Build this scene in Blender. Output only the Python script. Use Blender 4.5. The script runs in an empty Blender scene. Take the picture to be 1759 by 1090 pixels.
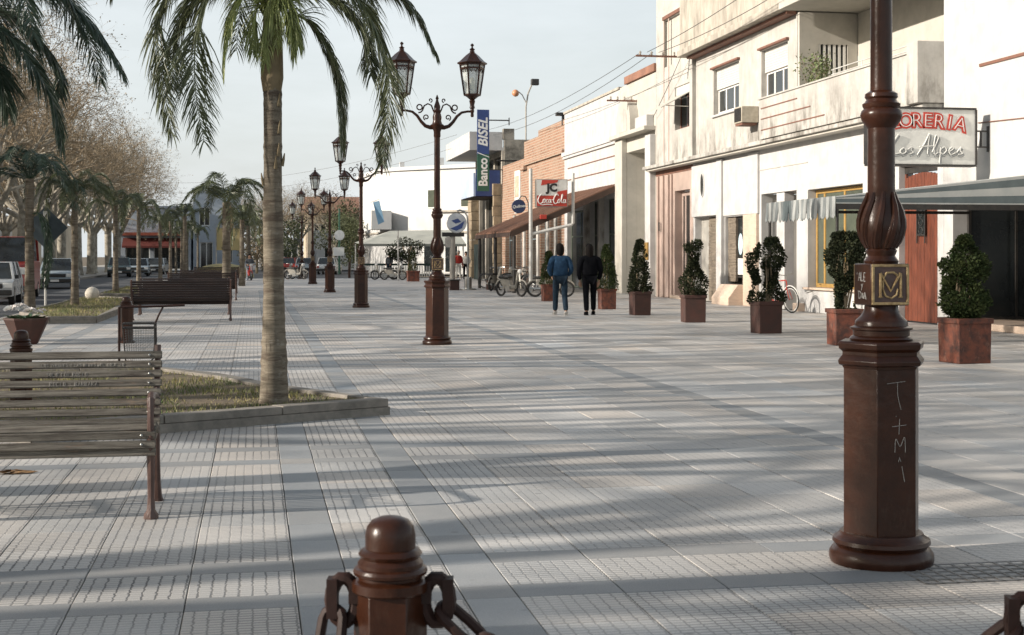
import bpy, math, random
import numpy as np
from mathutils import Vector, Matrix
R = math.radians
PI = math.pi
sc = bpy.context.scene
C = sc.collection
random.seed(7); np.random.seed(7)

# ---------------------------------------------------------------- camera, light, exposure
CAM_YAW = 10.27
cam = bpy.data.cameras.new('camera'); cam.lens = 50; cam.sensor_width = 36
cam.shift_y = -106/1759; cam.clip_start = .1; cam.clip_end = 3000
cam.dof.use_dof = True; cam.dof.focus_distance = 14; cam.dof.aperture_fstop = 9
co = bpy.data.objects.new('camera', cam); C.objects.link(co)
co.location = (0, 0, 1.5); co.rotation_euler = (R(90), 0, R(-CAM_YAW)); sc.camera = co

SUN_EL = 20.0; SUN_HEAD = 82.5         # shadows run towards +X, a little towards +Y
sun = bpy.data.lights.new('sun', 'SUN'); sun.energy = 5.0; sun.angle = R(.6); sun.color = (1, .91, .805)
so = bpy.data.objects.new('sun', sun); C.objects.link(so)
travel = Vector((math.sin(R(SUN_HEAD))*math.cos(R(SUN_EL)), math.cos(R(SUN_HEAD))*math.cos(R(SUN_EL)), -math.sin(R(SUN_EL))))
so.rotation_euler = travel.to_track_quat('-Z', 'Y').to_euler(); so.location = (-40, -10, 30)

w = bpy.data.worlds.new('World'); sc.world = w; w.use_nodes = True
nt = w.node_tree; nt.nodes.clear()
sky = nt.nodes.new('ShaderNodeTexSky'); sky.sky_type = 'NISHITA'; sky.sun_disc = False
sky.sun_elevation = R(SUN_EL); sky.sun_rotation = R(180+SUN_HEAD)
sky.air_density = 1.3; sky.dust_density = 2.6; sky.ozone_density = .8; sky.altitude = 50
tc = nt.nodes.new('ShaderNodeTexCoord'); mp = nt.nodes.new('ShaderNodeMapping'); mp.inputs['Scale'].default_value = (1.2, 1.2, 4.5)
nz = nt.nodes.new('ShaderNodeTexNoise'); nz.inputs['Scale'].default_value = 2.2; nz.inputs['Detail'].default_value = 7; nz.inputs['Roughness'].default_value = .6
cr = nt.nodes.new('ShaderNodeValToRGB'); cr.color_ramp.elements[0].position = .30; cr.color_ramp.elements[0].color = (.60, .60, .60, 1)
cr.color_ramp.elements[1].position = .75; cr.color_ramp.elements[1].color = (.93, .93, .93, 1)
mx = nt.nodes.new('ShaderNodeMix'); mx.data_type = 'RGBA'; mx.inputs['B'].default_value = (8.95, 9.5, 9.85, 1)
bg = nt.nodes.new('ShaderNodeBackground'); bg.inputs['Strength'].default_value = .080
wo = nt.nodes.new('ShaderNodeOutputWorld')
L = nt.links.new
L(tc.outputs['Generated'], mp.inputs['Vector']); L(mp.outputs[0], nz.inputs['Vector']); L(nz.outputs['Fac'], cr.inputs['Fac'])
sx = nt.nodes.new('ShaderNodeSeparateXYZ'); L(tc.outputs['Generated'], sx.inputs[0])
hz = nt.nodes.new('ShaderNodeMapRange'); hz.inputs['From Min'].default_value = .05; hz.inputs['From Max'].default_value = .75; hz.inputs['To Min'].default_value = 1.0; hz.inputs['To Max'].default_value = .30
L(sx.outputs['Z'], hz.inputs['Value']); hm_ = nt.nodes.new('ShaderNodeMath'); hm_.operation = 'MULTIPLY'; L(cr.outputs['Color'], hm_.inputs[0]); L(hz.outputs[0], hm_.inputs[1])
L(hm_.outputs[0], mx.inputs['Factor']); L(sky.outputs[0], mx.inputs['A']); L(mx.outputs['Result'], bg.inputs['Color']); L(bg.outputs[0], wo.inputs[0])
sc.view_settings.view_transform = 'Standard'; sc.view_settings.look = 'None'
sc.view_settings.exposure = 0.48; sc.view_settings.gamma = 1
sc.render.film_transparent = False
sc.cycles.max_bounces = 6; sc.cycles.diffuse_bounces = 3; sc.cycles.glossy_bounces = 3; sc.cycles.transparent_max_bounces = 12
sc.cycles.sample_clamp_indirect = 6

# ---------------------------------------------------------------- materials
MATS = {}
def pm(name, c1, c2=None, scale=4, rough=.65, metal=0, bump=0, bscale=60, lo=.35, hi=.65, stretch=(1, 1, 1), spec=.5, coat=0):
    """procedural principled material: two colours mixed by world-space noise, fine bump"""
    m = bpy.data.materials.new(name); m.use_nodes = True; n = m.node_tree.nodes; l = m.node_tree.links.new
    b = n['Principled BSDF']; b.inputs['Roughness'].default_value = rough; b.inputs['Metallic'].default_value = metal
    b.inputs['Specular IOR Level'].default_value = spec
    if coat: b.inputs['Coat Weight'].default_value = coat
    g = n.new('ShaderNodeNewGeometry'); mpn = n.new('ShaderNodeMapping'); mpn.inputs['Scale'].default_value = stretch
    l(g.outputs['Position'], mpn.inputs['Vector'])
    if c2 is None: c2 = tuple(x*.78 for x in c1)
    t = n.new('ShaderNodeTexNoise'); t.inputs['Scale'].default_value = scale; t.inputs['Detail'].default_value = 8; t.inputs['Roughness'].default_value = .65
    l(mpn.outputs[0], t.inputs['Vector'])
    r = n.new('ShaderNodeValToRGB'); r.color_ramp.elements[0].position = lo; r.color_ramp.elements[1].position = hi
    r.color_ramp.elements[0].color = (*c1, 1); r.color_ramp.elements[1].color = (*c2, 1)
    l(t.outputs['Fac'], r.inputs['Fac']); l(r.outputs['Color'], b.inputs['Base Color'])
    if bump:
        t2 = n.new('ShaderNodeTexNoise'); t2.inputs['Scale'].default_value = bscale; t2.inputs['Detail'].default_value = 4
        l(mpn.outputs[0], t2.inputs['Vector'])
        bp = n.new('ShaderNodeBump'); bp.inputs['Strength'].default_value = bump; bp.inputs['Distance'].default_value = .01
        l(t2.outputs['Fac'], bp.inputs['Height']); l(bp.outputs[0], b.inputs['Normal'])
    MATS[name] = m
    m['ramp'] = 1
    return m
def nodes_of(m): return m.node_tree.nodes, m.node_tree.links.new
def add_grime(m, col, scale=(1.3, 1.3, .22), lo=.52, hi=.72, amount=.6, freq=2.2, zr=None):
    """rain streaks and soot that run down a wall; optional band of height (z0,z1) where they gather"""
    n, l = nodes_of(m); b = n['Principled BSDF']; src = b.inputs['Base Color'].links[0].from_socket
    g = n.new('ShaderNodeNewGeometry'); mpn = n.new('ShaderNodeMapping'); mpn.inputs['Scale'].default_value = scale
    t = n.new('ShaderNodeTexNoise'); t.inputs['Scale'].default_value = freq; t.inputs['Detail'].default_value = 9; t.inputs['Roughness'].default_value = .7
    l(g.outputs['Position'], mpn.inputs[0]); l(mpn.outputs[0], t.inputs['Vector'])
    r = n.new('ShaderNodeMapRange'); r.inputs['From Min'].default_value = lo; r.inputs['From Max'].default_value = hi; r.inputs['To Max'].default_value = amount
    l(t.outputs['Fac'], r.inputs['Value']); fac = r.outputs[0]
    if zr:
        s = n.new('ShaderNodeSeparateXYZ'); l(g.outputs['Position'], s.inputs[0])
        q = n.new('ShaderNodeMapRange'); q.inputs['From Min'].default_value = zr[0]; q.inputs['From Max'].default_value = zr[1]
        q.inputs['To Min'].default_value = zr[2]; q.inputs['To Max'].default_value = zr[3]
        l(s.outputs['Z'], q.inputs['Value'])
        mu = n.new('ShaderNodeMath'); mu.operation = 'MULTIPLY'; mu.use_clamp = True; l(fac, mu.inputs[0]); l(q.outputs[0], mu.inputs[1]); fac = mu.outputs[0]
    x = n.new('ShaderNodeMix'); x.data_type = 'RGBA'; x.inputs['B'].default_value = (*col, 1)
    l(fac, x.inputs['Factor']); l(src, x.inputs['A']); l(x.outputs['Result'], b.inputs['Base Color'])
    return m

# paving: ribbed tiles carry a UV of one unit per small cell
def paving_mat(name, c1, c2, ribs):
    m = pm(name, c1, c2, scale=1.7, rough=.62, bump=.12, bscale=220, lo=.3, hi=.7)
    n, l = nodes_of(m); b = n['Principled BSDF']
    src = b.inputs['Base Color'].links[0].from_socket
    g = n.new('ShaderNodeNewGeometry')
    # per-tile tone
    at = n.new('ShaderNodeAttribute'); at.attribute_name = 'tone'
    hm = n.new('ShaderNodeMix'); hm.data_type = 'RGBA'; hm.blend_type = 'MULTIPLY'; hm.inputs['Factor'].default_value = 1
    l(src, hm.inputs['A']); l(at.outputs['Color'], hm.inputs['B']); src = hm.outputs['Result']
    # fine speckle
    t = n.new('ShaderNodeTexNoise'); t.inputs['Scale'].default_value = 130; l(g.outputs['Position'], t.inputs['Vector'])
    sp = n.new('ShaderNodeMapRange'); sp.inputs['From Min'].default_value = .3; sp.inputs['From Max'].default_value = .7; sp.inputs['To Min'].default_value = .86; sp.inputs['To Max'].default_value = 1.1
    l(t.outputs['Fac'], sp.inputs['Value'])
    sm = n.new('ShaderNodeMix'); sm.data_type = 'RGBA'; sm.blend_type = 'MULTIPLY'; sm.inputs['Factor'].default_value = 1
    cmb = n.new('ShaderNodeCombineColor')
    for k in range(3): l(sp.outputs[0], cmb.inputs[k])
    l(src, sm.inputs['A']); l(cmb.outputs[0], sm.inputs['B']); src = sm.outputs['Result']
    # darker worn patches
    t3 = n.new('ShaderNodeTexNoise'); t3.inputs['Scale'].default_value = .55; t3.inputs['Detail'].default_value = 6; l(g.outputs['Position'], t3.inputs['Vector'])
    if ribs:
        uv = n.new('ShaderNodeUVMap'); wob = n.new('ShaderNodeTexNoise'); wob.inputs['Scale'].default_value = 28; l(g.outputs['Position'], wob.inputs['Vector'])
        s = n.new('ShaderNodeSeparateXYZ'); l(uv.outputs[0], s.inputs[0])
        def line(axis, width, wobble):
            a = n.new('ShaderNodeMath'); a.operation = 'MULTIPLY_ADD'; a.inputs[1].default_value = wobble; l(wob.outputs['Fac'], a.inputs[0]); l(s.outputs[axis], a.inputs[2])
            f = n.new('ShaderNodeMath'); f.operation = 'FRACT'; l(a.outputs[0], f.inputs[0])
            d = n.new('ShaderNodeMath'); d.operation = 'SUBTRACT'; d.inputs[1].default_value = .5; l(f.outputs[0], d.inputs[0])
            ab = n.new('ShaderNodeMath'); ab.operation = 'ABSOLUTE'; l(d.outputs[0], ab.inputs[0])
            q = n.new('ShaderNodeMapRange'); q.interpolation_type = 'SMOOTHSTEP'; q.inputs['From Min'].default_value = .5-width; q.inputs['From Max'].default_value = .5-width*.35
            l(ab.outputs[0], q.inputs['Value']); return q.outputs[0]
        lu = line('X', .11, .42); lv = line('Y', .26, .12)
        # dirt: strong in the long grooves, patchy in the cross ones
        dm = n.new('ShaderNodeMapRange'); dm.inputs['From Min'].default_value = .36; dm.inputs['From Max'].default_value = .6; dm.inputs['To Min'].default_value = .30; dm.inputs['To Max'].default_value = .85
        l(t3.outputs['Fac'], dm.inputs['Value'])
        sxx = n.new('ShaderNodeSeparateXYZ'); l(g.outputs['Position'], sxx.inputs[0])
        fx = n.new('ShaderNodeMapRange'); fx.inputs['From Min'].default_value = .8; fx.inputs['From Max'].default_value = 3.2; fx.inputs['To Min'].default_value = 1; fx.inputs['To Max'].default_value = .45; l(sxx.outputs['X'], fx.inputs['Value'])
        dmx = n.new('ShaderNodeMath'); dmx.operation = 'MULTIPLY'; l(dm.outputs[0], dmx.inputs[0]); l(fx.outputs[0], dmx.inputs[1])
        m1 = n.new('ShaderNodeMath'); m1.operation = 'MULTIPLY'; l(lu, m1.inputs[0]); l(dmx.outputs[0], m1.inputs[1])
        t4 = n.new('ShaderNodeTexNoise'); t4.inputs['Scale'].default_value = 1.3; l(g.outputs['Position'], t4.inputs['Vector'])
        d2 = n.new('ShaderNodeMapRange'); d2.inputs['From Min'].default_value = .45; d2.inputs['From Max'].default_value = .75; d2.inputs['To Min'].default_value = .22; d2.inputs['To Max'].default_value = .8
        l(t4.outputs['Fac'], d2.inputs['Value'])
        m2 = n.new('ShaderNodeMath'); m2.operation = 'MULTIPLY'; l(lv, m2.inputs[0]); l(d2.outputs[0], m2.inputs[1])
        mm = n.new('ShaderNodeMath'); mm.operation = 'MAXIMUM'; l(m1.outputs[0], mm.inputs[0]); l(m2.outputs[0], mm.inputs[1])
        x = n.new('ShaderNodeMix'); x.data_type = 'RGBA'; x.inputs['B'].default_value = (.05, .05, .052, 1)
        l(mm.outputs[0], x.inputs['Factor']); l(src, x.inputs['A']); src = x.outputs['Result']
        hh = n.new('ShaderNodeMath'); hh.operation = 'MAXIMUM'; l(lu, hh.inputs[0]); l(lv, hh.inputs[1])
        bp = n.new('ShaderNodeBump'); bp.invert = True; bp.inputs['Strength'].default_value = .55; bp.inputs['Distance'].default_value = .004
        l(hh.outputs[0], bp.inputs['Height']); l(b.inputs['Normal'].links[0].from_socket, bp.inputs['Normal']); l(bp.outputs[0], b.inputs['Normal'])
    vo = n.new('ShaderNodeTexVoronoi'); vo.inputs['Scale'].default_value = 3.1; l(g.outputs['Position'], vo.inputs['Vector'])
    gm = n.new('ShaderNodeMapRange'); gm.inputs['From Min'].default_value = .055; gm.inputs['From Max'].default_value = .085; gm.inputs['To Min'].default_value = .55; gm.inputs['To Max'].default_value = 0
    l(vo.outputs['Distance'], gm.inputs['Value'])
    gx = n.new('ShaderNodeMix'); gx.data_type = 'RGBA'; gx.inputs['B'].default_value = (.16, .16, .155, 1); l(gm.outputs[0], gx.inputs['Factor']); l(src, gx.inputs['A']); src = gx.outputs['Result']
    # trodden dirt patches
    t5 = n.new('ShaderNodeMapRange'); t5.inputs['From Min'].default_value = .35; t5.inputs['From Max'].default_value = .7; t5.inputs['To Min'].default_value = 1.08; t5.inputs['To Max'].default_value = .8
    l(t3.outputs['Fac'], t5.inputs['Value'])
    c5 = n.new('ShaderNodeCombineColor')
    for k in range(3): l(t5.outputs[0], c5.inputs[k])
    fm = n.new('ShaderNodeMix'); fm.data_type = 'RGBA'; fm.blend_type = 'MULTIPLY'; fm.inputs['Factor'].default_value = 1
    l(src, fm.inputs['A']); l(c5.outputs[0], fm.inputs['B']); l(fm.outputs['Result'], b.inputs['Base Color'])
    return m
RIB = paving_mat('ribbed_paving', (.56, .525, .48), (.465, .445, .42), True)
FLAT = paving_mat('flat_paving', (.325, .325, .32), (.255, .268, .275), False)
JOINT = pm('joint_mortar', (.10, .095, .085), (.17, .155, .13), scale=9, rough=.95, bump=.4)
PINKSLAB = paving_mat('plain_paving', (.495, .465, .43), (.385, .38, .365), False)
RED = pm('iron_oxide_paint', (.043, .0135, .0055), (.018, .0065, .0034), scale=7, rough=.30, bump=.32, bscale=16, spec=.32, lo=.3, hi=.75)
add_grime(RED, (.07, .042, .028), scale=(6, 6, 2), lo=.55, hi=.75, amount=.5, freq=3)
add_grime(RED, (.20, .12, .08), scale=(16, 16, 12), lo=.70, hi=.72, amount=.6, freq=1.6)
BRONZE = pm('old_gilding', (.46, .34, .17), (.20, .13, .06), scale=30, rough=.42, metal=.35, bump=.3, bscale=120)
DARKRED = pm('dark_iron_paint', (.016, .008, .006), (.030, .012, .009), scale=8, rough=.6, spec=.25, bump=.12, bscale=60)
LENS = pm('frosted_lamp_glass', (.80, .84, .82), (.66, .72, .70), scale=5, rough=.18)
MATS['frosted_lamp_glass'].node_tree.nodes['Principled BSDF'].inputs['Alpha'].default_value = .62
BULB = pm('bulb_white', (.75, .78, .6), rough=.3)
WOODB = pm('weathered_bench_wood', (.042, .032, .023), (.24, .22, .18), scale=3, rough=.6, bump=.6, bscale=22, stretch=(1.2, 22, 22), lo=.35, hi=.72)
add_grime(WOODB, (.30, .17, .09), scale=(1.5, 9, 9), lo=.60, hi=.74, amount=.6, freq=2.5)
WOODD = pm('dark_red_bench_wood', (.035, .017, .012), (.018, .012, .010), scale=3, rough=.5, bump=.3, bscale=22, stretch=(1.2, 14, 14))
IRON = pm('cast_iron_brown', (.055, .03, .024), (.09, .05, .04), scale=12, rough=.38, bump=.25, bscale=70)
CHALK = pm('scratch_white', (.36, .35, .33), rough=.9)
KERB = pm('kerb_stone', (.27, .245, .21), (.17, .155, .135), scale=6, rough=.85, bump=.35, bscale=90)
add_grime(KERB, (.09, .085, .07), scale=(3, 3, 3), lo=.5, hi=.75, amount=.6)
SOIL = pm('soil', (.16, .12, .075), (.09, .07, .045), scale=6, rough=1, bump=.8, bscale=30)
GRASS = pm('grass_blades', (.07, .12, .028), (.27, .235, .095), scale=2.3, rough=.7, lo=.38, hi=.58)
TRUNK = pm('palm_bark', (.215, .185, .14), (.085, .07, .05), scale=3.5, rough=.95, bump=1.0, bscale=9, stretch=(1, 1, 7), lo=.35, hi=.7)
add_grime(TRUNK, (.075, .055, .04), scale=(2, 2, 14), lo=.50, hi=.60, amount=.8, freq=1.1)
add_grime(TRUNK, (.08, .065, .05), scale=(22, 22, 1.6), lo=.56, hi=.66, amount=.75, freq=1.5)
add_grime(TRUNK, (.33, .31, .26), scale=(5, 5, 9), lo=.58, hi=.7, amount=.7, freq=1.2)
PALM = pm('palm_leaf', (.13, .15, .065), (.06, .075, .04), scale=1.5, rough=.42, spec=.5)
PALMY = pm('young_palm_leaf', (.30, .34, .12), (.17, .21, .07), scale=3, rough=.45)
PALMB = pm('blue_green_palm_leaf', (.055, .088, .052), (.028, .05, .032), scale=1.6, rough=.42)
PALMD = pm('dry_palm_leaf', (.24, .18, .10), (.14, .11, .06), scale=3, rough=.7)
for _m in (PALM, PALMY, PALMB): _m.node_tree.nodes['Principled BSDF'].inputs['Subsurface Weight'].default_value = 0
BARK = pm('plane_tree_bark', (.37, .34, .275), (.19, .17, .135), scale=3.2, rough=.85, bump=.3, bscale=18, lo=.4, hi=.6)
TWIG = pm('twig_bark', (.31, .24, .155), (.20, .155, .10), scale=2, rough=.9)
SEED = pm('dry_leaf_and_seed', (.29, .225, .145), (.20, .16, .10), scale=.6, rough=.9)
SHRUB = pm('conifer_green', (.026, .042, .013), (.065, .078, .026), scale=5, rough=.75, spec=.2, lo=.4, hi=.7)
SHRUB2 = pm('conifer_dark', (.018, .026, .012), (.050, .052, .024), scale=9, rough=.8, spec=.2, lo=.4, hi=.7)
POT = pm('rusty_red_pot', (.19, .056, .030), (.05, .024, .019), scale=7, rough=.75, bump=.3, bscale=40, lo=.35, hi=.65)
add_grime(POT, (.30, .17, .12), scale=(4, 4, 2.5), lo=.56, hi=.70, amount=.55, freq=2)
POTD = pm('dark_pot', (.075, .030, .022), (.05, .026, .02), scale=4.5, rough=.7, bump=.3, bscale=40)
ASPH = pm('asphalt', (.060, .065, .072), (.085, .088, .092), scale=2.5, rough=.85, bump=.3, bscale=160)
STUCW = pm('white_stucco', (.53, .525, .51), (.43, .425, .415), scale=2.2, rough=.85, bump=.15, bscale=80)
add_grime(STUCW, (.33, .315, .29), scale=(1.5, 1.5, .3), lo=.48, hi=.80, amount=.45)
STUCG = pm('stained_stucco', (.51, .49, .45), (.385, .37, .34), scale=1.6, rough=.88, bump=.25, bscale=70)
add_grime(STUCG, (.10, .09, .075), scale=(1.1, 1.1, .5), lo=.46, hi=.72, amount=.95, freq=1.9, zr=(4.8, 6.0, 1.3, .15))
add_grime(STUCG, (.26, .235, .20), scale=(2, 2, .25), lo=.5, hi=.75, amount=.5, freq=2)
STUCC = pm('cream_stucco', (.50, .475, .42), (.42, .40, .355), scale=2, rough=.85, bump=.15, bscale=80)
STUCP = pm('pink_stucco', (.44, .33, .28), (.35, .27, .23), scale=2, rough=.85, bump=.2, bscale=80)
add_grime(STUCP, (.30, .25, .22), lo=.52, hi=.75, amount=.5)
TROUGH = pm('rough_grey_plaster', (.50, .455, .385), (.27, .245, .205), scale=2.4, rough=.95, bump=.6, bscale=40, stretch=(1, 1, .35))
RUIN = pm('mouldy_concrete', (.34, .31, .26), (.13, .12, .10), scale=1.3, rough=.95, bump=.6, bscale=20, lo=.4, hi=.6)
TRIM = pm('red_brown_trim', (.22, .10, .065), (.14, .07, .05), scale=4, rough=.7)
GLASS = pm('dark_window_glass', (.012, .016, .018), (.03, .034, .034), scale=.9, rough=.06, spec=.75)
GLASSG = pm('green_grey_window_glass', (.10, .115, .085), (.065, .075, .06), scale=1.2, rough=.1, spec=.6)
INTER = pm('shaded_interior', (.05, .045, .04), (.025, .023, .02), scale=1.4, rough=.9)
SLATE = pm('stone_cladding', (.22, .18, .135), (.13, .105, .08), scale=3, rough=.8, bump=.6, bscale=30, stretch=(1, .6, 7))
STONE = pm('tan_stone_block', (.36, .285, .19), (.22, .17, .115), scale=2.6, rough=.9, bump=.6, bscale=14)
PSTONE = pm('pink_travertine', (.58, .46, .36), (.48, .37, .29), scale=5, rough=.7, stretch=(1, 1, 4))
BRASS = pm('yellow_varnished_frame', (.40, .25, .075), (.30, .18, .055), scale=6, rough=.35)
DOOR = pm('red_varnished_wood', (.21, .060, .030), (.10, .030, .017), scale=4, rough=.45, bump=.25, bscale=18, stretch=(9, 9, .8))
WFRAME = pm('white_paint', (.78, .77, .73), (.70, .69, .65), scale=6, rough=.5)
SHUT = pm('white_roller_shutter', (.58, .57, .53), (.50, .49, .46), scale=3, rough=.6)
BLACK = pm('black_iron', (.018, .018, .018), (.04, .035, .03), scale=9, rough=.5)
BROWNR = pm('brown_roof_sheet', (.25, .125, .075), (.095, .05, .034), scale=1.6, rough=.85, bump=.3, bscale=30, stretch=(.35, 1.5, 1))
TILER = pm('old_roof_tile', (.30, .15, .10), (.19, .10, .07), scale=1.5, rough=.9, bump=.4, bscale=8)
POLEW = pm('pale_painted_pole', (.60, .60, .57), (.45, .44, .41), scale=5, rough=.5)
CANVG = pm('grey_blue_canvas', (.135, .165, .17), (.105, .13, .135), scale=3, rough=.9)
CANVW = pm('pale_grey_canvas', (.46, .47, .45), (.38, .40, .39), scale=3, rough=.9)
CANVB = pm('beige_canvas', (.46, .46, .40), (.38, .38, .33), scale=.8, rough=.9)
REDC = pm('red_canvas', (.13, .024, .017), (.09, .02, .014), scale=2, rough=.8)
SIGNW = pm('sign_white', (.74, .74, .70), (.60, .60, .57), scale=3, rough=.6)
SIGNR = pm('sign_red', (.52, .05, .03), (.44, .045, .03), scale=3, rough=.5)
SIGNB = pm('sign_blue', (.03, .06, .20), (.025, .05, .16), scale=3, rough=.5)
SIGNG = pm('sign_green', (.025, .10, .06), (.02, .08, .05), scale=3, rough=.5)
SIGNN = pm('sign_navy', (.015, .03, .09), (.02, .035, .10), scale=3, rough=.4)
PLAINW = pm('lettering_white', (.80, .80, .77), rough=.5)
PLAINK = pm('lettering_black', (.02, .02, .02), rough=.5)
CHROME = pm('brushed_steel', (.55, .55, .53), (.40, .40, .38), scale=8, rough=.28, metal=.9)
RUBBER = pm('tyre_rubber', (.02, .02, .02), (.035, .033, .03), scale=9, rough=.85)
CONC = pm('concrete', (.42, .39, .34), (.30, .28, .245), scale=2, rough=.9, bump=.3, bscale=40)
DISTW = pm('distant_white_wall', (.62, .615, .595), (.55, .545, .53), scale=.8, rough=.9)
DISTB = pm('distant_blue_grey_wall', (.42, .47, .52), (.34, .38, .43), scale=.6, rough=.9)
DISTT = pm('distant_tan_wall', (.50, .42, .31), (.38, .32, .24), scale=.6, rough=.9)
YELP = pm('yellow_panel', (.55, .43, .20), (.46, .36, .17), scale=1, rough=.8)
SKIN = pm('skin', (.42, .25, .17), rough=.6)
HAIR = pm('dark_hair', (.004, .003, .0025), (.009, .006, .005), scale=20, rough=.75, spec=.15, bump=.4, bscale=90)
DENIM = pm('blue_denim', (.030, .070, .13), (.013, .032, .065), scale=9, rough=1, spec=.15, bump=.4, bscale=60)
JEANS = pm('faded_jeans', (.024, .042, .062), (.010, .017, .027), scale=7, rough=1, spec=.15, bump=.3, bscale=60)
BLKCL = pm('black_cloth', (.003, .0035, .005), (.007, .007, .009), scale=7, rough=1, spec=.1, bump=.3, bscale=40)
REDCL = pm('red_cloth', (.40, .035, .025), rough=.9)
WHTCL = pm('pale_cloth', (.66, .64, .58), (.55, .53, .48), scale=6, rough=.9)
GRYCL = pm('grey_cloth', (.10, .11, .12), (.06, .065, .075), scale=6, rough=.9)
SHOE = pm('pale_shoe', (.30, .29, .27), rough=.7)
def brickmat():
    m = bpy.data.materials.new('old_brick'); m.use_nodes = True; n, l = nodes_of(m); b = n['Principled BSDF']; b.inputs['Roughness'].default_value = .9
    g = n.new('ShaderNodeNewGeometry'); s = n.new('ShaderNodeSeparateXYZ'); l(g.outputs['Position'], s.inputs[0])
    ad = n.new('ShaderNodeMath'); l(s.outputs['X'], ad.inputs[0]); l(s.outputs['Y'], ad.inputs[1])
    c = n.new('ShaderNodeCombineXYZ'); l(ad.outputs[0], c.inputs['X']); l(s.outputs['Z'], c.inputs['Y'])
    t = n.new('ShaderNodeTexBrick'); t.inputs['Scale'].default_value = 1; t.inputs['Brick Width'].default_value = .42; t.inputs['Row Height'].default_value = .14; t.inputs['Mortar Size'].default_value = .022
    t.inputs['Color1'].default_value = (.34, .18, .115, 1); t.inputs['Color2'].default_value = (.23, .125, .08, 1); t.inputs['Mortar'].default_value = (.38, .31, .24, 1)
    l(c.outputs[0], t.inputs['Vector'])
    z = n.new('ShaderNodeTexNoise'); z.inputs['Scale'].default_value = .9; z.inputs['Detail'].default_value = 7; l(g.outputs['Position'], z.inputs['Vector'])
    x = n.new('ShaderNodeMix'); x.data_type = 'RGBA'; x.inputs['B'].default_value = (.36, .26, .19, 1)
    q = n.new('ShaderNodeMapRange'); q.inputs['From Min'].default_value = .45; q.inputs['From Max'].default_value = .7; q.inputs['To Max'].default_value = .7
    l(z.outputs['Fac'], q.inputs['Value']); l(q.outputs[0], x.inputs['Factor']); l(t.outputs['Color'], x.inputs['A']); l(x.outputs['Result'], b.inputs['Base Color'])
    bp = n.new('ShaderNodeBump'); bp.inputs['Distance'].default_value = .02; bp.inputs['Strength'].default_value = .7; l(t.outputs['Fac'], bp.inputs['Height']); bp.invert = True
    l(bp.outputs[0], b.inputs['Normal']); return m
BRICK = brickmat()

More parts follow.
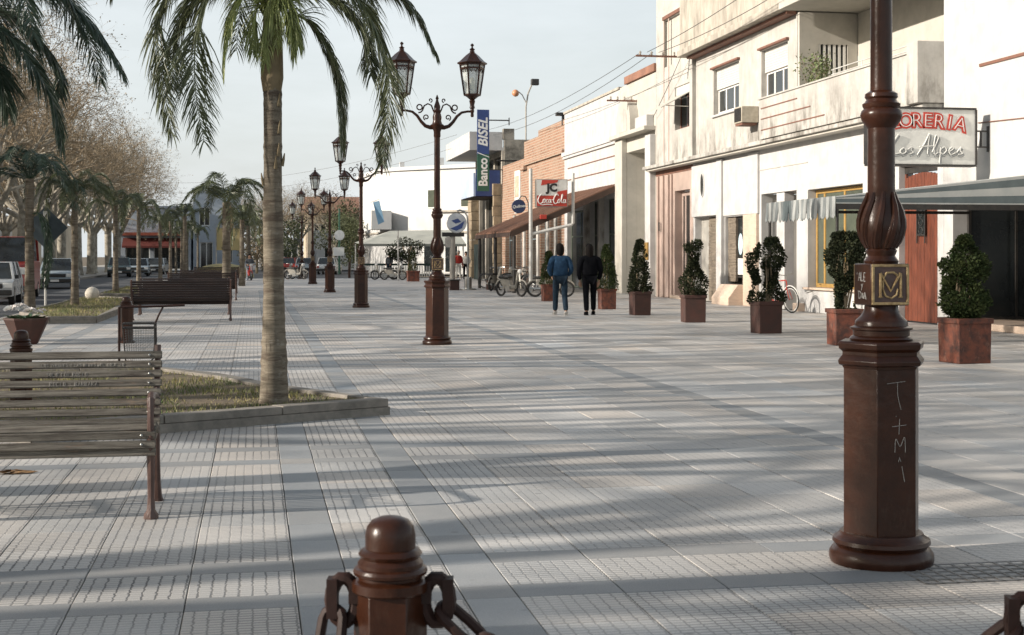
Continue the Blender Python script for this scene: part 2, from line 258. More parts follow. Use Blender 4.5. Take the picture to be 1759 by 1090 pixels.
# ---------------------------------------------------------------- mesh helpers
class MB:
    def __init__(s): s.v = []; s.f = []; s.uv = None
    def add(s, vs, fs):
        o = len(s.v); s.v += [tuple(p) for p in vs]; s.f += [tuple(i+o for i in f) for f in fs]; return s
    def box(s, x0, x1, y0, y1, z0, z1, M=None):
        vs = [(x, y, z) for z in (z0, z1) for (x, y) in ((x0, y0), (x1, y0), (x1, y1), (x0, y1))]
        if M is not None: vs = [M @ Vector(p) for p in vs]
        return s.add(vs, [(3, 2, 1, 0), (4, 5, 6, 7), (0, 1, 5, 4), (1, 2, 6, 5), (2, 3, 7, 6), (3, 0, 4, 7)])
    def beam(s, a, b, w, h, up=(0, 0, 1)):
        a = Vector(a); b = Vector(b); d = (b-a).normalized(); up = Vector(up)
        if abs(d.dot(up)) > .98: up = Vector((1, 0, 0))
        r = d.cross(up).normalized()*w/2; u = r.cross(d).normalized()*h/2
        vs = [a-r-u, a+r-u, a+r+u, a-r+u, b-r-u, b+r-u, b+r+u, b-r+u]
        return s.add(vs, [(0, 1, 2, 3), (7, 6, 5, 4), (0, 4, 5, 1), (1, 5, 6, 2), (2, 6, 7, 3), (3, 7, 4, 0)])
    def prism(s, poly, z0, z1, M=None):
        n = len(poly); vs = [(x, y, z0) for x, y in poly]+[(x, y, z1) for x, y in poly]
        if M is not None: vs = [M @ Vector(p) for p in vs]
        fs = [tuple(range(n-1, -1, -1)), tuple(range(n, 2*n))]+[(i, (i+1) % n, n+(i+1) % n, n+i) for i in range(n)]
        return s.add(vs, fs)
    def lathe(s, prof, n=24, ph=0, c=(0, 0), cap=True, M=None):
        vs = []; k = len(prof)
        for r, z in prof:
            for i in range(n):
                a = ph+2*PI*i/n; vs.append((c[0]+r*math.cos(a), c[1]+r*math.sin(a), z))
        if M is not None: vs = [M @ Vector(p) for p in vs]
        fs = [(j*n+i, j*n+(i+1) % n, (j+1)*n+(i+1) % n, (j+1)*n+i) for j in range(k-1) for i in range(n)]
        if cap: fs += [tuple(range(n-1, -1, -1)), tuple(range((k-1)*n, k*n))]
        return s.add(vs, fs)
    def tube(s, pts, rad, n=6, closed=False):
        pts = [Vector(p) for p in pts]; k = len(pts)
        if not hasattr(rad, '__len__'): rad = [rad]*k
        vs = []; prev = None
        for i, p in enumerate(pts):
            if closed: d = pts[(i+1) % k]-pts[i-1]
            else: d = pts[min(i+1, k-1)]-pts[max(i-1, 0)]
            d = d.normalized() if d.length > 1e-9 else Vector((0, 0, 1))
            if prev is None: r = d.orthogonal().normalized()
            else:
                r = prev-d*prev.dot(d); r = r.normalized() if r.length > 1e-6 else d.orthogonal().normalized()
            prev = r; u = d.cross(r)
            for j in range(n):
                a = 2*PI*j/n; vs.append(p+(r*math.cos(a)+u*math.sin(a))*rad[i])
        fs = [(i*n+j, i*n+(j+1) % n, (i+1)*n+(j+1) % n, (i+1)*n+j) for i in range(k-1) for j in range(n)]
        if closed: fs += [((k-1)*n+j, (k-1)*n+(j+1) % n, (j+1) % n, j) for j in range(n)]
        else: fs += [tuple(range(n-1, -1, -1)), tuple(range((k-1)*n, k*n))]
        return s.add(vs, fs)
    def quad(s, a, b, c, d): return s.add([a, b, c, d], [(0, 1, 2, 3)])
    def dome(s, c, r, n=14, m=6, sz=1, full=False):
        prof = []
        lo = -PI/2+.05 if full else 0
        for i in range(m+1):
            a = lo+(PI/2-.02-lo)*i/m; prof.append((r*math.cos(a), c[2]+r*sz*math.sin(a)))
        return s.lathe(prof, n, 0, (c[0], c[1]))
    def mesh(s, name, mat, smooth=35):
        me = bpy.data.meshes.new(name); me.from_pydata(s.v, [], s.f)
        if mat is not None: me.materials.append(mat)
        if smooth:
            me.polygons.foreach_set('use_smooth', [True]*len(me.polygons)); me.set_sharp_from_angle(angle=R(smooth))
        me.update(); return me
    def build(s, name, mat, parent=None, smooth=35, bev=0, loc=None):
        o = link(name, s.mesh(name, mat, smooth), parent)
        if loc: o.location = loc
        if bev:
            b = o.modifiers.new('bevel', 'BEVEL'); b.width = bev; b.segments = 2; b.limit_method = 'ANGLE'; b.angle_limit = R(40)
        return o
def link(name, me, parent=None):
    o = bpy.data.objects.new(name, me); C.objects.link(o)
    if parent is not None: o.parent = parent
    return o
def tag(o, label=None, cat=None, group=None, kind=None):
    if label: o['label'] = label
    if cat: o['category'] = cat
    if group: o['group'] = group
    if kind: o['kind'] = kind
    return o
def thing(name, label, cat, loc=(0, 0, 0), rz=0, group=None):
    o = bpy.data.objects.new(name, None); C.objects.link(o); o.location = loc; o.rotation_euler = (0, 0, rz)
    return tag(o, label, cat, group)
def dup(root, loc=None, rz=None, label=None, group=None, scale=None):
    r = root.copy(); C.objects.link(r)
    if loc is not None: r.location = loc
    if rz is not None: r.rotation_euler = (0, 0, rz)
    if scale: r.scale = (scale,)*3 if not hasattr(scale, '__len__') else scale
    if label: r['label'] = label
    if group: r['group'] = group
    for ch in list(root.children):
        c = ch.copy(); C.objects.link(c); c.parent = r
        for g in list(ch.children):
            d = g.copy(); C.objects.link(d); d.parent = c
    return r
def T(x=0, y=0, z=0, rz=0, rx=0, ry=0): return Matrix.Translation((x, y, z)) @ Matrix.Rotation(rz, 4, 'Z') @ Matrix.Rotation(ry, 4, 'Y') @ Matrix.Rotation(rx, 4, 'X')
def put(name, mb, mat, parent=None, **k): return mb.build(name, mat, parent, **k)
_dg = None
def text_mesh(body, size, mat, M, extrude=.01, shear=0, bold=0, align='CENTER', sx=1):
    """flat lettering as geometry; M maps text plane (x right, y up, z out)"""
    cu = bpy.data.curves.new('t', 'FONT'); cu.body = body; cu.size = size; cu.extrude = extrude; cu.shear = shear; cu.offset = bold; cu.align_x = align; cu.align_y = 'CENTER'; cu.resolution_u = 3
    o = bpy.data.objects.new('t', cu); C.objects.link(o); dg = bpy.context.evaluated_depsgraph_get()
    me = bpy.data.meshes.new_from_object(o.evaluated_get(dg)); bpy.data.objects.remove(o); bpy.data.curves.remove(cu)
    S = Matrix.Diagonal((sx, 1, 1, 1)); me.transform(M @ S); me.materials.clear(); me.materials.append(mat); return me
def strokes_mb(strokes, scale, M, r=.02, n=5):
    """handwriting: polylines in the unit plane turned into thin rods"""
    mb = MB()
    for st in strokes:
        pts = smooth_line([Vector((x*scale, y*scale, 0)) for x, y in st])
        mb.tube([M @ p for p in pts], r, n)
    return mb
def smooth_line(p, k=5):
    if len(p) < 3: return p
    out = []
    for i in range(len(p)-1):
        a = p[max(i-1, 0)]; b = p[i]; c = p[i+1]; d = p[min(i+2, len(p)-1)]
        for j in range(k):
            t = j/k; out.append(.5*((2*b)+(c-a)*t+(2*a-5*b+4*c-d)*t*t+(3*b-a-3*c+d)*t**3))
    out.append(p[-1]); return out
def FACE(x, y, z, rz=0): # plane seen from -Y: text x to +X, text y to +Z, out = -Y
    return Matrix.Translation((x, y, z)) @ Matrix.Rotation(rz, 4, 'Z') @ Matrix.Rotation(PI/2, 4, 'X')
def FACEX(x, y, z): # plane seen from -X: text x runs towards -Y, text y up
    return Matrix.Translation((x, y, z)) @ Matrix.Rotation(-PI/2, 4, 'Z') @ Matrix.Rotation(PI/2, 4, 'X')

# ================================================================ THE GROUND
tag(put('ground', MB().box(-900, 900, -60, 1800, -.4, -.16), SOIL), kind='structure')
tag(put('road', MB().box(-11.6, -5.95, -60, 420, -.2, -.12), ASPH), kind='structure')
tag(put('cross_street', MB().box(-5.95, 160, 96, 107, -.2, -.10), ASPH), kind='structure')
tag(put('far_road', MB().box(-5.95, 12, 107.02, 420, -.2, -.104), ASPH), kind='structure')
pave = put('plaza_base', MB().box(-5.8, 18, -4, 95.7, -.159, -.014), JOINT); tag(pave, kind='structure')
tag(put('far_pavement', MB().box(-24, -11.78, -40, 300, -.155, .0), CONC), kind='structure')
kb = MB(); y = -4
kerbp = MB()
for y in np.arange(-4, 95, 1.0): kerbp.box(-5.95, -5.8, y+.005, y+.995, -.19, .004)
for y in np.arange(-30, 200, 1.0): kerbp.box(-11.78, -11.6, y+.005, y+.995, -.19, .006)
tag(kerbp.build('road_kerb', KERB), kind='structure')

TX, TY = .48, .472
def bands(a0, t, lo, hi):
    """cells along one axis: (start, end, is_flat)"""
    seq = [(.5, 1), (1, 0), (.5, 1)]+[(1, 0)]*7; per = 9*t; out = []
    k = math.floor((lo-a0)/per)
    p = a0+k*per
    while p < hi:
        for wd, fl in seq:
            q = p+wd*t
            if q > lo and p < hi: out.append((p, q, fl))
            p = q
    return out
def tile_geo(x0, x1, y0, y1, z, g=.0026, ch=.003, d=.02):
    xa, xb, ya, yb = x0+g, x1-g, y0+g, y1-g
    v = [(xa, ya, z-d), (xb, ya, z-d), (xb, yb, z-d), (xa, yb, z-d), (xa, ya, z-ch), (xb, ya, z-ch), (xb, yb, z-ch), (xa, yb, z-ch),
         (xa+ch, ya+ch, z), (xb-ch, ya+ch, z), (xb-ch, yb-ch, z), (xa+ch, yb-ch, z)]
    f = [(8, 9, 10, 11)]+[(i, (i+1) % 4, 4+(i+1) % 4, 4+i) for i in range(4)]+[(4+i, 4+(i+1) % 4, 8+(i+1) % 4, 8+i) for i in range(4)]
    return v, f
def tile_mesh(name, V, F, mat, uvs, tones):
    me = bpy.data.meshes.new(name); me.from_pydata(V, [], F); me.materials.append(mat)
    ul = me.uv_layers.new(name='UVMap'); ul.data.foreach_set('uv', np.array(uvs, dtype=np.float32).ravel())
    ca = me.color_attributes.new('tone', 'FLOAT_COLOR', 'CORNER'); ca.data.foreach_set('color', np.array(tones, dtype=np.float32).ravel())
    return me
def uv_of(V, F, x0, y0): # eight long cells and twelve cross cells in a full tile
    return [((V[i][0]-x0)/TX*8, (V[i][1]-y0)/TY*12) for f in F for i in f]
def tone_of(): 
    t = random.gauss(.99, .08); b = random.gauss(0, .022); return (t*(1+b), t, t*(1-b), 1)
cells = []
ys = bands(6.145, TY, -1.5, 62)
for (y0, y1, fy) in ys:
    for (x0, x1, fx) in bands(.186, TX, -5.7, 4.745-.01):
        k = 'flat' if (fx or fy) else 'rib'
        cells.append((x0, x1, y0, y1, k))
# plain slabs on the shop side
for i in range(21):
    for j in range(67):
        x0 = 4.745+.48*i*.97+.0; y0 = -1.6+j*.944+(0.472 if i % 2 else 0)
        cells.append((x0, x0+.4656, y0, y0+.944, 'slab'))
FW = (math.sin(R(CAM_YAW)), math.cos(R(CAM_YAW)))
def depth_px(x, y):
    Z = x*FW[0]+y*FW[1]; X = x*FW[1]-y*FW[0]
    return Z, (879.5+2443*X/Z if Z > .5 else -1e9)
vis = []
for i, (x0, x1, y0, y1, k) in enumerate(cells):
    cx, cy = (x0+x1)/2, (y0+y1)/2; Z, u = depth_px(cx, cy)
    if Z > 5.3 and -60 < u < 1820: vis.append((Z, i))
vis.sort(); near = set(i for Z, i in vis[:298])
MT = {'rib': RIB, 'flat': FLAT, 'slab': PINKSLAB}; cache = {}
stuff = {'rib': ([], [], [], []), 'flat': ([], [], [], []), 'slab': ([], [], [], [])}
for i, (x0, x1, y0, y1, k) in enumerate(cells):
    wx, wy = x1-x0, y1-y0
    if i in near:
        key = (k, round(wx, 2), round(wy, 2), random.randrange(7))
        if key not in cache:
            V, F = tile_geo(0, wx, 0, wy, 0); tn = tone_of()
            cache[key] = tile_mesh('paving_tile', V, F, MT[k], uv_of(V, F, 0, 0), [tn]*sum(len(f) for f in F))
        o = link('paving_tile', cache[key], pave); o.location = (x0, y0, random.uniform(-.0016, .0016)); o.rotation_euler = (random.gauss(0, .0014), random.gauss(0, .0014), random.gauss(0, .0012))
    else:
        V, F = tile_geo(x0, x1, y0, y1, random.uniform(-.0016, .0016)); sV, sF, sU, sT = stuff[k]; o = len(sV); tn = tone_of()
        sU += uv_of(V, F, x0, y0); sT += [tn]*sum(len(f) for f in F); sV += V; sF += [tuple(a+o for a in f) for f in F]
for k, (sV, sF, sU, sT) in stuff.items():
    o = link({'rib': 'ribbed_paving', 'flat': 'flat_paving_band', 'slab': 'plain_paving'}[k], tile_mesh('paving', sV, sF, MT[k], sU, sT), pave); tag(o, kind='stuff')
fv, ff = [(-5.75, 62.2, -.001), (14.6, 62.2, -.001), (14.6, 95.6, -.001), (-5.75, 95.6, -.001)], [(0, 1, 2, 3)]
link('far_paving', tile_mesh('far_paving', fv, ff, PINKSLAB, [(0, 0)]*4, [(1, 1, 1, 1)]*4), pave)
# iron hatch frame let into the paving beside the near lamp
hb = MB()
for i in range(11): hb.box(3.02+i*.075, 3.035+i*.075, 6.05, 6.42, .0005, .004)
for j in range(6): hb.box(3.02, 3.785, 6.05+j*.073, 6.062+j*.073, .001, .0045)
tag(hb.build('drain_grating', pm('grating_iron', (.14, .14, .135), (.22, .215, .21), rough=.7)), 'small iron drain grating let into the paving at the foot of the near lamp post', 'grating')

def grass_patch(name, poly, n, z, h=.05, mat=GRASS, parent=None):
    P = [Vector((p[0], p[1], 0)) for p in poly]; x0 = min(p.x for p in P); x1 = max(p.x for p in P); y0 = min(p.y for p in P); y1 = max(p.y for p in P)
    def inside(x, y):
        c = False; j = len(P)-1
        for i in range(len(P)):
            if (P[i].y > y) != (P[j].y > y) and x < (P[j].x-P[i].x)*(y-P[i].y)/(P[j].y-P[i].y)+P[i].x: c = not c
            j = i
        return c
    V = []; F = []; k = 0
    from mathutils import noise
    while k < n:
        x = random.uniform(x0, x1); y = random.uniform(y0, y1); k += 1
        if not inside(x, y): continue
        q = noise.noise(Vector((x*1.4, y*1.4, 3)))
        if q < -.28 and random.random() < .8: continue
        hh = h*random.uniform(.4, 1.2)*(1+q); a = random.uniform(0, 2*PI); dx, dy = math.cos(a)*.006, math.sin(a)*.006; lx, ly = random.gauss(0, .025), random.gauss(0, .025)
        o = len(V); V += [(x-dx, y-dy, z), (x+dx, y+dy, z), (x+lx, y+ly, z+hh)]; F.append((o, o+1, o+2))
    me = bpy.data.meshes.new(name); me.from_pydata(V, [], F); me.materials.append(mat); o = link(name, me, parent); return tag(o, kind='stuff')
def inset(poly, d):
    c = Vector((sum(p[0] for p in poly)/len(poly), sum(p[1] for p in poly)/len(poly)))
    return [tuple(c+(Vector(p)-c)*(1-d/(Vector(p)-c).length)) for p in poly]
def bed(name, label, poly, n, kw=.20, h=.15, gh=.05, stone=1.05):
    """raised bed: kerb stones one by one on a footing course, soil, grass"""
    t = thing(name, label, 'planting bed', (poly[0][0], poly[0][1], 0)); o = Vector((poly[0][0], poly[0][1]))
    loc = [(p[0]-o.x, p[1]-o.y) for p in poly]; inn = inset(loc, kw)
    put('soil', MB().prism(inset(loc, kw*.6), -.01, h-.035), SOIL, t, smooth=0)
    m = len(loc)
    for i in range(m):
        a, b = Vector(loc[i]), Vector(loc[(i+1) % m]); ia, ib = Vector(inn[i]), Vector(inn[(i+1) % m]); L_ = (b-a).length; k = max(1, round(L_/stone))
        for j in range(k):
            s0, s1 = j/k+.004/L_, (j+1)/k-.004/L_
            q = [a.lerp(b, s0), a.lerp(b, s1), ia.lerp(ib, s1), ia.lerp(ib, s0)]
            cen = sum(q, Vector((0, 0)))/4; q2 = [cen+(p-cen)*1.0 for p in q]
            hh = h+random.uniform(-.004, .004)
            put('kerb_stone', MB().prism([tuple(p) for p in q2], .075, hh), KERB, t, bev=.008)
        q = [a, b, ib, ia]
        nrm = Vector(((b-a).y, -(b-a).x)).normalized()*.012
        put('footing', MB().prism([tuple(a+nrm), tuple(b+nrm), tuple(ib), tuple(ia)], -.005, .0745), KERB, t, smooth=0)
    g = grass_patch('grass', [(p[0], p[1]) for p in inn], n, h-.045, gh, parent=t)
    return t
bed('grass_bed', 'raised grass bed with a pointed stone kerb around the big palm', [(1.25, 13.42), (.36, 14.95), (-.37, 16.65), (-1.2, 17.9), (-3.9, 17.9), (-3.9, 13.2), (-1.75, 11.86)], 15000, gh=.055)
bed('grass_bed', 'long raised grass bed behind the flower bowl at the roadside', [(-3.46, 32.75), (-3.4, 39.6), (-3.4, 47), (-5.6, 50), (-5.6, 36.0), (-4.45, 32.75)], 9000, kw=.25, stone=1.4, gh=.08)
bed('grass_bed', 'strip of grass along the kerb beside the white stone ball', [(-3.9, 52), (-3.9, 64), (-5.6, 66), (-5.6, 53.4)], 3500, kw=.25, stone=2, gh=.09)

# ================================================================ STREET LAMPS
HEX = R(30)   # hexagon with one face looking at -Y
def hexlathe(mb, prof): return mb.lathe(prof, 6, HEX-R(30))
def lantern(parent, x, z):
    k = MB()   # frame: hexagonal, wide at the eaves
    n = 6; rb, rt, z0, z1 = .135, .212, z+.235, z+.76
    for i in range(6):
        a = 2*PI*i/6
        k.beam((x+rb*math.cos(a), rb*math.sin(a), z0), (x+rt*math.cos(a), rt*math.sin(a), z1), .026, .026)
        b = 2*PI*(i+1)/6
        for r_, zz, hh in ((rb, z0, .03), (rt, z1, .045), (rt*.93, z1-.075, .03)):
            k.beam((x+r_*math.cos(a), r_*math.sin(a), zz), (x+r_*math.cos(b), r_*math.sin(b), zz), .022, hh)
        # trefoil tracery under the eaves
        pa = Vector((x+rt*.93*math.cos(a), rt*.93*math.sin(a), z1-.09)); pb = Vector((x+rt*.93*math.cos(b), rt*.93*math.sin(b), z1-.09))
        for s in range(3):
            c0 = pa.lerp(pb, s/3); c1 = pa.lerp(pb, (s+1)/3); mid = (c0+c1)/2+Vector((0, 0, -.0 if s != 1 else .045))
            k.tube([c0+Vector((0, 0, -.055)), mid+Vector((0, 0, .0)), c1+Vector((0, 0, -.055))], .006, 4)
    k.lathe([(.03, z0-.235), (.048, z0-.22), (.036, z0-.17), (.052, z0-.10), (.04, z0-.08), (.10, z0-.03), (.14, z0-.006)], 12, 0, (x, 0))
    f = k.build('lantern_frame', RED, parent)
    r = MB().lathe([(rt+.042, z1+.0), (rt+.048, z1+.022), (rt+.0, z1+.05), (.11, z1+.15), (.045, z1+.20), (.035, z1+.24), (.05, z1+.255), (.02, z1+.275), (.012, z1+.30), (.03, z1+.315), (.028, z1+.335), (.006, z1+.355)], 6, 0, (x, 0))
    r.build('lantern_roof', RED, parent, smooth=30)
    g = MB().lathe([(rb-.012, z0+.012), (rt-.018, z1-.02)], 6, 0, (x, 0), cap=False); g.build('lantern_glass', LENS, parent, smooth=0)
    MB().lathe([(.03, z0), (.036, z0+.05), (.028, z0+.06), (.042, z0+.12), (.045, z0+.26), (.02, z0+.30)], 10, 0, (x, 0)).build('bulb', BULB, parent)
def spiral(c, r0, r1, a0, turns, n=14, flip=1):
    return [Vector((c[0]+flip*(r0+(r1-r0)*i/n)*math.cos(a0+turns*2*PI*i/n), 0, c[1]+(r0+(r1-r0)*i/n)*math.sin(a0+turns*2*PI*i/n))) for i in range(n+1)]
def make_lamp(label):
    t = thing('street_lamp', label, 'street lamp', (0, 0, 0), 0, 'twin lantern street lamps along the plaza')
    base = MB().lathe([(.245, 0), (.252, .02), (.25, .05), (.232, .075), (.22, .083), (.236, .10), (.232, .118), (.205, .135), (.198, .15)], 32)
    base.build('base_ring', RED, t)
    ped = MB(); ped.lathe([(.196, .13), (.196, .955)], 6, 0)
    ped.build('pedestal', RED, t, smooth=20, bev=.004)
    cap = MB().lathe([(.196, .95), (.205, .965), (.222, .972), (.226, .99), (.212, 1.008), (.203, 1.018), (.203, 1.035), (.222, 1.05), (.226, 1.075), (.215, 1.085), (.12, 1.088)], 6, 0)
    cap.build('pedestal_cap', RED, t, smooth=20, bev=.003)
    MB().lathe([(.148, 1.086), (.153, 1.095), (.146, 1.105), (.136, 1.11), (.136, 1.135), (.150, 1.14), (.150, 1.150), (.128, 1.158), (.126, 1.178), (.122, 1.185), (.10, 1.205), (.084, 1.232), (.08, 1.262), (.06, 1.262)], 32).build('moulded_neck', RED, t)
    bx = MB(); bx.box(-.099, .099, -.099, .099, 1.258, 1.462); bx.build('emblem_box', RED, t, bev=.006)
    for s in range(4):   # gilded frame and the interlaced letters on every second face
        Mx = Matrix.Rotation(s*PI/2, 4, 'Z')
        if s % 2: continue
        fr = MB()
        for (a, b, c, d) in ((-.096, .096, 1.262, 1.275), (-.096, .096, 1.446, 1.459), (-.096, -.083, 1.275, 1.446), (.083, .096, 1.275, 1.446)):
            fr.box(a, b, -.107, -.0985, c, d, Mx)
        e = fr.build('emblem_frame', BRONZE, t, bev=.002)
        MB().box(-.083, .083, -.1012, -.0992, 1.275, 1.446, Mx).build('emblem_panel', IRON, e, smooth=0)
        lt = MB()
        def st(pts, r=.0072): lt.tube([Mx @ Vector((x, -.104, 1.36+z)) for x, z in pts], r, 6)
        st([(-.052, -.06), (-.052, .055)]); st([(.052, -.06), (.052, .055)]); st([(-.052, .055), (0, -.03), (.052, .055)])
        st([(-.062, -.06), (-.04, -.06)], .004); st([(.04, -.06), (.062, -.06)], .004)
        st([(.036, .045), (.015, .06), (-.02, .058), (-.038, .03), (-.04, -.02), (-.025, -.055), (.005, -.066), (.03, -.05), (.036, -.02)], .0055)
        lt.build('monogram', BRONZE, e)
    MB().lathe([(.08, 1.46), (.084, 1.475), (.076, 1.485), (.066, 1.50), (.072, 1.515), (.076, 1.525), (.07, 1.535)], 28).build('neck_ring', RED, t)
    tu = MB().lathe([(.066, 1.53), (.086, 1.56), (.098, 1.60), (.102, 1.645), (.096, 1.69), (.083, 1.73), (.07, 1.765), (.064, 1.80)], 28)
    for i in range(8):   # twisted acanthus leaves standing proud of the bulb
        a0 = 2*PI*i/8
        for (off, rr) in ((0, .015), (.22, .010), (-.22, .010)):
            pts = []
            for j in range(9):
                q = j/8; zz = 1.54+.27*q; rad = .07+.036*math.sin(PI*min(1, q*1.05)**.85)-.008*q
                a = a0+off*(1-q)*math.cos(q*1.6)+.55*q
                pts.append((rad*math.cos(a), rad*math.sin(a), zz))
            tu.tube(pts, [rr*(.5+.8*math.sin(PI*(.12+.8*j/8))) for j in range(9)], 6)
    tu.build('leaf_bulb', RED, t)
    sh = MB().lathe([(.066, 1.75), (.0655, 2.13)], 28); sh.lathe([(.053, 2.30), (.050, 3.52)], 28); sh.build('shaft', RED, t)
    MB().lathe([(.066, 2.125), (.078, 2.14), (.094, 2.165), (.102, 2.19), (.096, 2.212), (.084, 2.222), (.09, 2.232), (.092, 2.245), (.078, 2.255), (.072, 2.268), (.08, 2.278), (.078, 2.295), (.054, 2.31)], 32).build('collar', RED, t)
    MB().lathe([(.05, 3.50), (.06, 3.53), (.058, 3.60), (.072, 3.64), (.11, 3.69), (.118, 3.715), (.085, 3.74), (.07, 3.79), (.078, 3.85), (.06, 3.92), (.07, 3.945), (.05, 3.98), (.055, 4.03), (.025, 4.12), (.018, 4.15), (.03, 4.165), (.005, 4.23)], 16).build('finial', RED, t)
    for s in (-1, 1):
        ar = MB()
        ar.tube([(s*x, 0, z) for x, z in ((.03, 3.675), (.12, 3.675), (.20, 3.70), (.27, 3.77), (.34, 3.87), (.42, 3.935), (.52, 3.955), (.60, 3.955))], [.036, .036, .032, .028, .025, .022, .02, .02], 8)
        ar.tube(spiral((s*.30, 4.015), .045, .045, 0, 1, 14, s), .012, 6)
        ar.tube(spiral((s*.185, 3.845), .052, .018, -1.2, 1.15, 14, s), .011, 6)
        ar.tube([(s*x, 0, z) for x, z in ((.06, 3.95), (.10, 4.05), (.16, 4.075), (.22, 4.04), (.25, 3.96), (.28, 3.93), (.32, 3.92))], .013, 6)
        ar.tube(spiral((s*.115, 4.135), .036, .012, -PI/2, -.95, 12, s), .010, 6)
        ar.lathe([(.018, 3.86), (.03, 3.88), (.024, 3.93), (.036, 3.955), (.03, 4.0)], 10, 0, (s*.60, 0))
        ar.build('arm', RED, t)
        lantern(t, s*.60, 4.0)
    return t
LAMPY = [6.55, 23.95, 41.4, 58.8, 76.3, 93.6]
LAMPL = ['large brown lamp post in the right foreground with scratched pedestal and gilded monogram box',
         'brown twin lantern lamp standing clear in mid plaza under the palm fronds',
         'third brown lamp along the row, its right lantern behind a palm frond',
         'fourth brown twin lamp along the row, in front of the white parked car',
         'fifth brown twin lamp along the row with a rust red pedestal',
         'farthest brown twin lamp beside the standing person in dark clothes']
lamp = make_lamp(LAMPL[0]); lamp.location = (3.03, LAMPY[0], 0)
for i in range(1, 6): dup(lamp, (3.05, LAMPY[i], 0), random.uniform(-.05, .05), LAMPL[i])
# scratched writing on the near lamp only
sc1 = strokes_mb([[(-.5, 1.95), (.55, 2.02)], [(.1, 1.98), (.12, 1.55), (.3, 1.1)], [(0, .9), (.03, .87)], [(-.2, .55), (.6, .6)], [(.22, .8), (.18, .3)],
                  [(-.05, -.3), (.0, .15), (.25, -.1), (.5, .2), (.55, -.3)], [(.15, -.6), (.2, -.5)], [(.35, -.75), (.5, -1.25)], [(.2, -.45), (.3, -.6)]], .115,
                 Matrix.Translation((-.005, -.1712, .60)) @ Matrix.Rotation(PI/2, 4, 'X') @ Matrix.Diagonal((.78, 1.28, 1, 1)), .0013, 4)
sc1.build('scratched_letters', CHALK, lamp)
sc2 = MB()
for st in [[(-.75, .62), (-.72, .75)], [(-.55, .2), (-.35, .75), (-.2, .2)], [(-.48, .42), (-.25, .42)], [(-.1, .78), (-.1, .22), (.15, .25)], [(.52, .72), (.28, .7), (.28, .2), (.52, .2)], [(.28, .45), (.45, .45)],
           [(-.1, .0), (.02, -.18)], [(.15, .02), (-.1, -.42)], [(-.5, -.5), (-.48, -.95)], [(-.62, -.48), (-.3, -.5), (-.1, -.7), (-.25, -.92), (-.48, -.95)], [(0, -.95), (.1, -.6), (.25, -.95), (.12, -.8)], [(.35, -.95), (.42, -.55), (.62, -1.0)], [(.36, -.78), (.56, -.8)]]:
    # written on the -X face of the box: text runs towards -Y
    sc2.tube(smooth_line([Vector((-.1003, -x*.075-.0, 1.362+z*.075)) for x, z in st]), .0022, 4)
sc2.build('scratched_name', CHALK, lamp)

# ================================================================ BOLLARDS AND CHAIN
def make_bollard(label):
    t = thing('bollard', label, 'bollard', (0, 0, 0), 0, 'dark red iron bollards')
    MB().lathe([(.13, 0), (.13, .03), (.11, .05)], 24).build('foot', RED, t)
    MB().lathe([(.099, .03), (.099, .60)], 6, 0).build('post', RED, t, smooth=20, bev=.003)
    MB().lathe([(.099, .60), (.104, .605), (.104, .628), (.097, .632), (.086, .636), (.086, .643), (.098, .648), (.1, .656), (.096, .664), (.088, .668), (.088, .678), (.078, .690), (.082, .695), (.086, .702), (.078, .712), (.068, .716),
                (.068, .75), (.063, .773), (.05, .79), (.028, .799), (.004, .802)], 32).build('cap', RED, t)
    return t
def ring_lug(parent, side):
    m = MB(); pts = []
    for i in range(14):
        a = 2*PI*i/14; pts.append((side*(.125+.034*math.cos(a)), .0, .575+.060*math.sin(a)))
    m.tube(pts, .019, 8, closed=True); m.beam((side*.07, 0, .60), (side*.11, 0, .60), .05, .06); m.beam((side*.155, 0, .53), (side*.155, 0, .635), .05, .028); m.build('chain_lug', DARKRED, parent)
bol = make_bollard('dark red domed bollard with chain lugs close to the camera'); bol.location = (.36, 3.82, 0); bol.rotation_euler = (0, 0, R(-10))
ring_lug(bol, 1); ring_lug(bol, -1)
b2 = thing('bollard', 'dark red bollard behind the near bench whose domed top alone shows', 'bollard', (-2.16, 14.0, 0), R(5), 'dark red iron bollards')
for ch in bol.children:
    if 'lug' not in ch.name: c = ch.copy(); C.objects.link(c); c.parent = b2
b3 = thing('bollard', 'dark bollard standing at the wire litter basket near the second bench', 'bollard', (-2.17, 25.3, 0), R(-6), 'dark red iron bollards')
for ch in bol.children:
    if 'lug' not in ch.name: c = ch.copy(); C.objects.link(c); c.parent = b3
b3.scale = (1.12, 1.12, 1.0)
b4 = thing('bollard', 'dark red bollard at the right end of the chain', 'bollard', (2.04, 3.28, 0), R(-16), 'dark red iron bollards')
for ch in list(bol.children): c = ch.copy(); C.objects.link(c); c.parent = b4
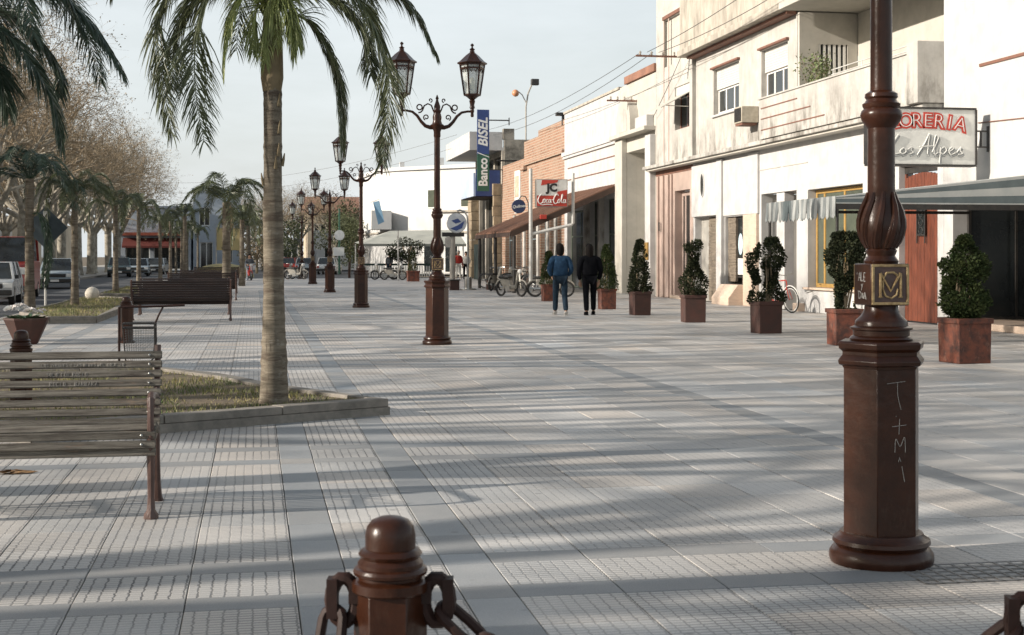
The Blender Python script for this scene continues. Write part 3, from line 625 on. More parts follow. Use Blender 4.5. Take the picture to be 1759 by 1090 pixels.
def chain(name, label, p0, p1, sag, link_len=.13):
    p0 = Vector(p0); p1 = Vector(p1); L_ = (p1-p0).length*(1+.12); n = int(L_/link_len)
    t = thing(name, label, 'chain', tuple(p0)); N = 200
    pts = []
    for i in range(N+1):
        q = i/N; p = p0.lerp(p1, q); p.z -= sag*4*q*(1-q); pts.append(p)
    cum = [0]
    for i in range(N): cum.append(cum[-1]+(pts[i+1]-pts[i]).length)
    tot = cum[-1]; n = int(round(tot/link_len)); base = MB()
    el = [((.5*link_len+.012-.03)*(1 if math.cos(a) > 0 else -1)*min(1, abs(math.cos(a))*2.2)+.03*math.cos(a), .036*math.sin(a), 0) for a in [2*PI*k/16 for k in range(16)]]
    base.tube(el, .0145, 7, closed=True); me = base.mesh('chain_link', DARKRED)
    for k in range(n):
        s = (k+.5)*tot/n; i = max(0, min(N-1, next((j for j in range(N) if cum[j+1] >= s), N-1)))
        d = (pts[i+1]-pts[i]).normalized(); p = pts[i]
        q = d.to_track_quat('X', 'Z'); M = q.to_matrix().to_4x4() @ Matrix.Rotation(PI/2*(k % 2)+.35, 4, 'X')
        o = link('chain_link', me, t); o.matrix_local = Matrix.Translation(p-p0) @ M
    return t
a_ = Vector((.36+.15*math.cos(R(-10)), 3.82+.15*math.sin(R(-10)), .545)); b_ = Vector((2.04-.15*math.cos(R(-16)), 3.28+.15*math.sin(R(16)), .56))
chain('barrier_chain', 'heavy dark iron chain sagging from the near bollard to the right', a_, b_, .34)
chain('barrier_chain', 'heavy iron chain hanging from the left lug of the near bollard', (.36-.15, 3.82+.026, .545), (.12, 3.62, .02), .01)

# ================================================================ BENCHES
def leg_profile(front):
    return None
def make_bench(label, length, wood, nsl=8):
    """bench seen from the front: origin mid-length at ground, seat looks to -Y"""
    t = thing('park_bench', label, 'bench', (0, 0, 0), 0, 'iron and slat park benches')
    hl = length/2
    back = [(.40+.0, .50), (.43, .56)]
    # slats of the back, following a gentle lean and curve
    n = nsl
    for i in range(n):
        q = i/(n-1); z = .515+.385*q; y = .36+.17*q+.03*math.sin(PI*q)
        m = MB().box(-hl, hl, -.009, .009, -.0215, .0215); o = m.build('back_slat', wood, t, bev=.005)
        o.location = (0, y-.016, z); o.rotation_euler = (R(-12-8*q), 0, random.uniform(-.0012, .0012))
        if i in (n-1,): o.scale = (1, 1, 1.08)
    seat = [(-.035, .385, 78), (-.048, .430, 90), (-.040, .482, 100), (-.012, .520, 140), (.045, .528, 182), (.10, .515, 190), (.155, .498, 192), (.21, .485, 186), (.265, .478, 182), (.32, .482, 170)]
    for (y, z, a) in seat:
        m = MB().box(-hl, hl, -.010, .010, -.0225, .0225); o = m.build('seat_slat', wood, t, bev=.005)
        o.location = (0, y, z); o.rotation_euler = (R(a-90 if a > 130 else 0)+(R(90) if a > 130 else R(a-90)), 0, 0)
    for x in (-hl+.03, hl-.03) if length < 2.3 else (-hl+.03, 0, hl-.03):
        f = MB()
        sx = 1 if x > 0 else -1
        # back leg and back post in one sweep
        f.tube([(x, .60, 0), (x, .575, .03), (x, .53, .12), (x, .47, .30), (x, .405, .46), (x, .40, .52), (x, .47, .68), (x, .55, .85), (x, .575, .955)], [.034, .026, .021, .020, .024, .022, .02, .019, .02], 8)
        f.tube([(x, -.0, 0), (x, -.0, .025), (x, -.0, .05), (x, .0, .12), (x, -.005, .25), (x, -.02, .40), (x, -.03, .48)], [.042, .04, .024, .019, .021, .026, .024], 8)
        f.tube([(x, -.03, .40), (x, .05, .44), (x, .2, .44), (x, .40, .46)], .018, 6)
        f.build('end_frame', IRON, t)
        if x != 0:
            MB().tube([(x, -.03, .48), (x, -.045, .60), (x, -.02, .68), (x, .05, .70), (x, .2, .685), (x, .36, .67), (x, .46, .66)], [.02, .018, .024, .022, .018, .018, .018], 8).build('armrest', IRON, t)
            bl = MB()
            for i in range(n):
                q = i/(n-1); bl.dome((0, 0, 0), .008, 8, 3)
                for j in range(len(bl.v)-8*4, len(bl.v)):
                    vx, vy, vz = bl.v[j]; bl.v[j] = (x-sx*.045+vx, .36+.17*q+.03*math.sin(PI*q)-.026-vz, .515+.385*q+vy)
            for (z, y) in ((.43, -.058), (.482, -.051)):
                bl.dome((0, 0, 0), .009, 8, 3)
                for j in range(len(bl.v)-8*4, len(bl.v)):
                    vx, vy, vz = bl.v[j]; bl.v[j] = (x-sx*.05+vx, y-vz, z+vy)
            bl.build('bolt', CHROME, t)
    return t
bench = make_bench('weathered grey slatted bench with curved iron ends in the left foreground', 2.24, WOODB)
bench.location = (-1.67, 8.36, 0)
gr = MB()
def scrawl(x0, z0, nchar, h, seed):
    rr = random.Random(seed); x = x0
    for i in range(nchar):
        wd = h*rr.uniform(.5, .9)
        if rr.random() < .15: x += h; continue
        pts = [(x+wd*rr.random(), z0+h*(rr.random()-.5)) for _ in range(rr.choice((3, 4, 4)))]
        yield pts; x += wd+h*.25
LET = {'L': [[(0, 1), (0, 0), (.6, 0)]], 'O': [[(.1, .2), (.1, .8), (.35, 1), (.6, .8), (.6, .2), (.35, 0), (.1, .2)]], 'S': [[(.6, .9), (.2, 1), (.05, .75), (.5, .45), (.55, .1), (.1, 0)]], 'E': [[(.6, 1), (0, 1), (0, 0), (.6, 0)], [(0, .5), (.5, .5)]],
       'R': [[(0, 0), (0, 1), (.5, .9), (.5, .6), (0, .5), (.6, 0)]], 'T': [[(0, 1), (.7, 1)], [(.35, 1), (.35, 0)]], 'A': [[(0, 0), (.3, 1), (.6, 0)], [(.12, .4), (.48, .4)]], 'C': [[(.6, .85), (.2, 1), (0, .5), (.2, 0), (.6, .15)]], 'D': [[(0, 0), (0, 1), (.5, .75), (.5, .25), (0, 0)]],
       'Y': [[(0, 1), (.3, .5), (.6, 1)], [(.3, .5), (.3, 0)]], '-': [[(0, .5), (.5, .5)]], 'V': [[(0, 1), (.3, 0), (.6, 1)]], 'I': [[(.2, 1), (.2, 0)]], 'N': [[(0, 0), (0, 1), (.5, 0), (.5, 1)]], 'M': [[(0, 0), (.05, 1), (.35, .3), (.6, 1), (.65, 0)]], 'B': [[(0, 0), (0, 1), (.45, .9), (.4, .55), (0, .5), (.5, .4), (.5, .05), (0, 0)]], 'K': [[(0, 0), (0, 1)], [(.5, 1), (0, .45), (.5, 0)]]}
def chalkline(mb, text, x, q, h, dz=0):
    y = .36+.17*q+.03*math.sin(PI*q); z = .515+.385*q
    for ch in text:
        for st in LET.get(ch, []):
            mb.tube([Vector((x+px*h, y-.0275-(pz-.5)*h*-.25, z+dz+(pz-.5)*h)) for px, pz in st], .0011, 3)
        x += h*.85 if ch != ' ' else h*.6
n8 = 7
chalkline(gr, 'LOS VARONES Y LAS MINAS DEL COLEGIO', .42, 6/n8, .017)
chalkline(gr, 'SOLO CON ROCIO', .45, 5/n8, .021)
chalkline(gr, 'ROCIO - BARBARA', .47, 4/n8, .023)
tag(gr.build('chalk_writing', CHALK, bench), kind='stuff')
bench2 = make_bench('dark slatted bench with its back to us beyond the wire litter basket', 2.28, WOODD, 8)
bench2.location = (-1.66, 34.0, 0); bench2.rotation_euler = (0, 0, PI+R(1.5))
dup(bench2, (-1.75, 37.0, 0), 0, 'dark bench facing us just beyond the one with its back to us')
dup(bench2, (-1.72, 49.4, 0), PI, 'dark bench farther along, with its right iron end showing')
dup(bench2, (-1.8, 58, 0), 0, 'dark bench fourth in the line along the beds')
dup(bench2, (-1.9, 75, 0), PI, 'small dark bench far along the line beside the palm bed')
# scrap of brown paper under the near bench
sp = MB()
for i in range(9):
    a = i*.7; sp.add([(.16*math.cos(a)*random.uniform(.4, 1), .06*math.sin(a), .002), (.16*math.cos(a+.9), .07*math.sin(a+.9), .01+.02*random.random()), (random.uniform(-.05, .05), random.uniform(-.02, .02), .028)], [(0, 1, 2)])
o = sp.build('paper_scrap', pm('brown_paper', (.30, .17, .07), (.10, .06, .03), scale=20)); o.location = (-1.62, 10.25, 0); tag(o, 'crumpled brown paper scrap lying on the paving under the near bench', 'litter')

# wire litter basket
t = thing('litter_basket', 'open wire litter basket on a bent tube frame beside the dark bollard', 'litter basket', (-1.58, 20.4, 0))
fr = MB(); fr.tube([(-.27, .05, .0), (-.27, .05, .78), (-.2, .05, .79), (.1, .05, .79), (.45, .03, .80), (.62, .0, .81)], .018, 6); fr.tube([(.33, .05, .80), (.27, .03, .68), (.22, .0, .56)], .014, 6); fr.build('support_bar', DARKRED, t)
rm = MB(); q = [(-.21, -.14), (.22, -.14), (.22, .14), (-.21, .14)]
for z in (.56, .50): rm.tube([(x, y, z) for x, y in q], .011, 6, closed=True)
rm.tube([(.22, -.14, .56), (.225, -.14, .30), (.20, -.13, .07), (.15, -.12, .03)], .012, 6); rm.tube([(.22, .14, .56), (.225, .14, .30), (.20, .13, .07)], .012, 6)
rm.tube([(-.21, -.14, .56), (-.17, -.12, .05), (.16, -.12, .03)], .010, 6); rm.build('rim_frame', BLACK, t)
ms = MB()
for i in range(13): ms.tube([(-.20+i*.035, -.14, .50), (-.16+i*.028, -.12, .05)], .0026, 4); ms.tube([(-.20+i*.035, .14, .50), (-.16+i*.028, .12, .05)], .0026, 4)
for i in range(13): z = .08+i*.034; ms.tube([(-.18, -.13, z), (.205, -.13, z), (.205, .13, z), (-.18, .13, z)], .0026, 4, closed=True)
tag(ms.build('wire_mesh', pm('galvanised_wire', (.12, .13, .13), rough=.5, metal=.5), t), kind='stuff')

# flower bowl
def leafcloud(mb, c, rad, n, size, shape=None, up=.0, rng=random):
    for _ in range(n):
        while True:
            p = Vector((rng.uniform(-1, 1), rng.uniform(-1, 1), rng.uniform(-1, 1)))
            if p.length <= 1: break
        q = Vector((c[0]+p.x*rad[0], c[1]+p.y*rad[1], c[2]+p.z*rad[2]))
        d = Vector((rng.gauss(0, 1), rng.gauss(0, 1), rng.gauss(0, 1)+up)).normalized(); s = d.orthogonal().normalized()*size*rng.uniform(.25, .5); d = d*size*rng.uniform(.6, 1.3)
        mb.add([q-s*.3, q+d*.5+s, q+d, q+d*.5-s], [(0, 1, 2, 3)])
t = thing('flower_bowl', 'tapered dark bowl planter holding white flowers at the left edge', 'planter', (-3.8, 25.2, 0))
MB().lathe([(.19, .01), (.20, .03), (.37, .40), (.385, .42), (.385, .45), (.36, .45), (.34, .40)], 8, R(22)).build('bowl', POTD, t, smooth=20)
MB().lathe([(.345, .41), (.1, .44)], 12).build('soil', SOIL, t)
lf = MB()
for i in range(60):
    a = random.uniform(0, 2*PI); r0 = random.uniform(0, .2); l_ = random.uniform(.14, .26); dd = Vector((math.cos(a), math.sin(a), random.uniform(.1, .8))).normalized(); sd = dd.cross(Vector((0, 0, 1))).normalized()*.035; p = Vector((r0*math.cos(a), r0*math.sin(a), .43))
    lf.add([p, p+dd*l_*.5+sd, p+dd*l_+Vector((0, 0, -.04)), p+dd*l_*.5-sd], [(0, 1, 2, 3)])
lf.build('leaves', pm('cabbage_leaf', (.05, .12, .06), (.16, .22, .13), rough=.6), t)
fl = MB()
for (x, y, z, s) in ((-.22, -.1, .58, .10), (-.12, .05, .62, .09), (.07, -.1, .56, .08), (.17, .02, .52, .075), (-.02, .0, .60, .06), (.24, .1, .56, .05)):
    for k in range(26):
        a = k*2.4; rr = s*math.sqrt(k/26); p = Vector((x+rr*math.cos(a), y+rr*math.sin(a), z+s*.5*(1-k/26))); d = Vector((math.cos(a), math.sin(a), .7)).normalized()*s*.5; q = d.orthogonal().normalized()*s*.28
        fl.add([p-q, p+q, p+d+q, p+d-q], [(0, 1, 2, 3)])
fl.build('flowers', pm('white_flower', (.72, .74, .72), (.55, .46, .42), scale=9, rough=.8), t)
# white stone ball by the road
t = thing('stone_ball', 'round white stone ball on a low base at the road edge', 'stone ball', (-5.15, 47.6, 0))
MB().dome((0, 0, .27), .23, 18, 10, 1, True).build('ball', pm('rough_white_stone', (.62, .58, .50), (.48, .44, .37), scale=9, rough=.9, bump=.5), t)
MB().lathe([(.26, -.01), (.26, .05), (.16, .07)], 16).build('base', CONC, t)

# ================================================================ POTTED SHRUBS
def potted(x, y, w_, hp, top, label, mat, pot, shape, dens=1.0, seed=1, rz=0):
    rng = random.Random(seed); t = thing('potted_shrub', label, 'potted shrub', (x, y, 0), rz, 'potted conifers along the shop side')
    a = w_/2; m = MB(); b = a*.94
    m.add([(-b, -b, 0), (b, -b, 0), (b, b, 0), (-b, b, 0), (-a*.97, -a*.97, hp*.9), (a*.97, -a*.97, hp*.9), (a*.97, a*.97, hp*.9), (-a*.97, a*.97, hp*.9)], [(3, 2, 1, 0), (0, 1, 5, 4), (1, 2, 6, 5), (2, 3, 7, 6), (3, 0, 4, 7), (4, 5, 6, 7)])
    m.build('pot', pot, t, bev=.012)
    rmb = MB()
    for (x0, x1, y0, y1) in ((-a*1.05, a*1.05, -a*1.05, -a*.86), (-a*1.05, a*1.05, a*.86, a*1.05), (-a*1.05, -a*.86, -a*.855, a*.855), (a*.86, a*1.05, -a*.855, a*.855)): rmb.box(x0, x1, y0, y1, hp*.88, hp)
    rmb.build('rim', pot, t, bev=.01); MB().box(-a*.85, a*.85, -a*.85, a*.85, hp*.9+.002, hp*.93).build('soil', SOIL, t, smooth=0)
    st = MB()
    for k in range(5 if shape != 'cone' else 3):
        q = rng.uniform(-.12, .12); st.tube([(q*.6, rng.uniform(-.08, .08), hp*.9), (q*1.4, rng.uniform(-.1, .1), hp+.3), (q, q*.4, top-.35)], [.022, .017, .008], 6)
    st.build('stem', TWIG, t)
    H = top-hp; fo = MB(); N = int(6500*dens)
    from mathutils import noise
    k = 0; tries = 0
    while k < N and tries < N*8:
        tries += 1; q = rng.random()
        if shape == 'cone': r = .27*(1-q)**.6+.045
        elif shape == 'twist': r = .12+.20*(1-q)**1.3+.08*math.sin(q*9+seed)
        elif shape == 'twin': r = .175+.07*math.sin(q*10+1)
        elif shape == 'ball': r = .15+.0*q if q < .38 else .33*math.sqrt(max(.05, 1-((q-.70)/.34)**2))
        else: r = .33*min(1, (1.07-q)*2.4)*min(1, q*3+.5)*(1+.1*math.sin(q*11))
        ox = 0
        if shape == 'twin':
            if rng.random() < .38: ox = -.23+.05*math.sin(q*7); r *= .62; q *= .93
            else: ox = .12; r *= 1.12
        a_ = rng.uniform(0, 2*PI); rr = r*math.sqrt(rng.uniform(.1, 1)); x_, y_ = ox+rr*math.cos(a_), rr*math.sin(a_); z_ = hp*.97+q*H
        g = noise.noise(Vector((x_*5+seed*7, y_*5, z_*4.2)))
        thr = {'cone': -.14, 'twin': -.08, 'twist': -.08}.get(shape, -.18)
        if shape == 'ball' and q < .38: thr = .12
        if g < thr: continue
        k += 1; sz = rng.uniform(.018, .045)
        d = Vector((math.cos(a_)*.6+rng.gauss(0, .5), math.sin(a_)*.6+rng.gauss(0, .5), .45+rng.gauss(0, .5))).normalized()*sz*1.5; s = d.orthogonal(); s.normalize(); s = Matrix.Rotation(rng.uniform(0, PI), 3, d) @ s; s = s*sz*.45
        p = Vector((x_, y_, z_)); fo.add([p, p+d*.5+s, p+d, p+d*.5-s], [(0, 1, 2, 3)])
    fo.build('foliage', mat, t, smooth=0)
    return t
potted(9.83, 18.55, .54, .63, 1.79, 'potted conifer in a flaking red square pot in front of the dark shop window', SHRUB, POT, 'full', 1.6, 3, R(6))
potted(9.80, 22.6, .50, .61, 1.91, 'potted bush with bare lower stems between the big lamp and the yellow-framed window', SHRUB2, POT, 'ball', 1.4, 5, R(-4))
potted(9.78, 26.3, .49, .62, 1.86, 'forked two-stemmed dark conifer in a dark pot in front of the bicycle', SHRUB2, POTD, 'twin', 1.2, 9, R(3))
potted(9.76, 30.9, .50, .62, 1.87, 'lopsided dark conifer in a dark brown pot in front of the stone cladding', SHRUB2, POTD, 'twist', .95, 12, R(-5))
potted(9.62, 34.9, .46, .60, 1.91, 'neat cone conifer in a dark pot in front of the cream pier', SHRUB2, POTD, 'cone', 1.05, 15, R(4))
potted(9.75, 38.85, .45, .58, 1.82, 'conifer in a brighter red pot just right of the walker in black', SHRUB, POT, 'cone', .8, 18, 0)
potted(9.62, 46.25, .45, .56, 1.66, 'conifer in a red pot just left of the walker in the denim jacket', SHRUB, POT, 'cone', .7, 21, 0)
potted(9.15, 83.0, .72, .62, 1.9, 'small far potted tree near the cafe canopy', SHRUB, POT, 'cone', .35, 24, 0)

# ================================================================ BUILDINGS ON THE SHOP SIDE (street front on the plane X = 14.6)
F = 14.6
def wall(mb, kind, at, u0, u1, z0, z1, th, holes=()):
    """wall sheet with real openings and reveals. kind 'X': front looks to -X at X=at, u is Y. kind 'Y': front looks to -Y at Y=at, u is X."""
    us = sorted({u0, u1, *[h[0] for h in holes], *[h[1] for h in holes]}); zs = sorted({z0, z1, *[h[2] for h in holes], *[h[3] for h in holes]})
    us = [u for u in us if u0 <= u <= u1]; zs = [z for z in zs if z0 <= z <= z1]
    P = (lambda u, z, d: (at+d, u, z)) if kind == 'X' else (lambda u, z, d: (u, at+d, z))
    def open_(i, j):
        if i < 0 or j < 0 or i >= len(us)-1 or j >= len(zs)-1: return True
        cu, cz = (us[i]+us[i+1])/2, (zs[j]+zs[j+1])/2
        return any(h[0] < cu < h[1] and h[2] < cz < h[3] for h in holes)
    for i in range(len(us)-1):
        for j in range(len(zs)-1):
            if open_(i, j): continue
            a, b, c, d = us[i], us[i+1], zs[j], zs[j+1]
            mb.quad(P(a, c, 0), P(b, c, 0), P(b, d, 0), P(a, d, 0)); mb.quad(P(a, c, th), P(a, d, th), P(b, d, th), P(b, c, th))
            if open_(i-1, j): mb.quad(P(a, c, 0), P(a, d, 0), P(a, d, th), P(a, c, th))
            if open_(i+1, j): mb.quad(P(b, c, 0), P(b, c, th), P(b, d, th), P(b, d, 0))
            if open_(i, j-1): mb.quad(P(a, c, 0), P(a, c, th), P(b, c, th), P(b, c, 0))
            if open_(i, j+1): mb.quad(P(a, d, 0), P(b, d, 0), P(b, d, th), P(a, d, th))
    return mb
def B(parent, name, x0, x1, y0, y1, z0, z1, mat, bev=.008, label=None):
    o = MB().box(x0, x1, y0, y1, z0, z1).build(name, mat, parent, smooth=0, bev=bev)
    if label: o['label'] = label
    return o
def window(parent, y0, y1, z0, z1, x, fm, gm, bars=(), cross=(), fw=.06, name='window', depth=.05):
    """frame + pane looking to -X, at depth x"""
    m = MB(); m.box(x, x+depth, y0, y1, z0, z0+fw).box(x, x+depth, y0, y1, z1-fw, z1).box(x, x+depth, y0, y0+fw, z0+fw, z1-fw).box(x, x+depth, y1-fw, y1, z0+fw, z1-fw)
    for b in bars: m.box(x+.002, x+depth-.002, b-fw/2, b+fw/2, z0+fw, z1-fw)
    for c in cross: m.box(x+.004, x+depth-.004, y0+fw, y1-fw, c-fw/2, c+fw/2)
    w_ = m.build(name, fm, parent, smooth=0, bev=.004)
    MB().box(x+depth*.5, x+depth*.62, y0+fw*.5, y1-fw*.5, z0+fw*.5, z1-fw*.5).build('pane', gm, w_, smooth=0)
    return w_
def bld(name, label, y): return thing(name, label, 'building', (0, 0, 0))

# ---- florist's building, nearest on the right
t = bld('white_shop_building', 'tall plain white building at the right edge with a recessed dark shop front', 24)
m = MB(); wall(m, 'X', F, 14, 28.45, 0, 12.5, .35, [(14.6, 28.05, 0, 2.96)]); m.build('wall', STUCW, t, smooth=0)
m = MB(); m.box(F+.352, 17.0, 28.05, 28.4, 0, 3.1); m.box(F+.352, 24, 14, 28.4, 12.2, 12.5); m.build('side_wall', STUCW, t, smooth=0)
B(t, 'ceiling', F+.352, 17.2, 14.6, 28.04, 2.965, 3.09, STUCC)
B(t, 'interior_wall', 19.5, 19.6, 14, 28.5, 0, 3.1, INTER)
B(t, 'step', 14.45, 16.85, 14.6, 28.03, 0, .14, PSTONE, .015)
window(t, 24.4, 27.95, .14, 2.96, 16.85, BLACK, GLASS, (26.2,), (), .07, 'shop_window')
m = MB().box(14.92, 16.84, 27.97, 28.04, .14, .2).box(14.92, 16.84, 27.97, 28.04, 2.88, 2.96).box(14.92, 14.98, 27.97, 28.04, .201, 2.879).box(16.0, 16.05, 27.97, 28.04, .201, 2.879)
w_ = m.build('shop_window', BLACK, t, smooth=0); MB().box(14.95, 16.84, 28.0, 28.015, .16, 2.94).build('pane', GLASS, w_, smooth=0)
window(t, 20.6, 24.38, .14, 2.96, 16.85, BLACK, GLASS, (22.5,), (), .07, 'shop_window')
window(t, 14.6, 20.58, .14, 2.96, 16.85, BLACK, GLASS, (17.5,), (), .07, 'shop_window')
mb = MB(); mb.box(F-.03, F-.002, 17, 26.9, 5.36, 5.42); mb.build('string_moulding', TRIM, t)
mb = MB(); mb.tube([(F-.02, 26.95, 4.22), (F-.02, 24.3, 4.12), (F-.02, 20, 4.17)], .012, 5); mb.build('cable', TRIM, t)
# awning of the florist: roof slope, striped side panel, fringed valance, frame and posts
aw = thing('shop_awning', 'long grey and white striped canvas awning reaching out from the dark shop front', 'awning', (10.15, 23.9, 0))
ax, ay = 10.15, 23.9
def LA(x, y, z): return (x-ax, y-ay, z)
ys0, ys1 = 23.9, 27.35
xo, zo, zw = 10.2, 2.545, 3.05
m = MB(); k = 9
for i in range(k):
    y0 = ys0+.03+(ys1-ys0-.06)*i/k; y1 = ys0+.03+(ys1-ys0-.06)*(i+1)/k-.004
    m.add([LA(xo, y0, zo+.005), LA(F-.01, y0, zw), LA(F-.01, y1, zw), LA(xo, y1, zo+.005), LA(xo, y0, zo-.007), LA(F-.01, y0, zw-.012), LA(F-.01, y1, zw-.012), LA(xo, y1, zo-.007)], [(0, 1, 2, 3), (7, 6, 5, 4), (0, 4, 5, 1), (2, 6, 7, 3), (0, 3, 7, 4), (1, 5, 6, 2)])
m.build('roof_canvas', CANVW, aw, smooth=0)
def band(za0, za1, zb0, zb1, mat, yy=ys0): # strip on the side panel from outer corner (a) to wall (b)
    q = MB(); q.add([LA(xo, yy, za0), LA(F-.01, yy, zb0), LA(F-.01, yy, zb1), LA(xo, yy, za1), LA(xo, yy+.012, za0), LA(F-.01, yy+.012, zb0), LA(F-.01, yy+.012, zb1), LA(xo, yy+.012, za1)], [(0, 1, 2, 3), (7, 6, 5, 4), (0, 4, 5, 1), (2, 6, 7, 3), (0, 3, 7, 4), (1, 5, 6, 2)])
    q.build('side_stripe', mat, aw, smooth=0)
band(2.432, 2.452, 2.432, 2.456, CANVW); band(2.453, 2.513, 2.457, 2.615, CANVG); band(2.514, 2.531, 2.616, 2.81, CANVW); band(2.532, 2.538, 2.811, 2.985, CANVG); band(2.539, 2.548, 2.986, 3.05, CANVW)
n = 26
vm = [MB(), MB(), MB()]
for i in range(n):
    y0 = ys0+(ys1-ys0)*i/n; y1 = ys0+(ys1-ys0)*(i+1)/n; k = 2 if i in (16, 17, 18) else i % 2
    zb = 2.18+.012*math.sin(i*2.1); wv = .02*math.sin(i*1.7)
    vm[k].add([LA(xo-.02, y0, zo+.02), LA(xo-.02, y1, zo+.02), LA(xo-.03+wv, y1, zb+.03), LA(xo-.03+wv, (y0+y1)/2, zb-.02), LA(xo-.03+wv, y0, zb+.03),
               LA(xo-.008, y0, zo+.02), LA(xo-.008, y1, zo+.02), LA(xo-.018+wv, y1, zb+.03), LA(xo-.018+wv, (y0+y1)/2, zb-.02), LA(xo-.018+wv, y0, zb+.03)], [(4, 3, 2, 1, 0), (5, 6, 7, 8, 9), (0, 1, 6, 5), (1, 2, 7, 6), (2, 3, 8, 7), (3, 4, 9, 8), (4, 0, 5, 9)])
for k, (mm, mt) in enumerate(zip(vm, (CANVW, pm('mid_grey_canvas', (.26, .28, .28), (.2, .22, .22), scale=4, rough=.9), CANVG))):
    if mm.v: tag(mm.build('valance', mt, aw, smooth=0), kind='stuff')
m = MB(); m.box(*[v for v in (xo-ax, F-.02-ax, ys0-ay-.002, ys0-ay+.06)], 2.33, 2.43); m.box(xo-ax, xo-ax+.05, ys0-ay+.07, ys1-ay, 2.36, 2.42); m.box(xo-ax+.06, F-.02-ax, ys1-ay-.06, ys1-ay, 2.36, 2.42); m.build('frame_beam', BLACK, aw, smooth=0)
for y in (ys0+.03, ys1-.05): MB().lathe([(.07, 0), (.07, .02), (.028, .03), (.028, 2.35)], 12, 0, (xo-ax+.03, y-ay)).build('post', BLACK, aw)

# ---- two storey stained white house
h = bld('stained_white_house', 'two storey stained cream and white house with a red door and a long balcony', 37)
lower = [(28.74, 30.62, 0, 3.56), (32.6, 36.1, .0, 3.27), (36.9, 39.65, 0, 3.3), (41.15, 42.9, 0, 2.72), (43.5, 46.0, 0, 2.78), (36.11, 36.12, 0, .01)]
m = MB(); wall(m, 'X', F, 28.46, 46.2, 0, 4.62, .35, lower[:5]); m.build('lower_wall', STUCW, h, smooth=0)
m = MB(); wall(m, 'X', F, 36.85, 45.9, 4.86, 8.1, .35, [(41.6, 44.05, 6.02, 7.5), (37.55, 39.65, 6.02, 7.5)]); m.build('upper_wall', STUCG, h, smooth=0)
m = MB(); wall(m, 'X', F+.22, 45.902, 46.3, 4.86, 8.9, .13); m.build('corner_reveal', STUCG, h, smooth=0)
m = MB(); wall(m, 'X', 14.15, 36.6, 46.3, 8.42, 10.6, .25); m.box(14.401, 24, 36.6, 46.3, 8.42, 8.6); m.build('roof_parapet', TROUGH, h, smooth=0)
# cornice ledge running the whole length
m = MB(); m.box(14.12, 14.95, 28.5, 50.9, 4.66, 4.78); m.build('cornice_ledge', STUCG, h, smooth=0, bev=.02)
m = MB(); m.box(14.22, F-.001, 28.5, 50.8, 4.60, 4.655); m.build('cornice_bed', STUCC, h, smooth=0)
B(h, 'eave_moulding', 14.05, F-.001, 36.9, 46.3, 8.2, 8.41, TROUGH, .02); B(h, 'eave_fillet', 14.3, F-.002, 36.9, 46.0, 8.11, 8.19, TRIM)
B(h, 'loggia_roof', 13.95, 18, 28.5, 36.58, 8.15, 8.5, STUCC, .01)
# balcony
m = MB(); wall(m, 'X', 14.06, 28.5, 38.35, 4.785, 5.90, .14); m.box(14.201, F-.002, 28.5, 28.64, 4.785, 5.90); m.build('balcony_parapet', STUCG, h, smooth=0, bev=.01)
B(h, 'balcony_coping', 14.02, 14.24, 28.62, 38.4, 5.905, 5.95, STUCG)
B(h, 'balcony_end_pier', 13.99, 14.9, 28.46, 28.98, 4.79, 6.12, STUCG, .012)
for z in (5.02, 5.33, 5.63): B(h, 'balcony_groove', 14.045, 14.058, 33.6+(z-5)*3, 38.2, z, z+.03, TRIM, 0)
m = MB()
for z in (6.0, 6.12): m.tube([(14.13, 28.98, z), (14.13, 33.4, z)], .014, 6)
for y in (30, 31.6, 33.3): m.tube([(14.13, y, 5.94), (14.13, y, 6.12)], .012, 5)
m.build('balcony_rail', POLEW, h)
# loggia
m = MB(); wall(m, 'Y', 36.72, F+.01, 16.3, 4.8, 8.14, .12, [(15.15, 16.0, 5.3, 7.28)]); m.build('loggia_end_wall', STUCC, h, smooth=0)
m = MB(); wall(m, 'X', 16.3, 28.5, 36.7, 4.8, 8.14, .15, [(29.6, 30.5, 4.9, 7.3)]); m.build('loggia_back_wall', STUCC, h, smooth=0)
B(h, 'loggia_floor', 14.21, 16.29, 28.65, 36.7, 4.785, 4.85, CONC)
B(h, 'loggia_column', 14.3, 14.52, 31.0, 31.24, 4.86, 8.14, STUCC, .01)
window(h, 29.62, 30.48, 4.9, 7.28, 16.34, TRIM, GLASS, (), (), .07, 'loggia_door')
m = MB()
for i in range(6): m.box(15.16+i*.145, 15.16+i*.145+.07, 36.74, 36.79, 5.3, 7.28)
lv = m.build('louvre_shutter', WFRAME, h, smooth=0); lv['kind'] = 'stuff'
B(h, 'shutter_backing', 15.16, 16.0, 36.81, 36.83, 5.3, 7.28, GLASS, 0)
for o_ in (1,):
    wf = thing('hanging_plant', 'sparse leafy climber trailing on the balcony beside the slatted shutter', 'plant', (15.1, 36.0, 5.9)); st = MB(); lf = MB(); rr = random.Random(4)
    for i in range(16):
        p = Vector((rr.uniform(-.5, .3), rr.uniform(-.3, .3), -.9)); pts = [p.copy()]
        for j in range(9):
            p = p+Vector((rr.gauss(0, .09), rr.gauss(0, .07), rr.uniform(.12, .26))); pts.append(p.copy())
            leafcloud(lf, p, (.17, .15, .12), 9, .085, rng=rr)
        st.tube(pts, .006, 4)
    st.build('stem', TWIG, wf); lf.build('foliage', pm('pale_climber_leaf', (.17, .21, .09), (.10, .14, .05), scale=9), wf, smooth=0)
    wf = thing('hanging_plant', 'small tuft of green growing over the balcony rail near the white pier', 'plant', (14.1, 30.4, 5.95)); lf = MB(); leafcloud(lf, (0, 0, .05), (.14, .22, .22), 220, .08, rng=rr); lf.build('foliage', PALMY, wf, smooth=0)
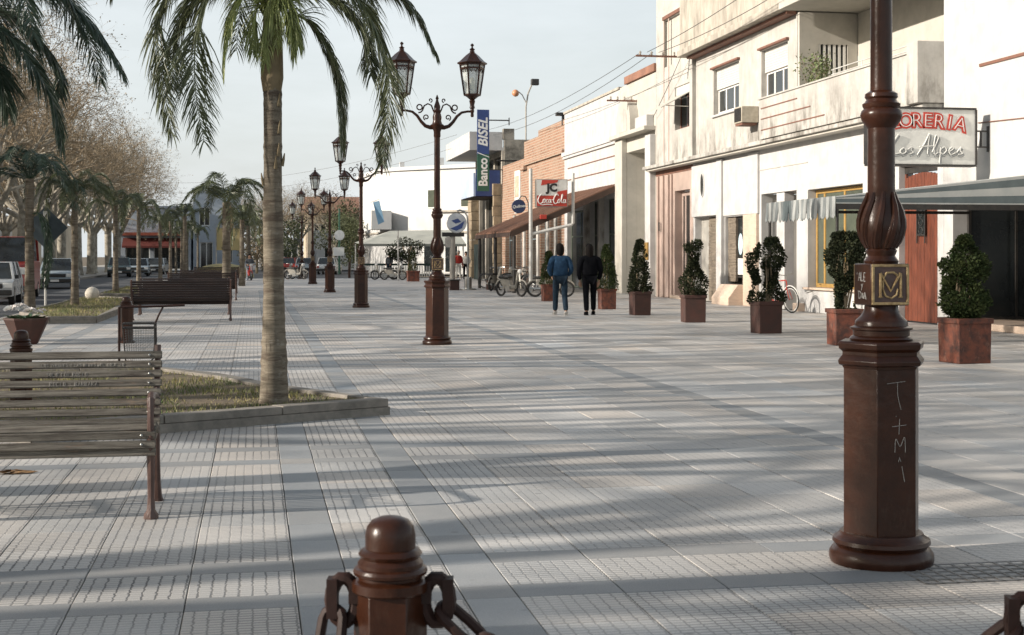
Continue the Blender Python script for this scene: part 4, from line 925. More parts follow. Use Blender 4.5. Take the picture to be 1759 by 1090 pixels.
# upper windows with roller shutters half down
for (y0, y1) in ((41.6, 44.05), (37.55, 39.65)):
    m = MB(); k = 9
    for i in range(k): m.box(F+.10, F+.125+.004*(i % 2), y0+.03, y1-.03, 6.84+i*.073, 6.84+(i+1)*.073-.006)
    s_ = m.build('roller_shutter', SHUT, h, smooth=0); s_['kind'] = 'stuff'
    B(h, 'shutter_box', F+.13, F+.14, y0+.02, y1-.02, 6.84, 7.5, SHUT, 0)
    window(h, y0+.02, y1-.02, 6.04, 6.86, F+.16, WFRAME, GLASS, (y0+(y1-y0)*.36, y0+(y1-y0)*.68), (), .08)
    B(h, 'window_sill', F-.08, F+.15, y0-.08, y1+.08, 5.95, 6.018, STUCW)
    B(h, 'window_hood', F-.10, F-.001, y0-.1, y1+.1, 7.505, 7.57, TRIM)
B(h, 'cornice_strip', 14.5, F-.001, 39.2, 45.8, 7.58, 7.62, STUCC) if False else None
ac = thing('air_conditioner', 'boxy window air conditioner sticking out below the upper windows', 'air conditioner', (14.35, 40.2, 5.66))
MB().box(-.28, .24, -.34, .34, -.24, .24).build('case', pm('ac_case', (.50, .45, .36), (.36, .32, .25), scale=6, rough=.5), ac, bev=.015)
m = MB()
for i in range(11): m.box(-.293, -.281, -.30+i*.055, -.30+i*.055+.03, -.2, .2)
tag(m.build('grille', BLACK, ac, smooth=0), kind='stuff'); MB().box(-.25, .2, -.3, .3, -.31, -.245).build('bracket', TRIM, ac)
# ground floor: round headed red door of planks
B(h, 'door_lintel', F+.14, F+.22, 28.75, 30.61, 3.38, 3.555, BLACK, 0)
B(h, 'door_frame', F+.14, F+.20, 28.745, 28.80, 0, 3.375, DOOR); B(h, 'door_frame', F+.14, F+.20, 30.55, 30.61, 0, 3.375, DOOR)
n = 11
for i in range(n):
    y0 = 28.81+i*(1.73/n); top = 3.27+.10*math.sin(PI*(i+.5)/n)
    B(h, 'door_plank', F+.11+random.uniform(0, .006), F+.155, y0+.005, y0+1.73/n-.005, .02, top, DOOR, .004)
gr = MB(); gr.box(F+.075, F+.105, 29.47, 29.85, 1.96, 2.9)
gb = MB()
for i in range(5):
    z = 2.06+i*.19
    gb.tube([(F+.065, 29.66+.1*math.cos(a), z+.075*math.sin(a)) for a in [2*PI*k/10 for k in range(10)]], .012, 5, closed=True)
gb.box(F+.055, F+.074, 29.45, 29.49, 1.78, 2.95).box(F+.055, F+.074, 29.83, 29.87, 1.78, 2.95).box(F+.056, F+.073, 29.45, 29.87, 1.95, 1.98)
g_ = gr.build('door_grille', GLASS, h, smooth=0); gb.build('scrollwork', BLACK, g_)
# shop window with yellow frame
B(h, 'window_base', F-.05, F+.34, 32.62, 36.08, 0, .60, STUCW, .01); B(h, 'window_ledge', F-.16, F+.3, 32.6, 36.1, .605, .66, PSTONE)
window(h, 32.62, 36.08, .665, 3.25, F+.22, BRASS, GLASSG, (34.2, 35.5), (), .10, 'shop_window')
m = MB(); m.beam((F+.42, 35.3, .7), (F+.42, 34.5, 2.0), .03, .05); m.beam((F+.42, 34.5, .7), (F+.42, 35.4, 2.1), .03, .05); m.build('easel', BRASS, h)
B(h, 'display_backing', F+.9, F+.95, 32.4, 36.5, .0, 3.5, pm('display_wall', (.28, .26, .20), (.2, .19, .15), scale=1))
for (y0, z0, y1, z1, mt) in ((33.0, .9, 33.6, 1.2, PLAINW), (33.3, 1.25, 34.1, 1.45, BRASS), (33.8, .8, 34.3, 1.1, SIGNW)): B(h, 'display_box', F+.42, F+.7, y0, y1, z0, z1, mt)
# entrance porch with brown door and white piers
B(h, 'porch_pier', F+.05, F+.34, 37.95, 38.55, 0, 3.29, STUCW, .01); B(h, 'porch_back', F+1.5, F+1.55, 36.6, 40, 0, 3.4, STUCC); B(h, 'porch_side', F+.352, F+1.5, 36.72, 36.86, 0, 3.3, STUCC); B(h, 'porch_side', F+.352, F+1.5, 39.66, 39.8, 0, 3.3, STUCW)
B(h, 'porch_ceiling', F+.352, F+1.5, 36.87, 39.65, 3.31, 3.36, STUCC)
B(h, 'porch_door', F+.36, F+.42, 36.92, 37.45, 0, 3.2, TRIM, .01); B(h, 'meter_box', F+.02, F+.048, 38.15, 38.4, 1.62, 1.82, BLACK, 0)
# narrow shop: stone cladding strips, oval sticker, sheets of paper
def cladding(parent, y0, y1, z0, z1, x):
    m = MB(); z = z0; rr = random.Random(int(y0*10))
    while z < z1-.02:
        hh = min(rr.uniform(.07, .13), z1-z); y = y0
        while y < y1-.02:
            l_ = min(rr.uniform(.35, .8), y1-y); m.box(x-rr.uniform(0, .02), x+.06, y+.003, y+l_-.003, z+.003, z+hh-.003); y += l_
        z += hh
    tag(m.build('stone_cladding', SLATE, parent, smooth=0), kind='stuff')
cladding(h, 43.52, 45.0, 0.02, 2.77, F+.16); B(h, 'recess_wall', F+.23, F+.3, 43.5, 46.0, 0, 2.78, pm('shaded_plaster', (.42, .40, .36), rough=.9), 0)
cladding(h, 42.3, 43.48, .02, 2.70, F-.06) if False else cladding(h, 42.15, 42.88, .7, 2.70, F+.10)
window(h, 41.2, 42.12, .82, 2.70, F+.14, BLACK, GLASS, (), (), .05, 'shop_window')
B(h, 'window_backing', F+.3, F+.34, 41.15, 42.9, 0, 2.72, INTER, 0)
m = MB(); m.add([(F+.125, 41.82+.20*math.cos(a), 1.86+.33*math.sin(a)) for a in [2*PI*k/24 for k in range(24)]]+[(F+.132, 41.82+.20*math.cos(a), 1.86+.33*math.sin(a)) for a in [2*PI*k/24 for k in range(24)]], [tuple(range(24)), tuple(range(47, 23, -1))]+[(i, (i+1) % 24, 24+(i+1) % 24, 24+i) for i in range(24)])
m.build('oval_sticker', pm('pale_blue_sticker', (.55, .68, .72), (.42, .58, .66), scale=5), h)
B(h, 'paper_sheet', F+.122, F+.13, 41.55, 42.05, .92, 1.42, PLAINW, 0); B(h, 'paper_sheet', F-.02, F-.002, 40.75, 41.12, .86, 1.42, PLAINW, 0, 'poster with a red heading')
B(h, 'poster_heading', F-.026, F-.021, 40.77, 41.1, 1.24, 1.40, SIGNR, 0)
for i in range(5): B(h, 'poster_line', F-.026, F-.021, 40.8, 41.08, .92+i*.055, .94+i*.055, GRYCL, 0)
m = MB(); m.prism([(-.55, 0), (0, 0), (0, .62), (-.25, .62), (-.55, .22)], 41.0, 42.6, Matrix(((1, 0, 0, F), (0, 0, 1, 0), (0, 1, 0, 0), (0, 0, 0, 1)))); m.build('sloping_stone_base', PSTONE, h, smooth=0, bev=.01)
B(h, 'stone_pier', F-.09, F-.004, 39.85, 41.0, 0, 2.74, PSTONE); B(h, 'white_pier', F-.12, F-.004, 42.95, 43.45, 0, 4.55, STUCW)
B(h, 'upper_pier', F-.07, F-.003, 39.8, 40.6, 2.745, 4.55, STUCW)
B(h, 'wall_bulge', F-.10, F-.003, 43.46, 46.1, 2.80, 4.5, STUCW, .01); B(h, 'wall_bulge', F-.06, F-.003, 40.61, 42.94, 2.75, 4.5, STUCW, .01)
m = MB(); m.add([(F-.112, 44.9+.17*math.cos(a), 3.82+.36*math.sin(a)) for a in [2*PI*k/24 for k in range(24)]]+[(F-.1, 44.9+.17*math.cos(a), 3.82+.36*math.sin(a)) for a in [2*PI*k/24 for k in range(24)]], [tuple(range(24))]+[(i, (i+1) % 24, 24+(i+1) % 24, 24+i) for i in range(24)]); ov = m.build('oval_window', GLASS, h)
m = MB(); m.tube([(F-.115, 44.9+.19*math.cos(a), 3.82+.38*math.sin(a)) for a in [2*PI*k/24 for k in range(24)]], .02, 6, closed=True); m.build('oval_rim', STUCW, ov)
B(h, 'wall_foot', F-.2, F-.005, 36.3, 36.7, 0, .22, PSTONE)
for y in (37.0, 39.0, 41.5): B(h, 'thin_moulding', F-.02, F-.001, y-.9, y+.9, 4.0, 4.02, STUCC, 0)

# ---- grooved tower
t = bld('grooved_tower_house', 'tall narrow pinkish house with vertical grooves and a propped-open metal shutter', 48)
m = MB(); wall(m, 'X', F, 46.32, 50.7, 4.86, 13.5, .35, [(46.6, 49.7, 8.3, 10.0), (46.65, 48.35, 5.92, 7.43)]); m.box(F+.352, 22, 50.3, 50.7, 4.86, 13.5); m.build('upper_wall', STUCG, t, smooth=0)
m = MB(); wall(m, 'X', F+.002, 46.22, 50.7, 0, 4.62, .35, [(46.6, 48.35, 0, 3.78)]); m.build('lower_wall', STUCP, t, smooth=0)
B(t, 'blind_window', F+.10, F+.14, 46.6, 49.7, 8.3, 10.0, STUCC, 0); B(t, 'window_hood', F-.06, F-.002, 46.5, 49.75, 10.01, 10.14, TRIM)
for y in (49.65, 49.05): B(t, 'groove', F-.012, F-.003, y, y+.09, 4.87, 10.0, STUCP, 0)
for y in (50.3, 49.65, 49.0, 48.6): B(t, 'rib', F-.07, F-.001, y, y+.16, .02, 4.4, STUCP, .02)
B(t, 'soffit_band', F-.02, F-.001, 46.3, 50.7, 4.42, 4.595, TRIM, 0)
window(t, 46.65, 48.35, 5.94, 7.41, F+.2, TRIM, GLASS, (47.5,), (), .06)
m = MB(); m.add([(F-.01, 46.66, 7.1), (F-.01, 48.34, 7.1), (F-1.0, 48.34, 6.55), (F-1.0, 46.66, 6.55), (F-.01, 46.66, 7.07), (F-.01, 48.34, 7.07), (F-1.0, 48.34, 6.52), (F-1.0, 46.66, 6.52)], [(0, 1, 2, 3), (7, 6, 5, 4), (0, 4, 5, 1), (1, 5, 6, 2), (2, 6, 7, 3), (3, 7, 4, 0)])
m.tube([(F-.02, 46.7, 6.6), (F-.8, 46.7, 6.62)], .015, 5); m.build('propped_shutter', STUCC, t, smooth=0)
B(t, 'roller_shutter', F+.05, F+.08, 46.66, 48.34, 7.12, 7.43, SHUT, 0)
B(t, 'door_step', F-.15, F+.3, 46.5, 48.5, 0, .12, PSTONE); window(t, 46.62, 48.33, .12, 3.76, F+.25, STUCP, GLASS, (47.1, 47.9), (), .16, 'front_door')
B(t, 'plaque', F-.09, F-.072, 50.0, 50.14, 2.4, 2.72, BLACK, 0)

# ---- white building with the arched pediment
t = bld('arched_gate_building', 'cream building with a tall recessed doorway and a small arch above it', 53)
m = MB(); wall(m, 'X', F, 50.72, 56.0, 0, 8.3, .4, [(51.6, 54.9, 0, 5.6)]); m.build('wall', STUCC, t, smooth=0)
B(t, 'doorway_back', F+1.2, F+1.3, 51.4, 55.1, 0, 5.7, STUCC); B(t, 'doorway_side', F+.402, F+1.2, 54.9, 55.1, 0, 5.7, STUCC); B(t, 'doorway_ceiling', F+.402, F+1.2, 51.6, 54.9, 5.6, 5.7, STUCC)
B(t, 'pier', F-.22, F-.001, 54.9, 56.0, 0, 6.15, STUCC, .02); B(t, 'pier', F-.22, F-.001, 50.8, 51.5, 0, 6.0, STUCW, .02)
B(t, 'entablature', F-.45, F-.001, 50.8, 56.05, 6.16, 6.32, STUCC, .02); B(t, 'parapet_block', F-.3, F-.001, 51.0, 52.6, 6.33, 6.75, STUCW, .02)
pts = [(-1.05, 0), (-1.05, .35)]+[(-1.05*math.cos(a), .35+1.0*math.sin(a)) for a in [PI*k/14 for k in range(1, 14)]]+[(1.05, .35), (1.05, 0)]
m = MB(); m.prism([(54.2+x, 6.33+z) for x, z in pts], F-.35, F-.002, Matrix(((0, 0, 1, 0), (1, 0, 0, 0), (0, 1, 0, 0), (0, 0, 0, 1)))); m.build('arch', STUCC, t, smooth=30)
pts = [(-.62, 0), (-.62, .3)]+[(-.62*math.cos(a), .3+.62*math.sin(a)) for a in [PI*k/14 for k in range(1, 14)]]+[(.62, .3), (.62, 0)]
m = MB(); m.prism([(54.2+x, 6.36+z) for x, z in pts], F-.362, F-.352, Matrix(((0, 0, 1, 0), (1, 0, 0, 0), (0, 1, 0, 0), (0, 0, 0, 1)))); m.build('niche', STUCG, t, smooth=30)
window(t, 51.62, 53.0, 0.1, 5.5, F+.6, WFRAME, GLASSG, (), (2.3, 3.9, 4.7), .10, 'glazed_door'); B(t, 'yellow_strip', F+.55, F+.59, 52.2, 52.3, .1, 3.2, BRASS, 0)
B(t, 'letter_board', F-.28, F-.225, 50.95, 51.4, 1.35, 2.0, BRASS, .01)
B(t, 'roof_tiles', F-.1, F+.6, 50.72, 55.0, 8.32, 8.62, TILER, .02)

# ---- long white parapet building with the brown lean-to
t = bld('white_parapet_building', 'long blank white parapet building above the brown lean-to', 61)
m = MB(); wall(m, 'X', F, 56.02, 66.5, 0, 8.25, .4, [(56.6, 58.6, 0, 3.9), (59.1, 61.2, 0, 3.9), (61.8, 65.9, 0, 3.6)]); m.build('wall', STUCW, t, smooth=0)
m = MB(); m.box(F-.16, F-.001, 56.1, 66.5, 6.22, 6.4); m.box(F-.10, F-.001, 56.1, 66.5, 6.1, 6.215); m.build('moulding', STUCW, t, smooth=0)
for z in (5.6, 5.05): B(t, 'thin_moulding', F-.03, F-.001, 56.3, 65.7, z, z+.04, TRIM, 0)
B(t, 'coping', F-.06, F+.44, 56.02, 66.5, 8.26, 8.36, TROUGH)
for (a, b, c) in ((56.62, 58.58, 3.88), (59.12, 61.18, 3.88), (61.82, 65.88, 3.58)): window(t, a, b, .02, c, F+.2, pm('dull_green_frame', (.10, .12, .09)), GLASS, ((a+b)/2,), (2.4,), .08, 'shop_door')
for y in (58.65, 61.3): B(t, 'pilaster', F-.2, F-.001, y, y+.4, 0, 4.0, STUCG)
lt = thing('lean_to_roof', 'rusty brown lean-to roof on posts sloping out over the cafe terrace', 'lean-to roof', (10.1, 56, 0)); lx, ly = 10.1, 56.0
m = MB(); n = 36
for i in range(n):
    y0 = i*(9.2/n); y1 = y0+9.2/n-.006; a = .0 if i % 2 else .03
    m.add([(0, y0, 2.5+a), (4.45, y0, 4.42+a), (4.45, y1, 4.42+a), (0, y1, 2.5+a), (0, y0, 2.45), (4.45, y0, 4.37), (4.45, y1, 4.37), (0, y1, 2.45)], [(0, 1, 2, 3), (7, 6, 5, 4), (0, 4, 5, 1), (2, 6, 7, 3), (0, 3, 7, 4), (1, 5, 6, 2)])
tag(m.build('roof_sheet', BROWNR, lt, smooth=0), kind='stuff')
m = MB(); m.beam((0, -.03, 2.36), (4.45, -.03, 4.28), .05, .22); m.beam((0, .05, 2.36), (0, 9.2, 2.36), .06, .16); m.build('fascia_beam', pm('dark_timber', (.06, .035, .025), rough=.8), lt, smooth=0)
for y in (.1, 4.6, 9.0): MB().lathe([(.075, 0), (.075, 2.3)], 10, 0, (.15, y)).build('post', BLACK, lt)
m = MB()
for i in range(7): m.beam((.1, .6+i*1.35, 2.38), (4.4, .6+i*1.35, 4.28), .06, .10)
tag(m.build('rafter', pm('rafter_wood', (.09, .05, .03), rough=.8), lt, smooth=0), kind='stuff')

# ---- old brick building
t = bld('brick_building', 'old bare brick building with a stepped top behind the soft drink sign', 75)
m = MB(); wall(m, 'X', F+.01, 66.52, 76.9, 0, 7.75, .4, [(67.2, 68.0, .0, 3.7), (68.7, 69.9, 0, 3.7), (70.5, 72.4, 0, 3.7), (73.2, 76.2, 0, 3.6)]); wall(m, 'X', F+.01, 76.91, 84.0, 0, 6.85, .4, [(77.6, 79.2, 0, 3.6), (80.0, 82.8, 0, 3.6)]); m.build('wall', BRICK, t, smooth=0)
m = MB(); m.box(F-.12, F, 66.52, 77.2, 6.42, 6.62); m.box(F-.2, F-.001, 76.0, 77.2, 6.20, 6.415); m.build('brick_cornice', BRICK, t, smooth=0)
B(t, 'stepped_gable', F+.02, F+.4, 66.6, 73.0, 7.76, 8.05, BRICK)
for y in (68.05, 70.0, 72.5, 76.3, 79.3): B(t, 'pale_post', F-.1, F, y, y+.45, 0, 3.8, STUCG)
for (a, b) in ((67.22, 67.98), (68.72, 69.88), (70.52, 72.38), (73.22, 76.18), (77.62, 79.18), (80.02, 82.78)): window(t, a, b, .02, 3.55, F+.25, pm('grey_blue_frame', (.14, .17, .18)), GLASS, ((a+b)/2,), (2.4,), .07)
m = MB(); m.box(14.3, 16.4, 66.9, 67.2, 8.25, 8.4); m.box(14.6, 14.8, 66.95, 67.15, 7.8, 8.24).box(16.0, 16.2, 66.95, 67.15, 7.8, 8.24); m.build('roof_beam', BLACK, t, smooth=0)
m = MB(); m.box(F-.03, F+.005, 77.9, 79.6, 3.9, 6.3); m.build('painted_panel', SIGNW, t, smooth=0); B(t, 'painted_patch', F-.04, F-.031, 78.3, 79.4, 4.8, 6.0, pm('faded_poster', (.50, .22, .14), (.6, .52, .4), scale=2), 0)
# concrete remnant behind
t = bld('concrete_ruin', 'mouldy grey concrete wall stub rising behind the brick building', 80)
m = MB(); wall(m, 'Y', 84.2, 14.8, 17.6, 0, 8.5, .4); wall(m, 'Y', 84.21, 14.75, 15.4, 8.51, 9.15, .5); m.build('wall', RUIN, t, smooth=0)
m = MB(); m.tube([(14.3, 84.0, 7.2), (18, 84.0, 7.2)], .05, 6); m.build('iron_bar', BLACK, t)

# ---- stone and glass corner building with the white slab canopy
t = bld('slab_canopy_building', 'dark corner building with tan stone piers, blue signboard and a white slab canopy', 90)
m = MB(); m.box(12.7, 17.5, 84.35, 95.0, 7.85, 8.02); m.build('canopy_slab', STUCW, t, smooth=0)
m = MB(); m.box(12.7, 12.85, 84.5, 95.0, 8.021, 8.95); m.box(12.7, 14.7, 84.35, 84.5, 8.021, 8.95); m.build('canopy_parapet', STUCW, t, smooth=0)
m = MB(); wall(m, 'X', F+.05, 84.3, 94.4, 0, 7.84, .3, [(84.6, 86.9, 0, 7.5), (87.3, 90.2, 0, 7.5), (90.6, 92.9, 0, 7.5)]); wall(m, 'Y', 94.42, 14.66, 24, 0, 7.84, .3); m.build('wall', TROUGH, t, smooth=0)
for (a, b) in ((84.62, 86.88), (87.32, 90.18), (90.62, 92.88)): window(t, a, b, .02, 7.48, F+.25, BLACK, GLASS, ((a+b)/2, a+(b-a)*.25, a+(b-a)*.75), (3.2, 5.2), .09)
rr = random.Random(2)
for (y0, y1) in ((93.1, 94.5), (84.3, 84.62)):
    z = 0
    while z < 5.2:
        hh = rr.uniform(.45, .75); o = B(t, 'stone_block', F-.45-rr.uniform(0, .05), F+.04, y0, y1, z+.01, z+hh-.01, STONE, .03); z += hh
m = MB()   # blue and white signboard box over the ground floor
m.box(13.0, 13.12, 84.76, 90.3, 5.1, 6.5); m.build('signboard', pm('pale_blue_board', (.38, .46, .60), (.50, .55, .62), scale=.8, rough=.5), t, smooth=0)
B(t, 'signboard_end', 13.0, 14.6, 90.31, 90.45, 5.1, 6.5, pm('pale_green_board', (.42, .52, .44)), 0); B(t, 'signboard_near_end', 13.13, 14.6, 84.66, 84.75, 5.1, 6.7, SIGNB, 0)
B(t, 'signboard_soffit', 13.13, 14.6, 84.76, 90.3, 5.05, 5.1, DARKRED, 0)
B(t, 'shutter_screen', 13.4, 13.5, 84.8, 87.2, .05, 2.2, pm('dark_green_screen', (.02, .035, .03), rough=.7), 0)

# ================================================================ SIGNS
def sign(name, label, loc, rz=0): return thing(name, label, 'sign', loc, rz)
# florist's sign
t = sign('shop_sign', 'weathered white board sign with red capitals and script, set at right angles to the wall', (12.0, 26.5, 3.3))
MB().box(.02, 2.26, -.02, .18, .03, 1.13).build('board', SIGNW, t, smooth=0)
m = MB(); m.box(0, 2.28, -.05, .22, -.01, .03).box(0, 2.28, -.05, .22, 1.13, 1.17).box(-.015, .02, -.05, .22, .03, 1.13).box(2.26, 2.295, -.05, .22, .03, 1.13); m.build('frame', BLACK, t, smooth=0)
m = MB(); m.box(2.296, 2.598, .05, .09, .38, .41).box(2.296, 2.598, .05, .09, .70, .73).box(2.42, 2.45, .05, .09, .411, .699).box(2.575, 2.6, .04, .10, .30, .82); m.build('bracket', BLACK, t, smooth=0)
word = 'FLORERIA'; rad = 2.9
for layer, (mat, bold, ex, dy) in enumerate(((SIGNR, .026, .006, -.028), (PLAINW, -.011, .004, -.040))):
    for i, ch in enumerate(word):
        q = (i-3.5)/7; x = 1.12+q*1.64; a = -q*.50; z = .86-.26*q*q+.03
        lm = text_mesh(ch, .40, mat, FACE(x, dy, z) @ Matrix.Rotation(a, 4, 'Z'), ex, 0, bold)
        o = link('letter' if layer == 0 else 'letter_inline', lm, t)
S = Matrix.Translation((.47, -.045, .23)) @ Matrix.Rotation(PI/2, 4, 'X')
scr = [[(.25, 1.0), (.0, .5), (-.15, 0), (.05, -.02), (.35, .05)], [(.45, .3), (.32, .15), (.4, 0), (.55, .1), (.52, .28), (.45, .3), (.62, .22)], [(.62, .22), (.78, .36), (.76, .2), (.84, .08), (.7, 0)],
       [(1.0, -.05), (1.3, .55), (1.5, 1.05), (1.45, .5), (1.42, 0)], [(1.1, .38), (1.65, .42)], [(1.6, .1), (1.85, .8), (1.75, .95), (1.68, .5), (1.7, .02), (1.85, .1)], [(1.95, .35), (1.9, -.45)], [(1.95, .25), (2.1, .38), (2.18, .2), (2.05, .02), (1.95, .1)],
       [(2.3, .15), (2.45, .28), (2.4, .38), (2.28, .2), (2.36, .0), (2.55, .08)], [(2.6, .1), (2.78, .38), (2.74, .2), (2.84, .06), (2.66, 0)]]
m = strokes_mb(scr, .53, S @ Matrix.Diagonal((1, .74, 1, 1)), .013, 5); m.build('script_lettering', SIGNW, t)
m = strokes_mb(scr, .53, S @ Matrix.Translation((.03, -.035, -.016)) @ Matrix.Diagonal((1, .74, 1, 1)), .024, 5); m.build('script_shadow', pm('lettering_grey', (.33, .34, .34)), t)

# bank banner
t = sign('bank_banner', 'tall vertical blue and green bank banner on two arms above the pavement', (13.05, 83.6, 0), 0)
x0 = 0; zb, zt = 5.35, 10.2
m = MB(); m.box(0, .72, 0, .12, 7.55, zt); m.build('blue_panel', SIGNB, t, smooth=0)
m = MB(); m.box(0, .72, 0, .12, zb, 7.54); m.build('green_panel', SIGNG, t, smooth=0)
m = MB(); m.add([(.0, -.004, 7.62), (.72, -.004, 7.35), (.72, -.004, 7.40), (.0, -.004, 7.67), (0, -.001, 7.62), (.72, -.001, 7.35), (.72, -.001, 7.4), (0, -.001, 7.67)], [(0, 1, 2, 3), (0, 4, 5, 1), (3, 2, 6, 7)]); m.build('white_stripe', PLAINW, t, smooth=0)
m = MB(); m.add([(.0, -.003, 7.62), (0, -.003, 7.5), (.72, -.003, 7.34), (.72, -.003, 7.35)], [(0, 1, 2, 3)])
VT = lambda z: Matrix.Translation((.37, -.006, z)) @ Matrix.Rotation(PI/2, 4, 'X') @ Matrix.Rotation(PI/2, 4, 'Z')
link('lettering_upper', text_mesh('BISEL', .78, PLAINW, VT(8.85), .004, .25, .022, sx=.98), t)
link('lettering_lower', text_mesh('Banco', .74, PLAINW, VT(6.48), .004, 0, .02, sx=.92), t)
m = MB(); m.box(.72, 1.9, .04, .08, 9.55, 9.62).box(1.9, 1.96, .03, .09, 9.3, 9.75).box(.72, 1.7, .04, .08, 6.6, 6.66); m.build('support_arm', BLACK, t, smooth=0)

# pole with the soft drink sign
t = sign('pole_sign', 'pale pole with a bent arm carrying the red and white cola sign board', (10.15, 52.1, 0))
m = MB(); m.tube([(0, 0, 0), (0, 0, 4.75)], .07, 10); m.build('pole', POLEW, t)
m = MB(); m.tube([(0, 0, 2.28), (.1, 0, 2.33), (1.55, .0, 2.66), (1.62, 0, 2.72), (1.62, 0, 4.6)], .06, 8); m.build('bent_arm', POLEW, t)
MB().box(.18, 1.38, -.14, .10, 3.32, 4.36).build('sign_box', pm('sign_case', (.30, .28, .25), rough=.5), t, bev=.01)
m = MB().box(.21, 1.35, -.149, -.142, 3.75, 4.33); m.build('white_face', SIGNW, t, smooth=0)
m = MB().box(.21, 1.35, -.149, -.142, 3.35, 3.745); m.build('red_face', SIGNR, t, smooth=0)
for pl in ([(.40, 4.33), (1.02, 4.33), (.98, 4.24), (.36, 4.12)], [(.92, 3.75), (1.35, 3.75), (1.35, 3.97), (1.0, 3.90)]):
    m = MB(); k = len(pl); m.add([(x, -.156, z) for x, z in pl]+[(x, -.1495, z) for x, z in pl], [tuple(range(k)), tuple(range(2*k-1, k-1, -1))]+[(i, (i+1) % k, k+(i+1) % k, k+i) for i in range(k)]); m.build('red_flash', SIGNR, t, smooth=0)
link('initials', text_mesh('JC', .40, PLAINK, FACE(.78, -.156, 4.03), .004, 0, .022), t)
cc = [[(.62, .95), (.45, 1.15), (.1, .8), (-.05, .3), (.2, -.05), (.6, .15)], [(.72, .5), (.58, .3), (.68, .05), (.86, .2), (.82, .48), (.72, .5), (.95, .45)], [(1.22, .45), (1.05, .42), (1.0, .12), (1.22, .12)], [(1.55, .45), (1.35, .42), (1.32, .1), (1.5, .12), (1.58, .45), (1.56, .1), (1.68, .15)],
      [(1.7, .42), (1.9, .42)], [(2.55, .95), (2.38, 1.15), (2.05, .8), (1.92, .3), (2.12, -.05), (2.45, .12)], [(2.6, .5), (2.46, .3), (2.56, .05), (2.74, .2), (2.7, .48), (2.6, .5)], [(2.86, .3), (3.1, 1.0), (3.0, 1.05), (2.92, .4), (2.98, .1), (3.1, .15)], [(3.42, .45), (3.22, .42), (3.18, .1), (3.36, .12), (3.46, .45), (3.43, .1), (3.55, .15)], [(.2, -.05), (.5, -.2), (1.1, -.12), (1.8, -.2)]]
m = strokes_mb(cc, .30, Matrix.Translation((.26, -.156, 3.46)) @ Matrix.Rotation(PI/2, 4, 'X'), .018, 5); m.build('script_lettering', PLAINW, t)

t = sign('round_sign', 'small round navy blue sign hanging on a curved bracket beside the pale pole', (9.74, 52.35, 0))
def disc(mb, c, r, y0, y1, n=28): # disc facing -Y
    a = [2*PI*k/n for k in range(n)]; mb.add([(c[0]+r*math.cos(q), y0, c[1]+r*math.sin(q)) for q in a]+[(c[0]+r*math.cos(q), y1, c[1]+r*math.sin(q)) for q in a], [tuple(range(n)), tuple(range(2*n-1, n-1, -1))]+[(i, (i+1) % n, n+(i+1) % n, n+i) for i in range(n)]); return mb
disc(MB(), (0, 3.35), .26, -.06, .06).build('disc', SIGNN, t)
link('lettering', text_mesh('Quilmes', .15, PLAINW, FACE(0, -.066, 3.35) @ Matrix.Rotation(.12, 4, 'Z'), .003, .25, .004), t)
m = MB(); m.tube([(0, 0, 3.61), (.1, 0, 3.74), (.26, 0, 3.72), (.36, 0, 3.5), (.37, -.1, 3.1)], .02, 6); m.build('bracket', BLACK, t)
t = sign('round_sign', 'larger round glass sign with a blue wave on a hooked steel stand by the terrace', (8.95, 62.3, 0))
disc(MB(), (-.15, 2.95), .42, -.05, .05).build('disc', pm('sign_glass', (.52, .56, .60), (.35, .38, .42), scale=2, rough=.2), t)
m = MB(); m.add([(-.45, -.056, 2.70), (-.1, -.056, 2.85), (.2, -.056, 3.05), (.08, -.056, 2.72), (-.18, -.056, 2.60)], [(0, 1, 2, 3, 4)]); m.add([(-.4, -.056, 3.05), (-.1, -.056, 3.15), (.05, -.056, 3.0), (-.2, -.056, 2.92)], [(0, 1, 2, 3)]); m.build('blue_wave', SIGNB, t, smooth=0)
m = MB(); m.tube([(-.15+.43*math.cos(a), 0, 2.95+.43*math.sin(a)) for a in [2*PI*k/28 for k in range(28)]], .02, 6, closed=True); m.build('ring', CHROME, t)
m = MB(); m.tube([(.36, 0, 0), (.36, 0, 2.9), (.33, 0, 3.25), (.2, 0, 3.46), (.0, 0, 3.52), (-.12, 0, 3.48)], .045, 8); m.build('hooked_pole', CHROME, t)
MB().lathe([(.36, 0), (.36, .05), (.17, .08), (.17, .55), (.15, .56)], 18, 0, (.36, 0)).build('drum_base', CHROME, t)
t = thing('meter_post', 'thick grey post with a small cabinet on top beside the round sign stand', 'post', (9.35, 67.6, 0)); MB().lathe([(.14, 0), (.13, 2.6)], 14).build('post', CONC, t); MB().box(-.5, .55, -.15, .15, 2.42, 2.62).build('cabinet', BLACK, t, bev=.01); MB().box(-.35, -.05, -.1, .1, 1.9, 2.4).build('lamp_head', CHROME, t, bev=.01)
def polyline_chain(pts): return None
for (x, y, lab) in ((8.6, 61.6, 'dark low seat block left of the round sign stand'), (10.3, 62.0, 'dark low block right of the round sign stand')):
    t = thing('low_block', lab, 'block', (x, y, 0)); MB().box(-.2, .2, -.2, .2, 0, .42).build('body', POTD, t, bev=.02); MB().box(-.24, .24, -.24, .24, .421, .47).build('top', BLACK, t, bev=.01)
t = thing('red_light', 'small red box sign glowing dull in the shade under the lean-to', 'sign', (11.4, 55.9, 3.06)); MB().box(-.13, .13, -.06, .06, -.09, .09).build('box', SIGNR, t, bev=.01); MB().box(-.01, .01, -.01, .01, .091, .15).build('hanger', BLACK, t)

